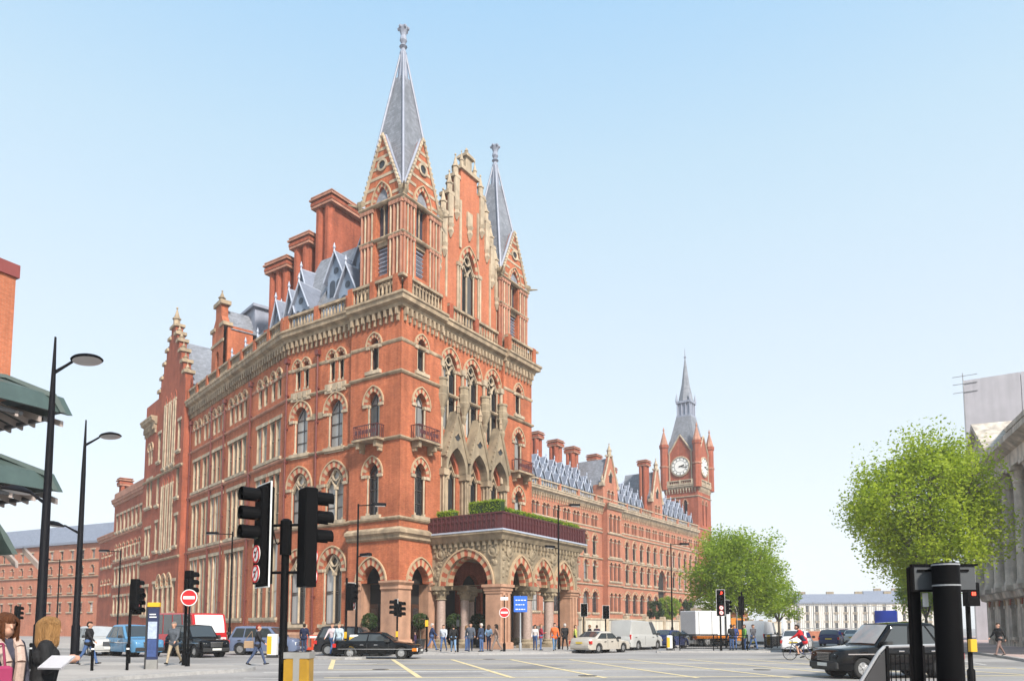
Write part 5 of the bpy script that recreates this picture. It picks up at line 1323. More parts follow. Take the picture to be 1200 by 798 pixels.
def vehicle(name, label, cat, M, L, Wd, deck, gh, wheels, r, body, sill=.24, group=None, hwr=.74, side=None, roofm=None, glass=None, wsm=None,
            round_=.35, grille=True, far=False, rims=False, plate=True, stripe=None, head='rect', amber=False):
    v = thing(name, label, cat, M, group)
    W2 = Wd/2; glass = glass or VGLASS; wsm = wsm or glass
    def hw(x):
        e = min(L/2-x, x+L/2); return W2*(1-.16*max(0, 1-e/round_)**2)
    n = 26 if far else 56
    def arch(x):
        z = sill
        for wx in wheels:
            d = abs(x-wx)
            if d < r+.06: z = max(z, r+math.sqrt(max(0,(r+.06)**2-d*d))*.98)
        return z
    xs = sorted({round(L/2-L*i/n,4) for i in range(n+1)} | {round(wx+s*(r+.06)+s*e,4) for wx in wheels for s in (-1,1) for e in (.001,-.02)}, reverse=True)
    b = MB(); rows = []
    for x in xs:
        e = min(L/2-x, x+L/2); h = hw(x); zt_ = lerp_prof(deck, x); zb = arch(x)
        if e < .12: zb = max(zb, sill+.06*(1-e/.12))
        zt_ = max(zt_-.10*max(0,1-e/.15)**2, zb+.05)
        zm = zb+(zt_-zb)*.55
        s = [(0,sill),(h*.9,sill if zb <= sill+.1 else zb-.01),(h*.985,zb),(h,min(zb+.1,zt_-.02)),(h*1.0,zm),(h*.985,zt_-.14 if zt_-.14 > zm else zm+.01),(h*.95,zt_-.04),(h*.85,zt_),(h*.45,zt_+.02),(0,zt_+.025)]
        rows.append([(x,-y,z) for y,z in s]+[(x,y,z) for y,z in s[-2:0:-1]])
    m = len(rows[0])
    vs = [p for row in rows for p in row]
    fs = [(i*m+j,(i+1)*m+j,(i+1)*m+(j+1)%m,i*m+(j+1)%m) for i in range(len(rows)-1) for j in range(m)]
    fs += [tuple(range(m)), tuple(range(len(rows)*m-1,(len(rows)-1)*m-1,-1))]
    b.add(vs, fs); b.build('body', body, v, M, True)
    # cabin
    (xa, za), (xb, zb_), (xc, zc), (xd, zd) = gh
    rz = max(zb_, zc); belt = min(za, zd)
    def hy(z, x): 
        t = min(1, max(0, (z-belt)/(rz-belt))); return hw(x)*(.93+(hwr*1.24-.93)*t if False else .94-(.94-hwr-.06)*t)
    g = MB(); rows = []
    xs = [xa, xb+(xa-xb)*.5, xb+(xa-xb)*.12, xb, xb-.12] + [xb+(xc-xb)*i/6 for i in range(1,6)] + [xc+.1, xc, xc+(xd-xc)*.12, xc+(xd-xc)*.5, xd]
    gp = [(xa,za),(xb,zb_-.03),(xb-.3,rz if zb_ == rz else zb_),(xc+.3,rz if zc == rz else zc),(xc,zc-.03),(xd,zd)]
    for x in sorted(set(xs), reverse=True):
        zt_ = lerp_prof(gp, x); z0 = belt-.12
        top = max(zt_, z0+.02)
        s = [(0,z0),(hy(z0,x),z0),(hy((z0+top)/2,x),(z0+top)/2),(hy(top,x),top-.07 if top-.07 > (z0+top)/2 else top-.005),(hy(top,x)*.94,top-.02),(hy(top,x)*.8,top),(0,top+.03)]
        rows.append([(x,-y,z) for y,z in s]+[(x,y,z) for y,z in s[-2:0:-1]])
    m = len(rows[0]); vs = [p for row in rows for p in row]
    fs = [(i*m+j,(i+1)*m+j,(i+1)*m+(j+1)%m,i*m+(j+1)%m) for i in range(len(rows)-1) for j in range(m)]
    fs += [tuple(range(m)), tuple(range(len(rows)*m-1,(len(rows)-1)*m-1,-1))]
    g.add(vs, fs); g.build('cabin', roofm or body, v, M, True)
    # glass
    def slope(x0, z0, x1, z1, k0, k1, nm, mt, out):
        d = Vector((x1-x0,0,z1-z0)).normalized(); nn = Vector((d.z,0,-d.x)); 
        if nn.x*out < 0: nn = -nn
        p = []
        for k in (k0, .5*(k0+k1), k1):
            x = x0+(x1-x0)*k; z = z0+(z1-z0)*k; y = hy(z,x)*.86
            p.append((x+nn.x*.02, y, z+nn.z*.02))
        mb = MB(); c = [( (a[0]+nn.x*.02), 0, a[2]+nn.z*.02) for a in p]
        mb.add([(a[0],-a[1],a[2]) for a in p]+c+p, [(0,1,4,3),(1,2,5,4),(3,4,7,6),(4,5,8,7)])
        mb.build(nm, mt, v, M, True)
    slope(xa, za, xb, zb_-.02, .1, .93, 'windscreen', wsm, 1)
    if side != 'panel': slope(xd, zd, xc, zc-.02, .14, .92, 'rear_window', glass, -1)
    spans = side if isinstance(side, (list,tuple)) else ([(.05,.5),(.54,.94)] if side is None else [(.02,.98)])
    zt2 = rz-.13; zb2 = belt+.04
    def xat(k, z):
        f_ = xa+(xb-xa)*((z-za)/(zb_-za) if zb_ != za else 0)-.07; q = xd+(xc-xd)*((z-zd)/(zc-zd) if zc != zd else 0)+.07
        return f_+(q-f_)*k
    if side == 'panel':
        spans = [(.03, .2)]
    for k0, k1 in spans:
        for sg in (-1, 1):
            p = []
            for k, z in ((k0,zb2),(k1,zb2),(k1,zt2),(k0,zt2)):
                x = xat(k, z); p.append((x, sg*(hy(z,x)+.015), z))
            mb = MB().add(p+[(a[0],a[1]-sg*.06,a[2]) for a in p], [(0,1,2,3),(0,4,5,1),(1,5,6,2),(2,6,7,3),(3,7,4,0)])
            mb.build('side_window', glass, v, M)
    # wheels
    ty, rm = wheel_meshes(r, .2, rims)
    for wx in wheels:
        for sg in (-1, 1):
            Mw = M @ T(wx, sg*(W2-.13), r) @ (I4 if sg > 0 else RZ(180))
            w_ = put('wheel', ty, v, Mw); put('rim', rm, w_, Mw)
            MB().lathe([(r+.05,0),(r+.05,.2)], (wx, sg*(W2-.42), r+.02), 14, 0, RX(-90 if sg > 0 else 90)).build('wheel_arch', TRIM, v, M) if not far else None
    zf = lerp_prof(deck, L/2-.1); zr = lerp_prof(deck, -L/2+.1)
    for sg in (-1, 1):
        y = sg*W2*.66
        if head == 'round': MB().lathe([(.1,0),(.1,.06),(.07,.1)], (L/2-.12, y, zf-.2), 12, 0, RY(90)).build('headlight', LENS, v, M, True)
        else: MB().bbox(L/2-.22, L/2-.02, y-.2, y+.2, zf-.3, zf-.12, .02).build('headlight', LENS, v, M)
        if amber: MB().bbox(L/2-.3, L/2-.06, sg*W2*.93-.08, sg*W2*.93+.06, zf-.29, zf-.13, .01).build('indicator', AMBER, v, M)
        MB().bbox(-L/2+.015, -L/2+.2, y*1.28-(.15 if side != 'panel' else .06), y*1.28+(.12 if side != 'panel' else .06), zr-.34 if side != 'panel' else .8, zr-.14 if side != 'panel' else 1.15, .015).build('tail_light', TAIL, v, M)
        MB().bbox(xa-.45, xa-.2, sg*(W2+.02)-.0 if sg > 0 else -W2-.2, sg*(W2+.02)+.18 if sg > 0 else -W2-.02, za+.0, za+.17, .03).build('mirror', TRIM, v, M)
    MB().bbox(L/2-.12, L/2+.05, -W2*.86, W2*.86, .34, .54, .03).build('bumper', TRIM if far or head == 'round' else body, v, M)
    MB().bbox(-L/2-.05, -L/2+.12, -W2*.86, W2*.86, .34, .56, .03).build('bumper', TRIM if side == 'panel' else body, v, M)
    if grille:
        gm = MB(); gm.box(L/2-.1, L/2+.012, -.34, .34, zf-.34, zf-.1)
        go = gm.build('grille', TRIM, v, M)
        ch = MB()
        for i in range(5): ch.box(L/2-.02, L/2+.025, -.33, .33, zf-.33+i*.05, zf-.318+i*.05)
        ch.box(L/2-.05, L/2+.03, -.36, .36, zf-.1, zf-.07); put('grille_bar', ch.mesh('grille_bar', CHROME), go, M)
    if plate:
        MB().box(L/2+.05, L/2+.065, -.26, .26, .4, .51).build('number_plate', PLATEW, v, M)
        MB().box(-L/2-.065, -L/2-.05, -.26, .26, .62 if side != 'panel' else .45, .73 if side != 'panel' else .56, 0).build('number_plate', PLATEY, v, M)
    if not far:
        for sg in (-1, 1):
            hb = MB(); z = belt-.16
            for x in ((xa+xb)/2-.55, (xc+xd)/2+.55): hb.bbox(x-.1, x+.1, sg*W2-.0 if sg > 0 else -W2-.03, sg*W2+.03 if sg > 0 else -W2, z-.02, z+.02, .005)
            hb.build('door_handle', CHROME if stripe else TRIM, v, M)
            if stripe: MB().box(-L/2+.3, L/2-.3, sg*W2-.006 if sg > 0 else -W2-.012, sg*W2+.012 if sg > 0 else -W2+.006, stripe, stripe+.035).build('trim_strip', CHROME, v, M)
            sm = MB()
            for x in ((xa+xb)/2+.1 if False else xa-.25, (xa+xd)/2-.1): sm.box(x-.008, x+.008, sg*W2-.004 if sg > 0 else -W2-.004, sg*W2+.004 if sg > 0 else -W2+.004, .35, belt-.06)
            sm.build('door_seam', TRIM, v, M)
    return v

def at(x, y, a): return T(x, y, 0) @ RZ(a)
SEDAN = dict(L=4.6, Wd=1.78, deck=[(2.3,.66),(2.1,.74),(.95,.92),(-1.35,.98),(-2.1,.98),(-2.3,.9)], gh=[(1.0,.9),(.2,1.41),(-.85,1.42),(-1.65,.97)], wheels=(1.4,-1.35), r=.31)
HATCH = dict(L=4.0, Wd=1.72, deck=[(2.0,.66),(1.8,.76),(.95,.95),(-1.7,1.0),(-2.0,.92)], gh=[(1.05,.93),(.3,1.45),(-1.3,1.46),(-1.9,1.0)], wheels=(1.25,-1.2), r=.31)
SUV = dict(L=4.4, Wd=1.84, deck=[(2.2,.82),(2.05,.95),(1.0,1.06),(-2.0,1.08),(-2.2,1.0)], gh=[(1.05,1.04),(.45,1.7),(-1.75,1.74),(-2.1,1.08)], wheels=(1.35,-1.35), r=.36, side=[(.04,.36),(.39,.68),(.71,.95)])
TAXI = dict(L=4.58, Wd=1.78, deck=[(2.29,.84),(2.15,.95),(.9,1.07),(-1.9,1.08),(-2.29,.92)], gh=[(.95,1.05),(.32,1.80),(-1.2,1.83),(-2.1,1.07)], wheels=(1.42,-1.45), r=.34, side=[(.05,.36),(.41,.74),(.78,.93)], head='round', stripe=.78, hwr=.78, sill=.27)
VAN = dict(L=5.0, Wd=1.95, deck=[(2.5,.85),(2.35,.98),(1.55,1.15),(-2.45,1.2),(-2.5,1.1)], gh=[(1.75,1.1),(.95,2.1),(-2.3,2.2),(-2.49,1.15)], wheels=(1.6,-1.45), r=.34, side='panel', hwr=.84)

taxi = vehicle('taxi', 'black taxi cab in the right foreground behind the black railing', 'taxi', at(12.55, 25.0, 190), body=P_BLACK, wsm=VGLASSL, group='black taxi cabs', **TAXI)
vehicle('taxi', 'black taxi cab waiting at the left beside the no entry sign', 'taxi', at(-18.1, 42.6, -40), body=P_BLACK, wsm=VGLASS, group='black taxi cabs', **TAXI)
vehicle('taxi', 'taxi cab wrapped in light blue advertising at the left', 'taxi', at(-22.2, 43.6, -42), body=P_LBLUE, **TAXI)
vehicle('car', 'black saloon car turning in front of the hotel corner', 'car', at(-7.2, 40.2, -4), body=P_BLACK, stripe=.5, amber=True, **SEDAN)
vehicle('car', 'dark grey estate car behind the black saloon', 'car', at(-9.3, 44.0, -6), body=P_DKGREY, **SUV)
vehicle('car', 'silver saloon car seen from behind right of the porch', 'car', at(5.9, 49.4, 47), body=P_CHAMP, wsm=VGLASS, **SEDAN)
vehicle('van', 'white and silver panel van beside the silver saloon', 'van', at(9.4, 56.0, 52), body=P_SILVER, **VAN)
vehicle('car', 'dark hatchback with red tail lights ahead of the silver van', 'car', at(12.9, 60.5, 54), body=P_NAVY, **HATCH)
vehicle('car', 'pale grey hatchback ahead of the dark hatchback', 'car', at(16.4, 66.5, 54), body=P_SILVER, far=True, **HATCH)
vehicle('sport_utility_car', 'grey blue off road car by the hotel wall at left', 'car', at(-15.0, 45.6, -8), body=P_BLUEG, **SUV)
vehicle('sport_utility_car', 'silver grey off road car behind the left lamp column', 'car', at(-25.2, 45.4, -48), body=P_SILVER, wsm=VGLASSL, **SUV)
BUS = dict(L=7.0, Wd=2.3, deck=[(3.5,1.0),(3.42,1.15),(3.2,1.25),(-3.4,1.28),(-3.5,1.2)], gh=[(3.4,1.2),(2.95,2.55),(-3.3,2.62),(-3.48,1.25)], wheels=(2.3,-2.1), r=.42, side=[(.03,.2),(.23,.42),(.45,.64),(.67,.9)], hwr=.86)
vehicle('minibus', 'red minibus with big pale windscreen behind the left black taxi', 'bus', at(-21.3, 48.6, -42), body=P_RED, wsm=LENS, **BUS)  # windscreen takes the pale lens colour to paint its white reflection
vehicle('van', 'white panel van right of the traffic island, nearest the leafy tree', 'van', at(20.6, 61.5, 58), body=P_WHITE, far=True, **VAN)
vehicle('van', 'white panel van farther back, left of the other white van', 'van', at(20.4, 70.0, 58), body=P_WHITE, far=True, **VAN)
vehicle('car', 'white hatchback with yellow plate behind the cyclist', 'car', at(19.6, 51.0, 62), body=P_WHITE, **HATCH)
vehicle('car', 'dark blue hatchback far down the road right of the cyclist', 'car', at(28.6, 66.5, 60), body=P_NAVY, far=True, **HATCH)
vehicle('car', 'pale silver saloon far down the road above the taxi bonnet', 'car', at(35.0, 76.0, 60), body=P_SILVER, far=True, **SEDAN)
vehicle('car', 'red hatchback far down the road behind the silver saloon', 'car', at(38.5, 86.0, 60), body=P_RED, far=True, **HATCH)

def lorry(label, M, box_c, cab_c, L=7.0, H=3.3, name='lorry'):
    v = thing(name, label, 'lorry', M)
    MB().bbox(-L/2, L/2-1.9, -1.15, 1.15, .95, H, .04).build('cargo_box', box_c, v, M)
    for i in range(4):
        for sg in (-1, 1): MB().box(-L/2+.3+i*1.35, -L/2+.36+i*1.35, sg*1.15-.0 if sg > 0 else -1.18, sg*1.15+.03 if sg > 0 else -1.15, 1.0, H-.05).build('side_rib', GREY, v, M)
    c = MB(); c.prism([(L/2-1.8,.5),(L/2,.5),(L/2,1.5),(L/2-.35,2.45),(L/2-1.8,2.5)], -1.08, 1.08); c.build('cab', cab_c, v, M)
    MB().add([(L/2+.01,-.95,1.5),(L/2+.01,.95,1.5),(L/2-.32,.9,2.35),(L/2-.32,-.9,2.35)], [(0,1,2,3)]).build('windscreen', VGLASS, v, M)
    for sg in (-1, 1): MB().prism([(L/2-1.3,1.5),(L/2-.15,1.5),(L/2-.45,2.3),(L/2-1.3,2.3)], sg*1.09-.01, sg*1.09+.01).build('side_window', VGLASS, v, M)
    MB().box(-L/2, L/2, -.5, .5, .55, .95).build('chassis', TRIM, v, M)
    MB().box(-L/2+.1, L/2-2, -1.14, 1.14, .72, .93).build('skirt', AMBER if box_c is P_WHITE else TRIM, v, M)
    ty, rm = wheel_meshes(.45, .26)
    for wx in (L/2-1.0, -L/2+1.3):
        for sg in (-1, 1):
            Mw = M @ T(wx, sg*.95, .45) @ (I4 if sg > 0 else RZ(180)); w_ = put('wheel', ty, v, Mw); put('rim', rm, w_, Mw)
    return v
lorry('white box lorry with orange skirt behind the traffic island railing', at(18.0, 66.0, 22), P_WHITE, mat('orange_cab', (.55,.2,.03), .4, .05), 5.6, 3.1)
lorry('blue box lorry far down the road above the taxi roof', at(44.5, 88.0, 62), P_BLUE, P_BLUE, 7, 3.6)
# ------------------------------------------------------------------ street furniture
SIGRED = mat('sign_red', (.48,.015,.018), .45, .06, 3); SIGWH = mat('sign_white', (.70,.70,.68), .45, .04, 3); SIGBL = mat('sign_blue', (.015,.11,.50), .45, .05, 3)
YELP = mat('yellow_plastic', (.62,.36,.015), .45, .08, 4); LITR = mat('lit_red_lens', (1.0,.06,.03), .3, .02, 3, emit=1.2)
LAMPG = mat('lamp_column_paint', (.006,.006,.008), .55, .12, 3, spec=.08); STEEL = mat('brushed_steel', (.34,.33,.31), .35, .12, 4, metal=.5)
OFFR = mat('dark_red_lens', (.05,.006,.005), .2, .05, 3); OFFA = mat('dark_amber_lens', (.05,.02,.003), .2, .05, 3); OFFG = mat('dark_green_lens', (.005,.03,.015), .2, .05, 3)

def disc(mb, c, r, M, d=.02, mat_=0, n=20): return mb.lathe([(r,0),(r,d)], (0,0,0), n, mat_, M @ T(*c) @ RX(90))
def dring(mb, c, r0, r1, M, y0, y1, mat_=0, n=20):
    for i in range(n):
        a, b_ = 2*math.pi*i/n, 2*math.pi*(i+1)/n
        p = [(c[0]+r0*math.cos(a),c[2]+r0*math.sin(a)),(c[0]+r1*math.cos(a),c[2]+r1*math.sin(a)),(c[0]+r1*math.cos(b_),c[2]+r1*math.sin(b_)),(c[0]+r0*math.cos(b_),c[2]+r0*math.sin(b_))]
        t = MB().prism(p, y0, y1); mb.add([M @ Vector(v) for v in t.v], t.f, mat_)
    return mb

def signal_head(parent, M, lit=None, regs=0, board=True, name='signal_head'):
    # origin at the bottom of the head, looking along -y
    h = .98+regs*.34
    b = MB().bbox(-.17,.17,-.08,.14,0,h,.02)
    o = b.build(name, BLACK, parent, M)
    if board:
        put('backing_board', MB().bbox(-.284,.284,.018,.032,-.044,h+.044,.004).mesh('backing_board', BLACK), o, M)
        e = MB(); e.box(-.302,-.285,.012,.036,-.062,h+.062); e.box(.285,.302,.012,.036,-.062,h+.062); e.box(-.285,.285,.012,.036,h+.045,h+.062); e.box(-.285,.285,.012,.036,-.062,-.045)
        put('board_edge', e.mesh('board_edge', SIGWH), o, M)
    z0 = regs*.34+.17
    for i, (mt, nm) in enumerate(((OFFG,'green'),(OFFA,'amber'),(OFFR,'red'))):
        z = z0+i*.32
        mm = LITR if lit == nm else mt
        put('lens', MB().lathe([(.105,0),(.1,.03),(.04,.05)], (0,-.08,z), 14, 0, RX(90)).mesh('lens', mm, True), o, M)
        v = MB(); n = 12
        for k in range(n):
            a0, a1 = R(-35)+R(250)*k/n, R(-35)+R(250)*(k+1)/n
            q = []
            for a in (a0, a1):
                for r_ in (.125, .135): q.append((r_*math.cos(a), r_*math.sin(a)))
            ln0 = .30
            v.add([(q[0][0],-.08,z+q[0][1]),(q[2][0],-.08,z+q[2][1]),(q[2][0],-.08-ln0,z+q[2][1]),(q[0][0],-.08-ln0,z+q[0][1]),
                   (q[1][0],-.08,z+q[1][1]),(q[3][0],-.08,z+q[3][1]),(q[3][0],-.08-ln0,z+q[3][1]),(q[1][0],-.08-ln0,z+q[1][1])], [(0,1,2,3),(4,7,6,5),(2,3,7,6)])
        put('visor', v.mesh('visor', BLACK, True), o, M)
    for i in range(regs):
        z = .17+i*.33
        s = MB(); disc(s, (0,-.08,z), .15, I4, .02); so = put('turn_ban_sign', s.mesh('turn_ban', SIGWH), o, M)
        s = MB(); dring(s, (0,0,z), .122, .152, I4, -.104, -.09); s.tbox(T(0,-.103,z) @ RY(45), .025, .006, .25); put('red_ring', s.mesh('red_ring', SIGRED), so, M)
        s = MB(); s.box(-.015,.015,-.1015,-.0995,z-.07,z+.02); s.box(-.06,.015,-.1015,-.0995,z+.02,z+.045); s.prism([(-.09,z+.032),(-.05,z),(-.05,z+.065)], -.1015, -.0995); put('arrow', s.mesh('arrow', BLACK), so, M)
    return o

def pole(parent, M, h, r=.06, m=None, base=.09):
    return MB().lathe([(base,0),(base,.5),(r,.55),(r,h),(r*.5,h+.03)], (0,0,0), 12).build('pole', m or BLACK, parent, M, True)

def traffic_signal(label, x, y, heads, h=3.6, r=.06, z0=.12, button=False, grp='traffic signals'):
    M = T(x, y, z0)
    t = thing('traffic_signal', label, 'traffic light', M, grp)
    pole(t, M, h, r)
    for (dx, dz, ang, lit, regs, board) in heads:
        Mh = M @ RZ(ang) @ T(dx, -.14 if abs(dx) < .05 else 0, dz); signal_head(t, Mh, lit, regs, board)
        if abs(dx) > .05:
            b = MB()
            for z in (dz+.12, dz+.85): b.tube((0,0,z),(dx,0.05,z),.025,n=6)
            b.build('bracket', DKGREY, t, M @ RZ(ang))
    if button: MB().bbox(-.07,.07,-.16,-.04,.95,1.3,.01).build('push_button_box', YELP, t, M)
    return t
# foreground pair on the near island
M = T(-3.82, 12.4, .12); t = thing('traffic_signal', 'large foreground traffic signal pole with two black heads', 'traffic light', M, 'traffic signals')
pole(t, M, 3.32, .065)
signal_head(t, M @ T(-.42,.05,2.26) @ RZ(-50), None, 2, True)
signal_head(t, M @ T(.42,-.1,2.2) @ RZ(128), None, 2, False)
b = MB()
for z in (2.45, 3.25): b.tube((-.4,.05,z),(.42,-.1,z),.025,n=6)
b.lathe([(.1,2.75),(.1,3.32),(.05,3.36)], (0,0,0), 10); b.build('bracket', BLACK, t, M)
b = MB(); pts = [(-.05+.0*i, .03, 3.3) for i in range(1)]
for i in range(14):
    a = i/13; b_ = (i+1)/13
    b.tube((-.3+.27*a, .02, 3.25-.42*a+.09*math.sin(a*9)), (-.3+.27*b_, .02, 3.25-.42*b_+.09*math.sin(b_*9)), .012, n=5)
b.build('cable', BLACK, t, M)
traffic_signal('black traffic signal seen from behind at left, above the no entry sign', -13.35, 30.3, [(0,2.55,155,None,1,False)], 3.5)
traffic_signal('twin headed black traffic signal beside the blue taxi', -16.5, 32.0, [(-.22,2.3,165,None,1,False),(.32,2.1,60,None,0,False)], 3.4)
traffic_signal('traffic signal on the island left of the black saloon, facing right', -9.0, 40.2, [(-.28,2.45,150,None,1,False),(.36,2.6,55,None,1,True)], 4.2, button=True)
traffic_signal('traffic signal with pedestrian box against the hotel corner pier', -7.2, 46.5, [(-.3,2.3,-60,None,0,True),(.28,2.2,70,None,0,False)], 3.0, button=True)
traffic_signal('white edged traffic signal left one of two behind the silver saloon', 6.0, 62.0, [(0,2.5,12,None,0,True)], 3.2)
traffic_signal('white edged traffic signal right one of two behind the silver saloon', 7.7, 61.0, [(0,2.3,12,None,0,True)], 3.2)
traffic_signal('traffic signal showing red with turn ban signs on the railed island', 13.95, 49.6, [(0,2.35,4,'red',2,True)], 4.0)
traffic_signal('dark traffic signal seen from behind right of the red one', 16.0, 51.5, [(0,2.4,178,None,1,False)], 4.0)
traffic_signal('narrow traffic signal directly behind the red one', 16.3, 56.5, [(0,2.6,30,None,0,True)], 3.9)
traffic_signal('small dark signal head far left beside the lamp columns', -33.5, 50.0, [(0,2.0,170,None,0,False)], 3.0)
# pedestrian signal with lit red man by the right pavement
M = T(11.15, 18.1, .12); t = thing('pedestrian_signal', 'pedestrian signal with lit red man behind the big black post', 'traffic light', M)
pole(t, M, 2.6, .055)
MB().bbox(-.16,.16,-.26,-.05,2.05,2.62,.02).build('signal_box', BLACK, t, M)
s = MB(); s.ball((0,-.268,2.56),.04,.006,.04,8,5); s.box(-.05,.05,-.27,-.262,2.42,2.52); s.box(-.045,-.008,-.27,-.262,2.30,2.42); s.box(.008,.045,-.27,-.262,2.30,2.42); s.build('red_man', LITR, t, M)
MB().bbox(-.08,.08,-.17,-.05,.95,1.25,.01).build('push_button_box', YELP, t, M)

# tall dish lamp columns
def dish(parent, M):
    o = put('lamp_head', MB().lathe([(.0,.16),(.18,.14),(.4,.05),(.45,0),(.4,-.04)], (0,0,0), 20).mesh('lamp_head', LAMPG, True), parent, M)
    put('diffuser', MB().lathe([(.4,-.042),(.24,-.08),(.04,-.1)], (0,0,0), 20).mesh('diffuser', mat('lamp_diffuser_%d' % len(bpy.data.materials), (.38,.36,.36), .3, .05), True), o, M)
def lamp_column(label, x, y, H, hi, lo, group='tall dish lamp columns'):
    M = T(x, y, .12); t = thing('lamp_column', label, 'street lamp', M, group)
    MB().lathe([(.17,0),(.17,1.6),(.14,1.65),(.09,H*.78),(.03,H)], (0,0,0), 14).build('column', LAMPG, t, M, True)
    for dx, z in (hi, lo):
        a = MB(); a.tube((0,0,z-.35),(dx*.55,0,z+.02),.04,n=8); a.tube((0,0,z-.3),(dx*.6,0,z+.05),.03,n=6); a.build('arm', LAMPG, t, M)
        dish(t, M @ T(dx,0,z+.08) @ RY(-8 if dx > 0 else 8))
lamp_column('tall dark lamp column with dish lamp, nearest at left edge', -14.0, 22.0, 10.4, (1.0,9.6), (-.9,5.55))
lamp_column('tall dark lamp column with dish lamp beside the walking man', -18.7, 31.8, 10.6, (1.1,9.8), (-1.2,5.9))
# thin double arm lamps by the hotel
def arm_lamp(label, x, y, H, dirs, z0=.12):
    M = T(x, y, z0); t = thing('street_lamp', label, 'street lamp', M, 'slim arm lamps by the hotel')
    MB().lathe([(.11,0),(.11,1.5),(.07,1.6),(.05,H)], (0,0,0), 10).build('column', BLACK, t, M, True)
    for dx, dy, z in dirs:
        a = MB(); a.tube((0,0,z),(dx,dy,z+.05),.035,n=6); a.build('arm', BLACK, t, M)
        d = Vector((dx,dy,0)).normalized(); q = math.degrees(math.atan2(d.y,d.x))
        Mh = M @ T(dx,dy,z+.04) @ RZ(q)
        h = put('lamp_head', MB().bbox(-.1,.7,-.15,.15,-.03,.13,.03).mesh('lamp_head', LAMPG), t, Mh)
        put('diffuser', MB().bbox(.05,.65,-.11,.11,-.07,-.03,.01).mesh('diffuser', LENS), h, Mh)
arm_lamp('slim black street lamp in front of the hotel corner tower', -8.95, 42.6, 8.7, [(.9,.1,8.6),(.35,-.3,5.6)])
arm_lamp('slim black street lamp before the porch columns', 3.35, 53.0, 10.4, [(.9,.1,10.3),(-.4,-.3,7.2)])
arm_lamp('slim black street lamp right of the porch before the long wing', 13.4, 62.0, 8.6, [(.9,.2,8.5)])
arm_lamp('slim black street lamp before the side wing windows', -19.5, 51.2, 8.2, [(-1.1,.0,8.0)])
arm_lamp('slim black street lamp farther along the side wing', -33.0, 62.0, 8.0, [(-1.1,.0,7.9)])
arm_lamp('slim black street lamp far along the side wing', -43.0, 70.0, 8.0, [(-1.1,.0,7.9)])

# signs
def no_entry(label, x, y, z, H, ang=0):
    M = T(x, y, .12) @ RZ(ang); t = thing('no_entry_sign', label, 'sign', M, 'no entry signs')
    pole(t, M, H, .04)
    s = MB(); disc(s, (0,-.06,z), .32, I4, .02); p = s.build('disc', SIGRED, t, M)
    put('white_edge', dring(MB(), (0,0,z), .30, .335, I4, -.085, -.06).mesh('white_edge', SIGWH), p, M)
    put('white_bar', MB().box(-.23,.23,-.09,-.08,z-.06,z+.06).mesh('white_bar', SIGWH), p, M)
    return t, M
no_entry('red no entry sign on black pole at the left pavement', -12.9, 29.6, 2.72, 2.95)
t, M = no_entry('red no entry sign in front of the porch', -.5, 48.0, 2.5, 3.6)
MB().bbox(-.25,.25,-.09,-.05,3.3,3.5,.01).build('small_plate', SIGWH, t, M)
M = T(.55, 48.8, .12) @ RZ(6); t = thing('direction_sign', 'blue direction sign on grey pole before the porch', 'sign', M)
pole(t, M, 3.6, .05, GREY)
p = MB().bbox(-.45,.45,-.1,-.05,2.55,3.6,.01).build('panel', SIGBL, t, M)
w = MB(); r9 = random.Random(5)
for i in range(3):
    x = -.33
    while x < .3: l_ = r9.uniform(.05,.16); w.box(x,min(x+l_,.36),-.105,-.1,3.3-i*.3,3.36-i*.3); x += l_+.05
put('lettering', w.mesh('lettering', SIGWH), p, M)
# map post with yellow top
M = T(-13.35, 27.6, .12) @ RZ(4); t = thing('map_post', 'slim blue map post with yellow top on the left pavement', 'sign', M)
MB().bbox(-.20,.20,-.07,.07,0,.35,.01).build('base', STEEL, t, M)
MB().bbox(-.19,.19,-.06,.06,.35,2.3,.01).build('panel', mat('map_navy', (.02,.028,.075), .35, .08), t, M)
MB().box(-.16,.16,-.075,-.06,1.12,1.75).build('map_face', mat('map_print', (.36,.42,.52), .4, .25, 14), t, M)
MB().box(-.16,.16,-.075,-.06,.45,1.1).build('map_face', mat('map_blue', (.04,.07,.19), .4, .3, 9), t, M)
MB().bbox(-.22,.22,-.09,.09,2.3,2.46,.02).build('yellow_top', YELP, t, M)
s = MB(); s.box(-.13,.13,-.068,-.06,1.9,1.94); s.box(-.13,.1,-.068,-.06,2.0,2.04); s.build('panel_line', SIGWH, t, M)
MB().box(-.26,-.2,-.05,.05,0,2.3).build('edge_post', DKGREY, t, M)
# bollards
MUST = mat('mustard_yellow_panel', (.30,.165,.010), .4, .18, 5)
def box_bollard(label, x, y, z0=.12, w=.36, h=1.15, wht=True):
    M = T(x, y, z0); t = thing('island_bollard', label, 'bollard', M, 'yellow island bollards')
    MB().bbox(-w/2,w/2,-w/2.4,w/2.4,0,h,.03).build('body', MUST if not wht else SIGWH, t, M)
    MB().box(-w/2-.004,0,-w/2.4-.006,w/2.4+.006,.2,h-.12).build('yellow_panel', YELP if wht else MUST, t, M)
    MB().bbox(-w/2-.02,w/2+.02,-w/2.4-.02,w/2.4+.02,0,.16,.02).build('base', DKGREY, t, M)
    if not wht:
        MB().box(-w/2-.01,w/2+.01,-w/2.4-.01,w/2.4+.01,h-.1,h).build('steel_cap', STEEL, t, M); MB().box(-.05,.05,-w/2.4-.012,w/2.4+.012,.16,h-.1).build('steel_band', STEEL, t, M)
box_bollard('yellow and steel bollard right beside the foreground signal pole', -3.5, 12.25, .12, .40, 1.13, False)
box_bollard('yellow and white bollard on the island by the black saloon', -8.4, 39.7, .12, .5)
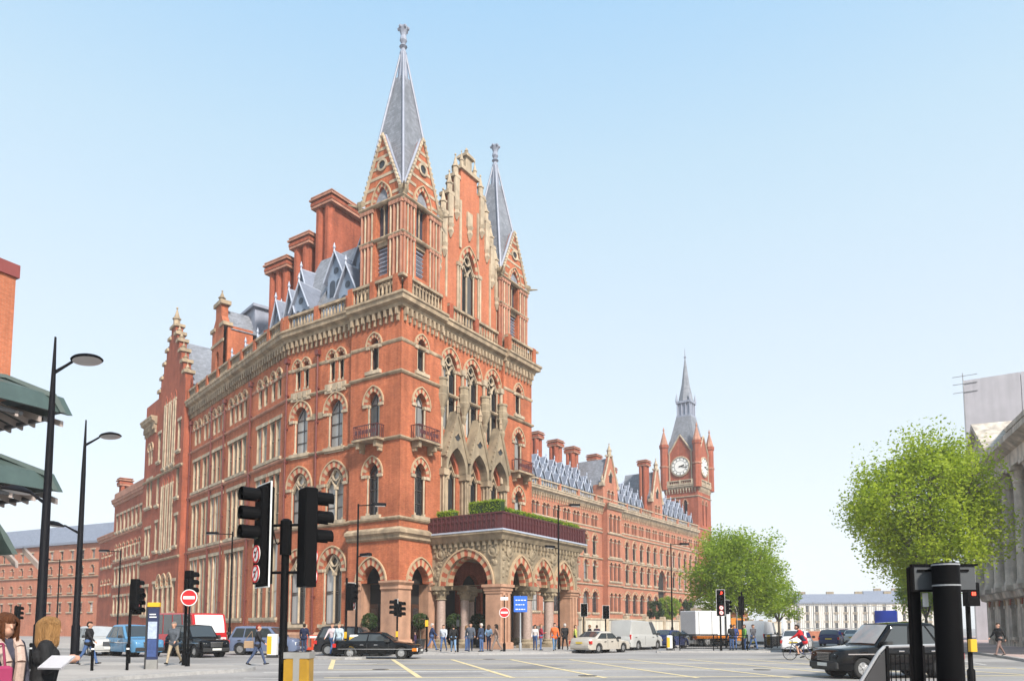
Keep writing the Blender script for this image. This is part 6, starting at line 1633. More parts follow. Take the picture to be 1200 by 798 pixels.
box_bollard('yellow and white bollard behind the crossing man in dark jacket', -13.2, 41.0, 0, .5, 1.3)
box_bollard('pale yellow bollard at the tip of the railed island', 10.6, 50.0, .12, .35, 1.0)
box_bollard('pale yellow bollard farther back on the right island', 19.6, 56.5, .12, .35, 1.1)
for i, (x, y) in enumerate(((-15.0,26.6),(-13.9,26.9),(-17.8,27.5))):
    M = T(x, y, .12); t = thing('post_bollard', ('thin black bollard left of the map post','thin black bollard next to the map post','thin black bollard farthest left on the pavement')[i], 'bollard', M, 'thin black bollards')
    MB().lathe([(.05,0),(.05,.85),(.06,.87),(.06,.93),(.02,.97)], (0,0,0), 10).build('shaft', BLACK, t, M, True); MB().lathe([(.054,.74),(.054,.8)], (0,0,0), 10).build('band', SIGWH, t, M)
for i, (x, y, l_) in enumerate(((-3.4,46.6,'slim black post in front of the porch, left of the no entry sign'), (-5.4,47.0,'slim black post by the porch between the walkers'))):
    M = T(x, y, .12); t = thing('sign_post', l_, 'post', M); MB().lathe([(.06,0),(.06,2.2),(.03,2.25)], (0,0,0), 8).build('shaft', BLACK, t, M); MB().bbox(-.1,.1,-.12,.0,1.6,2.0,.01).build('notice_plate', YELP if i else DKGREY, t, M)
# guard rails
def guard_rail(label, p, q, z0=.12, h=1.05, step=2.0):
    p = Vector(p); q = Vector(q); d = q-p; L_ = d.length; M = T(p.x,p.y,z0) @ RZ(math.degrees(math.atan2(d.y,d.x)))
    t = thing('guard_rail', label, 'railing', M, 'black pedestrian guard rails')
    n = max(1, round(L_/step))
    for i in range(n):
        a, b_ = i*L_/n, (i+1)*L_/n
        m = MB(); m.box(a+.03,b_-.03,-.025,.025,h-.05,h); m.box(a+.03,b_-.03,-.025,.025,.12,.17); m.box(a+.03,b_-.03,-.02,.02,h-.2,h-.17)
        k = int((b_-a)/.11)
        for j in range(1, k): m.box(a+j*(b_-a)/k-.008, a+j*(b_-a)/k+.008, -.008, .008, .17, h-.17)
        m.build('panel', BLACK, t, M)
    for i in range(n+1): MB().box(i*L_/n-.03,i*L_/n+.03,-.03,.03,0,h+.02).build('post', BLACK, t, M)
guard_rail('black guard rail on the island front below the red signal', (11.2,49.6), (15.6,49.2))
guard_rail('black guard rail on the left side of the island', (11.6,54.6), (10.9,50.0))
guard_rail('black guard rail on the right island behind the white hatchback', (18.0,52.9), (22.5,60.5))
guard_rail('black guard rail behind the island people', (12.4,55.0), (15.2,55.0))
# foreground guard rail with curved end and big sign posts at the right
M = T(7.05, 15.1, .12) @ RZ(8); t = thing('foreground_railing', 'dark guard rail with sloping grey end in right foreground', 'railing', M)
e = MB(); e.path([(-.06,0,0),(-.02,0,.4),(.42,0,1.02),(.56,0,1.14),(2.2,0,1.18)], .035, 8); e.build('handrail', GREY, t, M, True)
e = MB(); e.prism([(.0,.12),(.56,.12),(.56,1.07),(.45,.97),(.06,.42)], -.012, .012); e.build('panel', DKGREY, t, M)
e = MB(); e.box(.6,2.2,-.02,.02,.14,.18); e.box(.6,2.2,-.02,.02,.98,1.01)
for i in range(15): e.box(.68+i*.105,.694+i*.105,-.01,.01,.18,.98)
e.build('railing_bars', BLACK, t, M)
e = MB(); 
for x in (.6, 1.4, 2.18): e.box(x-.03,x+.03,-.04,.04,0,1.16)
e.build('post', BLACK, t, M)
M = T(3.06, 5.2, .12) @ RZ(-2); t = thing('street_sign', 'large black post with grey board seen from behind at right', 'sign', M)
MB().lathe([(.088,0),(.088,1.97),(.075,1.985)], (0,0,0), 20).build('post', BLACK, t, M, True)
MB().lathe([(.0905,1.82),(.0905,1.83)], (0,0,0), 20).build('clamp', GREY, t, M); MB().lathe([(.0905,1.965),(.0905,1.975)], (0,0,0), 20).build('clamp', GREY, t, M)
bd = MB().bbox(-.175,.26,.095,.115,1.8,1.97,.004).build('board', mat('board_back_grey', (.075,.08,.085), .6, .12, 5, spec=.2), t, M)
put('board_rim', MB().box(-.19,.275,.085,.12,1.97,1.985).box(-.19,.275,.085,.12,1.785,1.8).box(-.19,-.175,.085,.12,1.8,1.97).mesh('board_rim', BLACK), bd, M)
MB().box(-.15,.21,.085,.095,1.93,1.945).build('slot', BLACK, t, M)
MB().bbox(-.19,-.115,.12,.18,0,1.97,.01).build('side_post', BLACK, t, M)
MB().bbox(-.1,-.06,.13,.14,1.68,1.78,.004).build('notice', SIGWH, t, M)
# plastic road barrier by the hotel wall
M = T(-12.4, 47.6, .12) @ RZ(-10); t = thing('road_barrier', 'red plastic road barrier by the hotel wall', 'barrier', M)
b = MB(); b.box(-.95,.95,-.04,.04,.1,.28); b.box(-.95,.95,-.04,.04,.82,1.05); b.box(-.95,-.75,-.04,.04,.28,.82); b.box(.75,.95,-.04,.04,.28,.82)
for x in (-.4,0,.4): b.box(x-.06,x+.06,-.04,.04,.28,.82)
b.build('frame', mat('orange_red_plastic', (.55,.06,.02), .5, .1, 4), t, M); MB().box(-.7,.7,-.05,-.041,.86,1.0).build('reflector', SIGWH, t, M)
for x in (-.7,.7): MB().box(x-.1,x+.1,-.3,.3,0,.1).build('foot', BLACK, t, M)
# blue round sign at the right edge on the town hall pavement
M = T(27.2, 38.6, .12); t = thing('parking_sign', 'blue sign on a dark post at the right edge', 'sign', M)
pole(t, M, 5.6, .06); MB().bbox(-.35,.35,-.1,-.05,4.5,5.3,.02).build('panel', SIGBL, t, M); MB().bbox(-.4,.4,-.1,-.05,5.4,5.7,.02).build('panel', DKGREY, t, M)
# ------------------------------------------------------------------ people
def mc(cache, name, c, rough=.8, var=.1):
    k = (name, c)
    if k not in cache:
        m = mat(name, c, rough, .3 if name == 'hair' else .16, 26 if name == 'hair' else 7, .9 if name == 'hair' else .55, spec=.25)
        N = m.node_tree.nodes; L = m.node_tree.links
        geo = [n for n in N if n.type == 'NEW_GEOMETRY'][0]
        mp = N.new('ShaderNodeMapping'); mp.inputs['Scale'].default_value = (1,1,.12) if name == 'hair' else (1,1,.55); L.new(geo.outputs['Position'], mp.inputs[0])
        for n in N:
            if n.type == 'TEX_NOISE':
                L.new(mp.outputs[0], n.inputs['Vector'])
                if n.inputs['Scale'].default_value > 50: n.inputs['Scale'].default_value = 90 if name == 'hair' else 16
        cache[k] = m
    return cache[k]
CC = {}
SKIN = mat('skin', (.46,.25,.17), .55, .06, 8)
def figure(name, pose, voxel=.02, hair='short', coat=1.0, fingers=False, female=False):
    # returns one continuous mesh; slots: skin, top, trousers, shoes, hair. Faces +y.
    P = []   # (a, b, ra, rb, slot)
    def cap(a, b, ra, rb, s): P.append((Vector(a), Vector(b), ra, rb, s))
    sw = .17 if female else .195
    lean = pose.get('lean', 0.0)
    hip = Vector((0, 0, .95)); ch = Vector((0, .02+lean*.6, 1.30)); nk = Vector((0, .01+lean*.9, 1.47)); hd = Vector((0, .035+lean*1.05+pose.get('nod',0), 1.635))
    dz = pose.get('dz', 0)
    for v in (hip, ch, nk, hd): v.z += dz
    cap(hip+Vector((-.075,0,0)), hip+Vector((.075,0,0)), .125, .125, 2)
    cap(hip+Vector((0,0,.06)), ch+Vector((0,0,-.1)), .125*coat, .135*coat, 1)
    cap(ch+Vector((-.075,0,0)), ch+Vector((.075,0,0)), .13*coat, .13*coat, 1)
    cap(ch+Vector((-sw+.05,0,.12)), ch+Vector((sw-.05,0,.12)), .075*coat, .075*coat, 1)
    if coat > 1.05: cap(hip+Vector((-.06,0,-.04)), hip+Vector((.06,0,-.04)), .145, .145, 1)
    if female: cap(ch+Vector((-.06,.08,-.03)), ch+Vector((.06,.08,-.03)), .075, .075, 1)
    cap(nk-Vector((0,0,.06)), nk+Vector((0,.01,.08)), .055, .05, 0)
    cap(hd+Vector((0,-.015,.02)), hd+Vector((0,.0,.03)), .098, .098, 0); cap(hd+Vector((0,.02,-.07)), hd+Vector((0,.035,-.06)), .062, .058, 0)
    cap(hd+Vector((0,.095,-.0)), hd+Vector((0,.108,-.025)), .012, .016, 0)
    for s in (-1, 1): cap(hd+Vector((s*.095,-.01,.0)), hd+Vector((s*.1,-.015,-.03)), .018, .014, 0)
    if hair == 'short': cap(hd+Vector((0,-.03,.055)), hd+Vector((0,.01,.06)), .098, .088, 4); cap(hd+Vector((0,-.055,.0)), hd+Vector((0,-.05,.03)), .088, .09, 4)
    elif hair == 'bald': pass
    else:
        cap(hd+Vector((0,-.03,.055)), hd+Vector((0,.015,.06)), .105, .092, 4); cap(hd+Vector((0,-.06,.03)), hd+Vector((0,-.075,-.16)), .105, .09, 4)
        for s in (-1, 1): cap(hd+Vector((s*.07,-.03,.03)), hd+Vector((s*.095,-.01,-.17)), .06, .045, 4)
    for i, s in enumerate((-1, 1)):
        f = pose['legs'][i]   # (hip swing, knee bend) degrees, forward positive
        th = Vector((s*.09, .44*math.sin(R(f[0])), -.44*math.cos(R(f[0])))); kn = hip+Vector((s*.005,0,-.02))+th
        a = f[0]-f[1]; an = kn+Vector((0, .42*math.sin(R(a)), -.42*math.cos(R(a))))
        cap(hip+Vector((s*.09,0,-.03)), kn, .092, .062, 2); cap(kn, an, .062, .045, 2 if not pose.get('shorts') else 0)
        if pose.get('shorts'): cap(hip+Vector((s*.09,0,-.03)), hip+Vector((s*.09,0,-.03))*.35+kn*.65, .105, .09, 2)
        fa = a*.6; ft = Vector((0, math.cos(R(fa)), math.sin(R(fa))))
        cap(an+Vector((0,-.04,-.035)), an+ft*.15+Vector((s*.015,0,-.045)), .042, .034, 3)
    for i, s in enumerate((-1, 1)):
        sh = ch+Vector((s*sw, 0, .115)); el, wr = [Vector(q) for q in pose['arms'][i]]
        el = sh+Vector((s*el.x, el.y, el.z)); wr = el+Vector((s*wr.x, wr.y, wr.z))
        cap(sh, el, .062*coat**.5, .05*coat**.5, 1); cap(el, wr, .05*coat**.5, .036, 1 if not pose.get('bare') else 0)
        d = (wr-el).normalized(); pm = wr+d*.07
        cap(wr, pm, .03, .036, 0)
        side = d.cross(Vector((s,0,.2))).normalized()
        if fingers:
            cn = Vector((-s*.55,.35,-.2))
            for k in range(4):
                o = side*(k-1.5)*.02; l_ = (.065,.078,.072,.055)[k]
                m1 = pm+o+d*(l_*.7)+cn*.01; m2 = m1+d*l_*.35+cn*.035
                cap(pm+o, m1, .0105, .010, 0); cap(m1, m2, .010, .0085, 0)
            cap(wr+d*.03+side*-.03, wr+d*.075+side*-.058, .013, .011, 0); cap(wr+d*.075+side*-.058, wr+d*.11+side*-.055+cn*.02, .011, .009, 0)
        else:
            for k in range(4): cap(pm+side*(k-1.5)*.018, pm+side*(k-1.5)*.018+d*(.07,.085,.08,.06)[k]+Vector((-s*.015,.01,0)), .012, .011, 0)
            cap(wr+d*.03-side*.03, wr+d*.085-side*.055, .014, .012, 0)
    mb = MB()
    for a, b, ra, rb, s in P:
        mb.ball(a, ra, n=12, m=8); mb.ball(b, rb, n=12, m=8)
        if (b-a).length > .01: mb.tube(a, b, ra, rb, 12)
    me = mb.mesh('tmp', SKIN); ob = bpy.data.objects.new('tmp', me); COL.objects.link(ob)
    md = ob.modifiers.new('r', 'REMESH'); md.mode = 'VOXEL'; md.voxel_size = voxel
    sm = ob.modifiers.new('s', 'SMOOTH'); sm.factor = .5; sm.iterations = 2 if fingers else 3
    dg = bpy.context.evaluated_depsgraph_get(); out = bpy.data.meshes.new_from_object(ob.evaluated_get(dg)); out.name = name
    bpy.data.objects.remove(ob); bpy.data.meshes.remove(me)
    nf = len(out.polygons); co = np.empty(nf*3); out.polygons.foreach_get('center', co); co = co.reshape(-1,3)
    best = np.full(nf, 1e9); idx = np.zeros(nf, int)
    for a, b, ra, rb, s in P:
        A = np.array(a); B = np.array(b); d = B-A; L2 = max(1e-9, d.dot(d)); t = np.clip(((co-A) @ d)/L2, 0, 1)
        dist = np.linalg.norm(co-(A+t[:,None]*d), axis=1)-(ra+(rb-ra)*t)
        m = dist < best; best[m] = dist[m]; idx[m] = s
    # collars and cuffs: face stays skin in front
    out.materials.clear()
    for _ in range(5): out.materials.append(SKIN)
    out.polygons.foreach_set('material_index', idx.astype(np.int32)); out.polygons.foreach_set('use_smooth', [True]*nf); out.update()
    return out
ARM_DOWN = ((.06,.02,-.27),(.01,.07,-.24)); ARM_F = ((.05,.13,-.25),(.0,.17,-.18)); ARM_B = ((.05,-.14,-.24),(.01,-.02,-.25)); ARM_BENT = ((.06,.03,-.27),(-.10,.22,.03)); ARM_PK = ((.09,-.04,-.26),(-.07,.09,-.2))
POSES = {
 'walk': dict(legs=((24,6),(-20,14)), arms=(ARM_B, ARM_F)), 'walk2': dict(legs=((-22,18),(22,4)), arms=(ARM_F, ARM_B)),
 'stand': dict(legs=((2,2),(-2,1)), arms=(ARM_DOWN, ARM_DOWN)), 'stand2': dict(legs=((5,6),(-3,0)), arms=(ARM_PK, ARM_BENT)), 'hold': dict(legs=((12,6),(-10,8)), arms=(ARM_BENT, ARM_BENT)),
}
FIG = {}
def fig(pose, hair, coat, female):
    k = (pose, hair, coat, female)
    if k not in FIG: FIG[k] = figure('person', POSES[pose], .024, hair, coat, False, female)
    return FIG[k]
def person(label, x, y, ang, pose='walk', top=(.05,.05,.06), legs=(.03,.045,.11), shoes=(.02,.018,.016), hairc=(.03,.02,.014), hair='short', coat=1.0, female=False, h=1.75, z=.12, group='pedestrians', mesh=None, skin=None):
    M = T(x, y, z) @ RZ(ang) @ Matrix.Scale(h/1.75, 4)
    o = put('person', mesh or fig(pose, hair, coat, female), None, M)
    tag(o, label, 'person', group)
    for i, m in enumerate((skin or SKIN, mc(CC,'jacket_cloth',top), mc(CC,'trouser_cloth',legs), mc(CC,'shoe_leather',shoes), mc(CC,'hair',hairc))):
        o.material_slots[i].link = 'OBJECT'; o.material_slots[i].material = m
    return o
BLU = (.05,.10,.22); DEN = (.06,.11,.24); BEI = (.36,.29,.2); NAV = (.015,.02,.05); WHI = (.55,.55,.56); BLK = (.014,.014,.015)
# foreground women at the left
w1 = figure('person', dict(legs=((16,6),(-14,10)), arms=(((.05,.04,-.27),(-.02,.12,-.21)), ((.05,.02,-.27),(-.05,.15,-.18))), nod=.01), .0125, 'long', 1.08, True, True)
w2 = figure('person', dict(legs=((10,5),(-12,10)), arms=(((.07,.02,-.26),(-.13,.19,.09)), ((.07,.02,-.26),(-.11,.2,.09))), nod=.02), .0125, 'long', 1.15, True, True)
pw1 = person('woman with brown hair, pale scarf and dark jacket at left edge', -5.55, 8.1, -115, top=(.05,.05,.07), legs=BLK, hairc=(.10,.035,.014), mesh=w1, h=1.66, z=.12, group='foreground women')
pw2 = person('woman with fair hair and black jacket holding a white sheet', -5.22, 8.3, -60, top=BLK, legs=BLK, hairc=(.30,.16,.06), mesh=w2, h=1.62, z=.12, group='foreground women')
def hair_strands(p, hd, n, length, col, seed, h):
    # thin locks falling from the crown, parted in front
    r = random.Random(seed); b = MB()
    for i in range(n):
        a = r.uniform(-2.5, 2.5)-math.pi/2; el = r.uniform(.15, 1.35)
        d = Vector((math.cos(a)*math.cos(el), math.sin(a)*math.cos(el), math.sin(el)))
        q = Vector((d.x*.108, d.y*.112-.012, d.z*.12+.03))+hd; pts = [q]
        out = Vector((d.x, d.y, 0)).normalized(); L_ = length*r.uniform(.7,1.1); cur = q
        rad = math.hypot(q.x-hd.x, q.y-hd.y)
        for s in range(5):
            dz = -L_/5; 
            if cur.z > hd.z+.04: step = out*.045+Vector((0,0,-.045))
            else: step = out*r.uniform(-.012,.010)+Vector((r.uniform(-.01,.01),r.uniform(-.012,.006),dz))
            cur = cur+step
            k = math.hypot(cur.x-hd.x, cur.y-hd.y)
            if k > .125: cur = Vector((hd.x+(cur.x-hd.x)*.125/k, hd.y+(cur.y-hd.y)*.125/k, cur.z))
            pts.append(cur)
        for j, (u, v) in enumerate(zip(pts[:-1], pts[1:])): b.tube(u, v, .010-.0013*j, .0088-.0013*j, 4, caps=False)
    o = put('hair', b.mesh('hair', mc(CC,'hair',col), True), p, WM[p.name]); o['kind'] = 'stuff'
def obj1(name, mb, m, label, cat, M, group=None): return tag(mb.build(name, m, None, M), label, cat, group)
hair_strands(pw1, Vector((0,.045,1.635)), 330, .34, (.10,.035,.014), 4, 1.66)
hair_strands(pw2, Vector((0,.055,1.635)), 330, .32, (.30,.16,.06), 6, 1.62)
Mb = T(-5.38, 7.72, .98) @ RZ(-115); b = MB(); b.bbox(-.19,.19,-.05,.05,0,.27,.025)
bag = thing('handbag', 'pink handbag carried by the woman at left edge', 'bag', Mb); b.build('body', mat('pink_leather', (.30,.03,.09), .5, .1), bag, Mb)
st = MB(); st.path([(-.12,0,.27),(-.09,0,.5),(.09,0,.5),(.12,0,.27)], .012, 6); st.build('strap', mat('pink_strap', (.24,.025,.07), .5, .1), bag, Mb)
Ms = T(-5.55, 8.1, .12) @ RZ(-115) @ Matrix.Scale(1.66/1.75, 4); sc = MB()
for s in (-1, 1):
    p = [(s*.07,-.06,1.50),(s*.11,.05,1.47),(s*.10,.15,1.38),(s*.075,.225,1.22),(s*.07,.20,.98)]
    for a, c in zip(p[:-1], p[1:]): sc.tube(a, c, .05, .055, 8)
sc.tube((-.1,-.06,1.5),(.1,-.06,1.5),.055,.055,8)
tag(sc.build('scarf', mat('pale_scarf', (.40,.29,.24), .9, .2, 30), None, Ms, True), 'pale pink scarf round the neck of the woman at left edge', 'scarf')
Mp = T(-4.88, 7.98, 1.27) @ RZ(-12) @ RX(34); pp = MB()
for i in range(4):
    for j in range(3): pp.box(-.15+.003*i,.15,-.11,.11,.0+.006*i,.004+.006*i)
tag(pp.build('paper_sheets', mat('white_paper', (.72,.70,.72), .8, .03), None, Mp), 'white paper sheets held by the fair haired woman', 'paper')
# walkers on the left pavement and crossing
person('man in black jacket and jeans walking right beside the lamp column', -17.1, 30.0, -82, 'walk', BLK, DEN, coat=1.12)
person('grey haired man in grey jacket and beige trousers by the map post', -13.75, 30.2, 175, 'walk2', (.075,.085,.10), BEI, hairc=(.22,.19,.17), coat=1.18)
person('person in dark jacket and cap crossing with a beige bag', -10.95, 32.0, -80, 'walk', (.02,.02,.024), (.05,.07,.13), hairc=(.22,.03,.02), coat=1.12, z=0)
Mb = T(-11.3, 31.9, .78); bag = thing('shoulder_bag', 'beige shoulder bag on the crossing person in dark jacket', 'bag', Mb); MB().bbox(-.2,.2,-.08,.08,0,.3,.03).build('body', mat('beige_canvas', (.30,.20,.12), .85, .15), bag, Mb); MB().path([(-.18,0,.3),(.1,.05,.72),(.18,0,.3)], .014, 6).build('strap', mat('beige_strap', (.2,.13,.08), .85), bag, Mb)
person('man in navy jacket by the bollard left of the saloon', -12.6, 45.0, 0, 'stand', NAV, (.03,.05,.1), coat=1.18, z=.12)
person('white shirted person on the island, left of the pair', -9.75, 40.3, 160, 'walk', (.50,.42,.44), DEN, coat=1.05, hairc=(.1,.06,.04))
person('light blue shirted person on the island, right of the pair', -9.3, 39.95, 165, 'stand', (.42,.50,.55), (.20,.28,.36), coat=1.05, hairc=(.24,.18,.12))
# crowd by the porch, left to right
C = [(-6.3,48.5,'child in dark purple top beside the corner pier','stand',(.06,.03,.07),NAV,1.25,1.0), (-5.2,48.2,'man in navy jacket with white hair by the corner pier','walk',(.02,.035,.09),DEN,1.78,1.15), (-4.3,46.6,'person in white and blue top walking past the porch','walk2',(.42,.45,.5),DEN,1.68,1.05),
 (-3.55,45.0,'person in black top and pale jeans with back turned near the kerb','walk',BLK,(.16,.26,.40),1.7,1.1), (-3.0,48.9,'pale topped woman in the porch crowd','stand2',(.38,.34,.32),DEN,1.65,1.0), (-2.55,45.6,'broad man in grey jacket and navy jeans in front of the porch','walk2',(.07,.08,.10),(.02,.04,.1),1.8,1.2),
 (-1.95,47.4,'man in navy top and blue jeans behind the broad man','stand',(.03,.045,.08),DEN,1.78,1.1), (-1.55,49.6,'person in pale blue top at the porch arch','stand2',(.2,.3,.42),NAV,1.7,1.05), (-.98,46.7,'fair haired person in brown top with bare legs by the porch pier','walk',(.24,.15,.11),(.20,.16,.14),1.72,1.0),
 (1.95,50.4,'person in red jacket and jeans right of the blue sign','stand2',(.30,.03,.045),DEN,1.74,1.1), (1.6,51.4,'person in white top beside the red jacket','stand',(.55,.5,.48),DEN,1.7,1.0), (3.35+.2,49.8,'person in black coat by the porch columns','walk',BLK,BLK,1.78,1.15),
 (4.3,50.6,'person in yellow top by the porch columns','stand',(.42,.45,.10),BLK,1.68,1.05), (2.72,47.4,'man in orange jacket and blue jeans walking past the porch','walk2',(.55,.12,.03),(.09,.17,.28),1.8,1.12), (5.9,56.2,'dark clad person at the porch right end, left of two','walk',BLK,NAV,1.72,1.12), (6.5,56.8,'dark clad person at the porch right end, right of two','stand',(.03,.02,.04),NAV,1.7,1.1)]
for i, (x, y, lab, ps, tp, lg, h, ct) in enumerate(C):
    person(lab, x, y, (90,-80,170,10,-95,185,60,-20)[i % 8], ps, tp, lg, h=h, coat=ct, female=(i % 3 == 1), hair='long' if i in (4,7,8,10) else 'short', hairc=((.03,.02,.015),(.5,.46,.42),(.09,.05,.03),(.02,.015,.012),(.2,.11,.05))[i % 5])
# people on the railed island and by the town hall
for i, (x, y, lab, tp) in enumerate(((14.9,50.4,'person in dark coat on the railed island, leftmost','dark'),(15.25,50.9,'person in blue top on the railed island','blue'),(15.9,50.7,'person in green top on the railed island','green'),(16.3,50.2,'person in grey coat on the railed island, rightmost','grey'))):
    person(lab, x, y, (20,170,90,200)[i], ('stand','stand2','stand','walk')[i], {'dark':BLK,'blue':(.03,.05,.16),'green':(.12,.28,.06),'grey':(.07,.07,.08)}[tp], DEN, h=1.72, coat=1.12)
person('person in dark jacket walking by the town hall wall', 25.9, 39.5, 100, 'walk', BLK, (.2,.13,.11), h=1.75, coat=1.15)
# cyclist
Mc = T(14.6, 37.6, 0) @ RZ(62)
bike = thing('bicycle', 'bicycle ridden by the cyclist in red', 'bicycle', Mc)       # runs along +y
for y, nm in ((-.52,'wheel'),(.52,'wheel')):
    w = MB(); n = 20
    for i in range(n):
        a, b_ = 2*math.pi*i/n, 2*math.pi*(i+1)/n; w.tube((0,y+.33*math.cos(a),.35+.33*math.sin(a)),(0,y+.33*math.cos(b_),.35+.33*math.sin(b_)),.018,n=6)
    for i in range(8):
        a = 2*math.pi*i/8; w.tube((0,y,.35),(0,y+.32*math.cos(a),.35+.32*math.sin(a)),.004,n=4)
    w.build(nm, TYRE, bike, Mc)
f = MB()
for a, b_ in (((0,-.52,.35),(0,-.1,.32)),((0,-.52,.35),(0,-.2,.85)),((0,-.1,.32),(0,-.2,.92)),((0,-.1,.32),(0,.4,.82)),((0,-.2,.85),(0,.4,.88)),((0,.52,.35),(0,.39,.98))): f.tube(a, b_, .02, n=8)
f.build('frame', P_NAVY, bike, Mc, True)
MB().path([(-.25,.48,.98),(-.22,.4,1.0),(.22,.4,1.0),(.25,.48,.98)], .014, 6).build('handlebar', BLACK, bike, Mc)
MB().bbox(-.08,.08,-.34,-.08,.92,.98,.02).build('saddle', BLACK, bike, Mc)
MB().tube((-.14,-.1,.32),(.14,-.1,.32),.012,n=6).lathe([(.1,-.01),(.1,.01)], (.05,-.1,.32), 14, 0, RY(90)).build('crank', CHROME, bike, Mc)
cy = figure('person', dict(legs=((62,75),(38,62)), arms=(((.02,.2,-.2),(-.02,.2,-.12)), ((.02,.2,-.2),(-.02,.2,-.12))), lean=.3, shorts=True, nod=.02, dz=.0), .018, 'short', 1.1)
o = person('cyclist in red top and dark shorts riding right of the island', 0, 0, 0, mesh=cy, top=(.52,.02,.025), legs=NAV, hairc=(.03,.02,.015), group='cyclists', z=0)
o.matrix_basis = Mc @ T(0, -.2, .03)
Mb2 = Mc @ T(0,-.06,1.22) @ RX(-30)
# ------------------------------------------------------------------ trees, hedges and planters
def leaf_mat(name, c, c2, tr=.45):
    m, N, L, P = new_mat(name)
    out = N['Material Output']
    geo = N.new('ShaderNodeNewGeometry'); n = N.new('ShaderNodeTexNoise'); n.inputs['Scale'].default_value = .9; n.inputs['Detail'].default_value = 3
    L.new(geo.outputs['Position'], n.inputs['Vector'])
    wn = N.new('ShaderNodeTexWhiteNoise'); L.new(geo.outputs['Random Per Island'], wn.inputs['Vector']) if False else None
    ad = N.new('ShaderNodeMath'); ad.operation = 'ADD'; ad.use_clamp = True
    mr = N.new('ShaderNodeMapRange'); mr.inputs[1].default_value = .35; mr.inputs[2].default_value = .65; mr.inputs[3].default_value = -.2; mr.inputs[4].default_value = .5; L.new(n.outputs[0], mr.inputs[0])
    mr2 = N.new('ShaderNodeMapRange'); mr2.inputs[3].default_value = 0; mr2.inputs[4].default_value = .6; L.new(geo.outputs['Random Per Island'], mr2.inputs[0])
    L.new(mr.outputs[0], ad.inputs[0]); L.new(mr2.outputs[0], ad.inputs[1])
    mx = N.new('ShaderNodeMix'); mx.data_type = 'RGBA'; L.new(ad.outputs[0], mx.inputs[0]); mx.inputs[6].default_value = (*c,1); mx.inputs[7].default_value = (*c2,1)
    L.new(mx.outputs[2], P.inputs['Base Color']); P.inputs['Roughness'].default_value = .55; P.inputs['Specular IOR Level'].default_value = .3
    t = N.new('ShaderNodeBsdfTranslucent'); L.new(mx.outputs[2], t.inputs[0])
    ms = N.new('ShaderNodeMixShader'); ms.inputs[0].default_value = tr; L.new(P.outputs[0], ms.inputs[1]); L.new(t.outputs[0], ms.inputs[2]); L.new(ms.outputs[0], out.inputs[0])
    return m
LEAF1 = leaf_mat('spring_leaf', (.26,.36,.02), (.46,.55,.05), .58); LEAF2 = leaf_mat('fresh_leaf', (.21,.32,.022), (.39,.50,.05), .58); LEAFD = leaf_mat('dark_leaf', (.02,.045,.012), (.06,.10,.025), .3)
BARK = mat('plane_bark', (.10,.085,.065), .9, .4, 4, .4)

def leaves_mesh(name, pts, size, m, seed=1, flat=.5):
    g = np.random.default_rng(seed); n = len(pts)
    a = g.normal(size=(n,3)); a[:,2] *= flat; a /= np.linalg.norm(a,axis=1)[:,None]
    b = g.normal(size=(n,3)); b -= (b*a).sum(1)[:,None]*a; b /= np.linalg.norm(b,axis=1)[:,None]
    s = size*g.uniform(.6,1.35,(n,1)); wd = s*g.uniform(.45,.7,(n,1))
    v = np.empty((n,4,3)); v[:,0] = pts-a*s*.5; v[:,1] = pts+b*wd*.5; v[:,2] = pts+a*s*.5; v[:,3] = pts-b*wd*.5
    me = bpy.data.meshes.new(name); me.vertices.add(n*4); me.vertices.foreach_set('co', v.reshape(-1))
    me.loops.add(n*4); me.loops.foreach_set('vertex_index', np.arange(n*4, dtype=np.int32)); me.polygons.add(n)
    me.polygons.foreach_set('loop_start', np.arange(0,n*4,4,dtype=np.int32)); me.polygons.foreach_set('loop_total', np.full(n,4,dtype=np.int32))
    me.materials.append(m); me.update(); me.validate(); return me

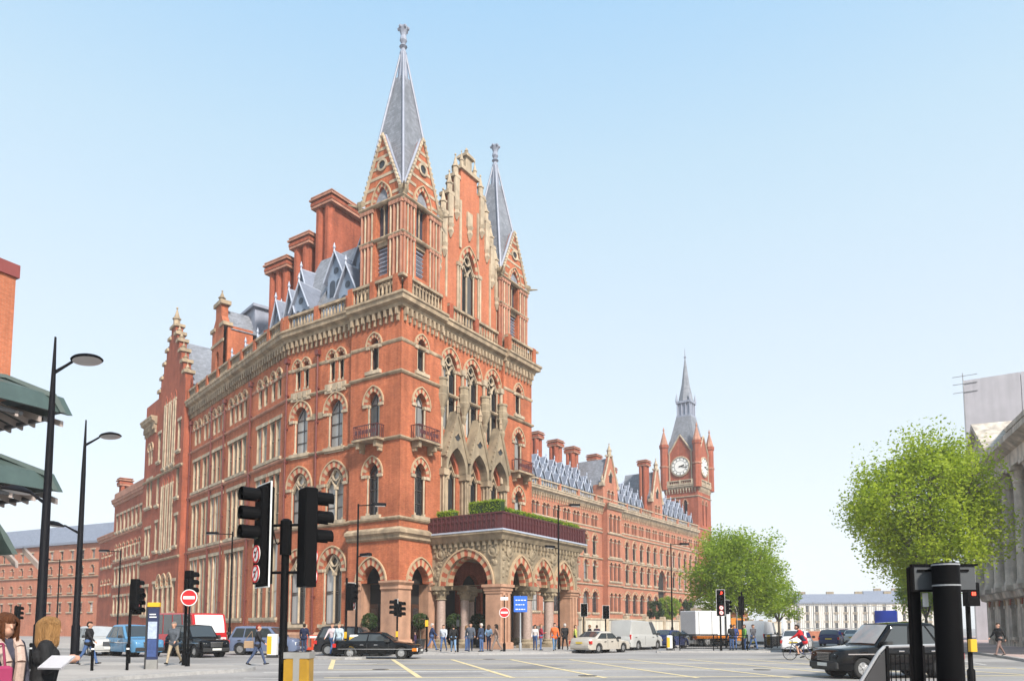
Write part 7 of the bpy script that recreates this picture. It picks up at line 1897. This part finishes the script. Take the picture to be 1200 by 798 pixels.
def tree(label, x, y, crown, trunk_h, tr=.2, leafm=None, n=20000, size=.24, seed=1, z0=0, group='street trees', twigs=70):
    # crown: (cx, cy, cz, rx, ry, rz) relative to the base; limbs reach towards leaf clumps
    M = T(x, y, z0); t = thing('tree', label, 'tree', M, group)
    g = np.random.default_rng(seed); cx, cy, cz, rx, ry, rz = crown
    K = twigs
    d = g.normal(size=(K,3)); d /= np.linalg.norm(d,axis=1)[:,None]; rad = g.uniform(.30,1.0,(K,1))**.55
    cl = np.array([cx,cy,cz])+d*rad*np.array([rx,ry,rz])*.88
    cl[:,2] = np.maximum(cl[:,2], cz-rz*.82)
    b = MB(); rr = random.Random(seed)
    fork = Vector((cx*.2, cy*.2, trunk_h))
    b.tube((0,0,0),(0,0,.3),tr*1.5,tr*1.1,10); b.tube((0,0,.3),tuple(fork),tr*1.1,tr*.75,10)
    put('trunk', b.mesh('trunk', BARK, True), t, M)
    lm = MB(); limbs = []
    for i in range(7):
        a = 2*math.pi*i/7+rr.uniform(-.3,.3); k = rr.uniform(.35,.55)
        e = Vector((cx+rx*k*math.cos(a), cy+ry*k*math.sin(a), cz+rz*rr.uniform(-.35,.35)))
        mid = fork.lerp(e,.5)+Vector((0,0,rz*.1)); lm.tube(fork,mid,tr*.5,tr*.36,7); lm.tube(mid,e,tr*.36,tr*.2,6); limbs += [mid, e]
    e = Vector((cx,cy,cz+rz*.6)); lm.tube(fork,e,tr*.6,tr*.15,7); limbs += [fork.lerp(e,.4), fork.lerp(e,.7), e]
    for c in cl:
        c = Vector(c); s = min(limbs, key=lambda q: (q-c).length); m_ = s.lerp(c,.55)+Vector((0,0,.15)); lm.tube(s,m_,tr*.16,tr*.1,5); lm.tube(m_,c,tr*.1,.012,5)
    put('limbs', lm.mesh('limbs', BARK, True), t, M)['kind'] = 'stuff'
    w = g.uniform(.5,1.5,K); w /= w.sum(); idx = g.choice(K, n, p=w)
    sp = np.array([rx,ry,rz])*g.uniform(.13,.24,(K,1))
    off = g.normal(size=(n,3)); off /= np.linalg.norm(off,axis=1)[:,None]; off *= g.uniform(0,1.15,(n,1))**.5
    pts = cl[idx]+off*sp[idx]*1.35
    pts[:,2] -= .12*np.abs(g.normal(size=n))
    o = put('crown', leaves_mesh('crown', pts, size, leafm, seed), t, M); o['kind'] = 'stuff'
    return t
tree('large light green street tree at right beside the town hall', 26.9, 46.5, (-.5,0,9.1,4.9,4.6,5.4), 3.6, .24, LEAF1, 46000, .21, 3, .12, twigs=170)
tree('broad green street tree in front of the long wing', 22.3, 72.0, (-.3,0,6.9,5.2,4.8,4.9), 2.6, .25, LEAF2, 40000, .23, 5, .0, twigs=150)
tree('small sparse tree right of the broad green tree', 28.8, 80.0, (0,0,4.6,3.0,2.6,2.6), 2.2, .14, LEAF2, 7000, .22, 8, 0, twigs=36)
tree('green street tree farther down the right pavement', 43.6, 78.0, (0,0,6.6,3.4,3.4,4.0), 2.4, .2, LEAF2, 12000, .27, 9, .12, twigs=60)
for i, (u, hh, lab) in enumerate(((17.2,5.2,'round leafy tree on the forecourt left of the gate lodge'), (25.3,4.9,'dark columnar tree left of the tall gateway'), (29.5,4.6,'dark columnar tree between the gate lodges'), (12.0,4.0,'small dark tree on the forecourt near the porch'))):
    p = FWG @ Vector((u,-12.5,0)); tree(lab, p.x, p.y, (0,0,hh*.62,1.35 if i else 1.9,1.35,hh*.42), hh*.3, .1, LEAFD if i else LEAF2, 4500, .26, 20+i, ZB, 'forecourt trees', 30)

def hedge(label, M, L_, w, h, z, m=LEAF2, n=5000, seed=1):
    t = thing('box_hedge', label, 'hedge', M, 'box hedges on the porch terrace')
    put('planter', MB().bbox(0,L_,-w/2,w/2,z,z+.45,.03).mesh('planter', DKGREY), t, M)
    g = np.random.default_rng(seed); q = g.uniform(0,1,(n,3)); f = g.integers(0,5,n)
    pts = np.stack([q[:,0]*L_, (q[:,1]-.5)*w, z+.4+q[:,2]*h], 1)
    pts[f==0,1] = -w/2; pts[f==1,1] = w/2; pts[f==2,2] = z+.4+h; pts[f==3,0] = 0; pts += g.normal(size=(n,3))*.05
    o = put('foliage', leaves_mesh('foliage', pts, .13, m, seed), t, M); o['kind'] = 'stuff'
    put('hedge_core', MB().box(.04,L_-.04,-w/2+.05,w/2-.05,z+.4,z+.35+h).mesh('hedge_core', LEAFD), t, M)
zt_ = zt+.42
hedge('clipped box hedge at the left end of the porch terrace', FPl @ T(.5,.25,0), 1.6, .6, 1.5, zt_, seed=2, n=2400)
hedge('tallest clipped box hedge at the porch terrace corner', FPl @ T(3.5,.3,0), 2.8, .7, 1.95, zt_, seed=3, n=4200)
for i in range(4): hedge(('clipped box hedge first from the corner along the porch front','clipped box hedge second from the corner along the porch front','clipped box hedge third from the corner along the porch front','clipped box hedge at the far end of the porch front')[i], FPf @ T(P0+.9+i*2.85,.25,0), 2.5, .6, 1.42, zt_, seed=5+i, n=3000)
for i, (u, y, lab) in enumerate(((P0+1.0,-1.4,'round clipped bush in a pot inside the porch, left of two'), (P0+2.9,-2.2,'round clipped bush in a pot inside the porch, right of two'), (2.35,-.1,'round clipped bush in a pot in the right arch of the corner tower'))):
    p = FR @ Vector((u, y, 0)); M = T(p.x, p.y, .12); t = thing('potted_bush', lab, 'potted plant', M, 'clipped bushes in pots')
    put('pot', MB().lathe([(.28,0),(.36,.6),(.4,.62),(.4,.7),(.33,.7)], (0,0,0), 12).mesh('pot', DKGREY), t, M); put('stem', MB().tube((0,0,.6),(0,0,1.6),.04,n=6).mesh('stem', BARK), t, M)
    g = np.random.default_rng(40+i); d = g.normal(size=(1500,3)); d /= np.linalg.norm(d,axis=1)[:,None]; pts = d*g.uniform(.45,.62,(1500,1))+np.array([0,0,2.0])
    o = put('foliage', leaves_mesh('foliage', pts, .13, LEAFD, 50+i), t, M); o['kind'] = 'stuff'
p = FL @ Vector((-2.7, -.1, 0)); M = T(p.x, p.y, .12); t = thing('potted_bush', 'round clipped bush in a pot in the left arch of the corner tower', 'potted plant', M, 'clipped bushes in pots')
put('pot', MB().lathe([(.28,0),(.36,.6),(.4,.62),(.4,.7),(.33,.7)], (0,0,0), 12).mesh('pot', DKGREY), t, M); put('stem', MB().tube((0,0,.6),(0,0,1.6),.04,n=6).mesh('stem', BARK), t, M)
g = np.random.default_rng(49); d = g.normal(size=(1500,3)); d /= np.linalg.norm(d,axis=1)[:,None]
o = put('foliage', leaves_mesh('foliage', d*g.uniform(.45,.62,(1500,1))+np.array([0,0,2.0]), .13, LEAFD, 59), t, M); o['kind'] = 'stuff'
# ------------------------------------------------------------------ thin city haze
hm = bpy.data.materials.new('haze_air'); hm.use_nodes = True
hn = hm.node_tree.nodes; hl = hm.node_tree.links; hn.remove(hn['Principled BSDF'])
pv = hn.new('ShaderNodeVolumePrincipled'); pv.inputs['Color'].default_value = (.97,.98,1,1); pv.inputs['Density'].default_value = .0005; pv.inputs['Anisotropy'].default_value = .2
hl.new(pv.outputs[0], hn['Material Output'].inputs['Volume'])
tag(MB().box(-905,905,-60,1405,-1,75).build('haze', hm), kind='stuff')
S.cycles.volume_bounces = 1
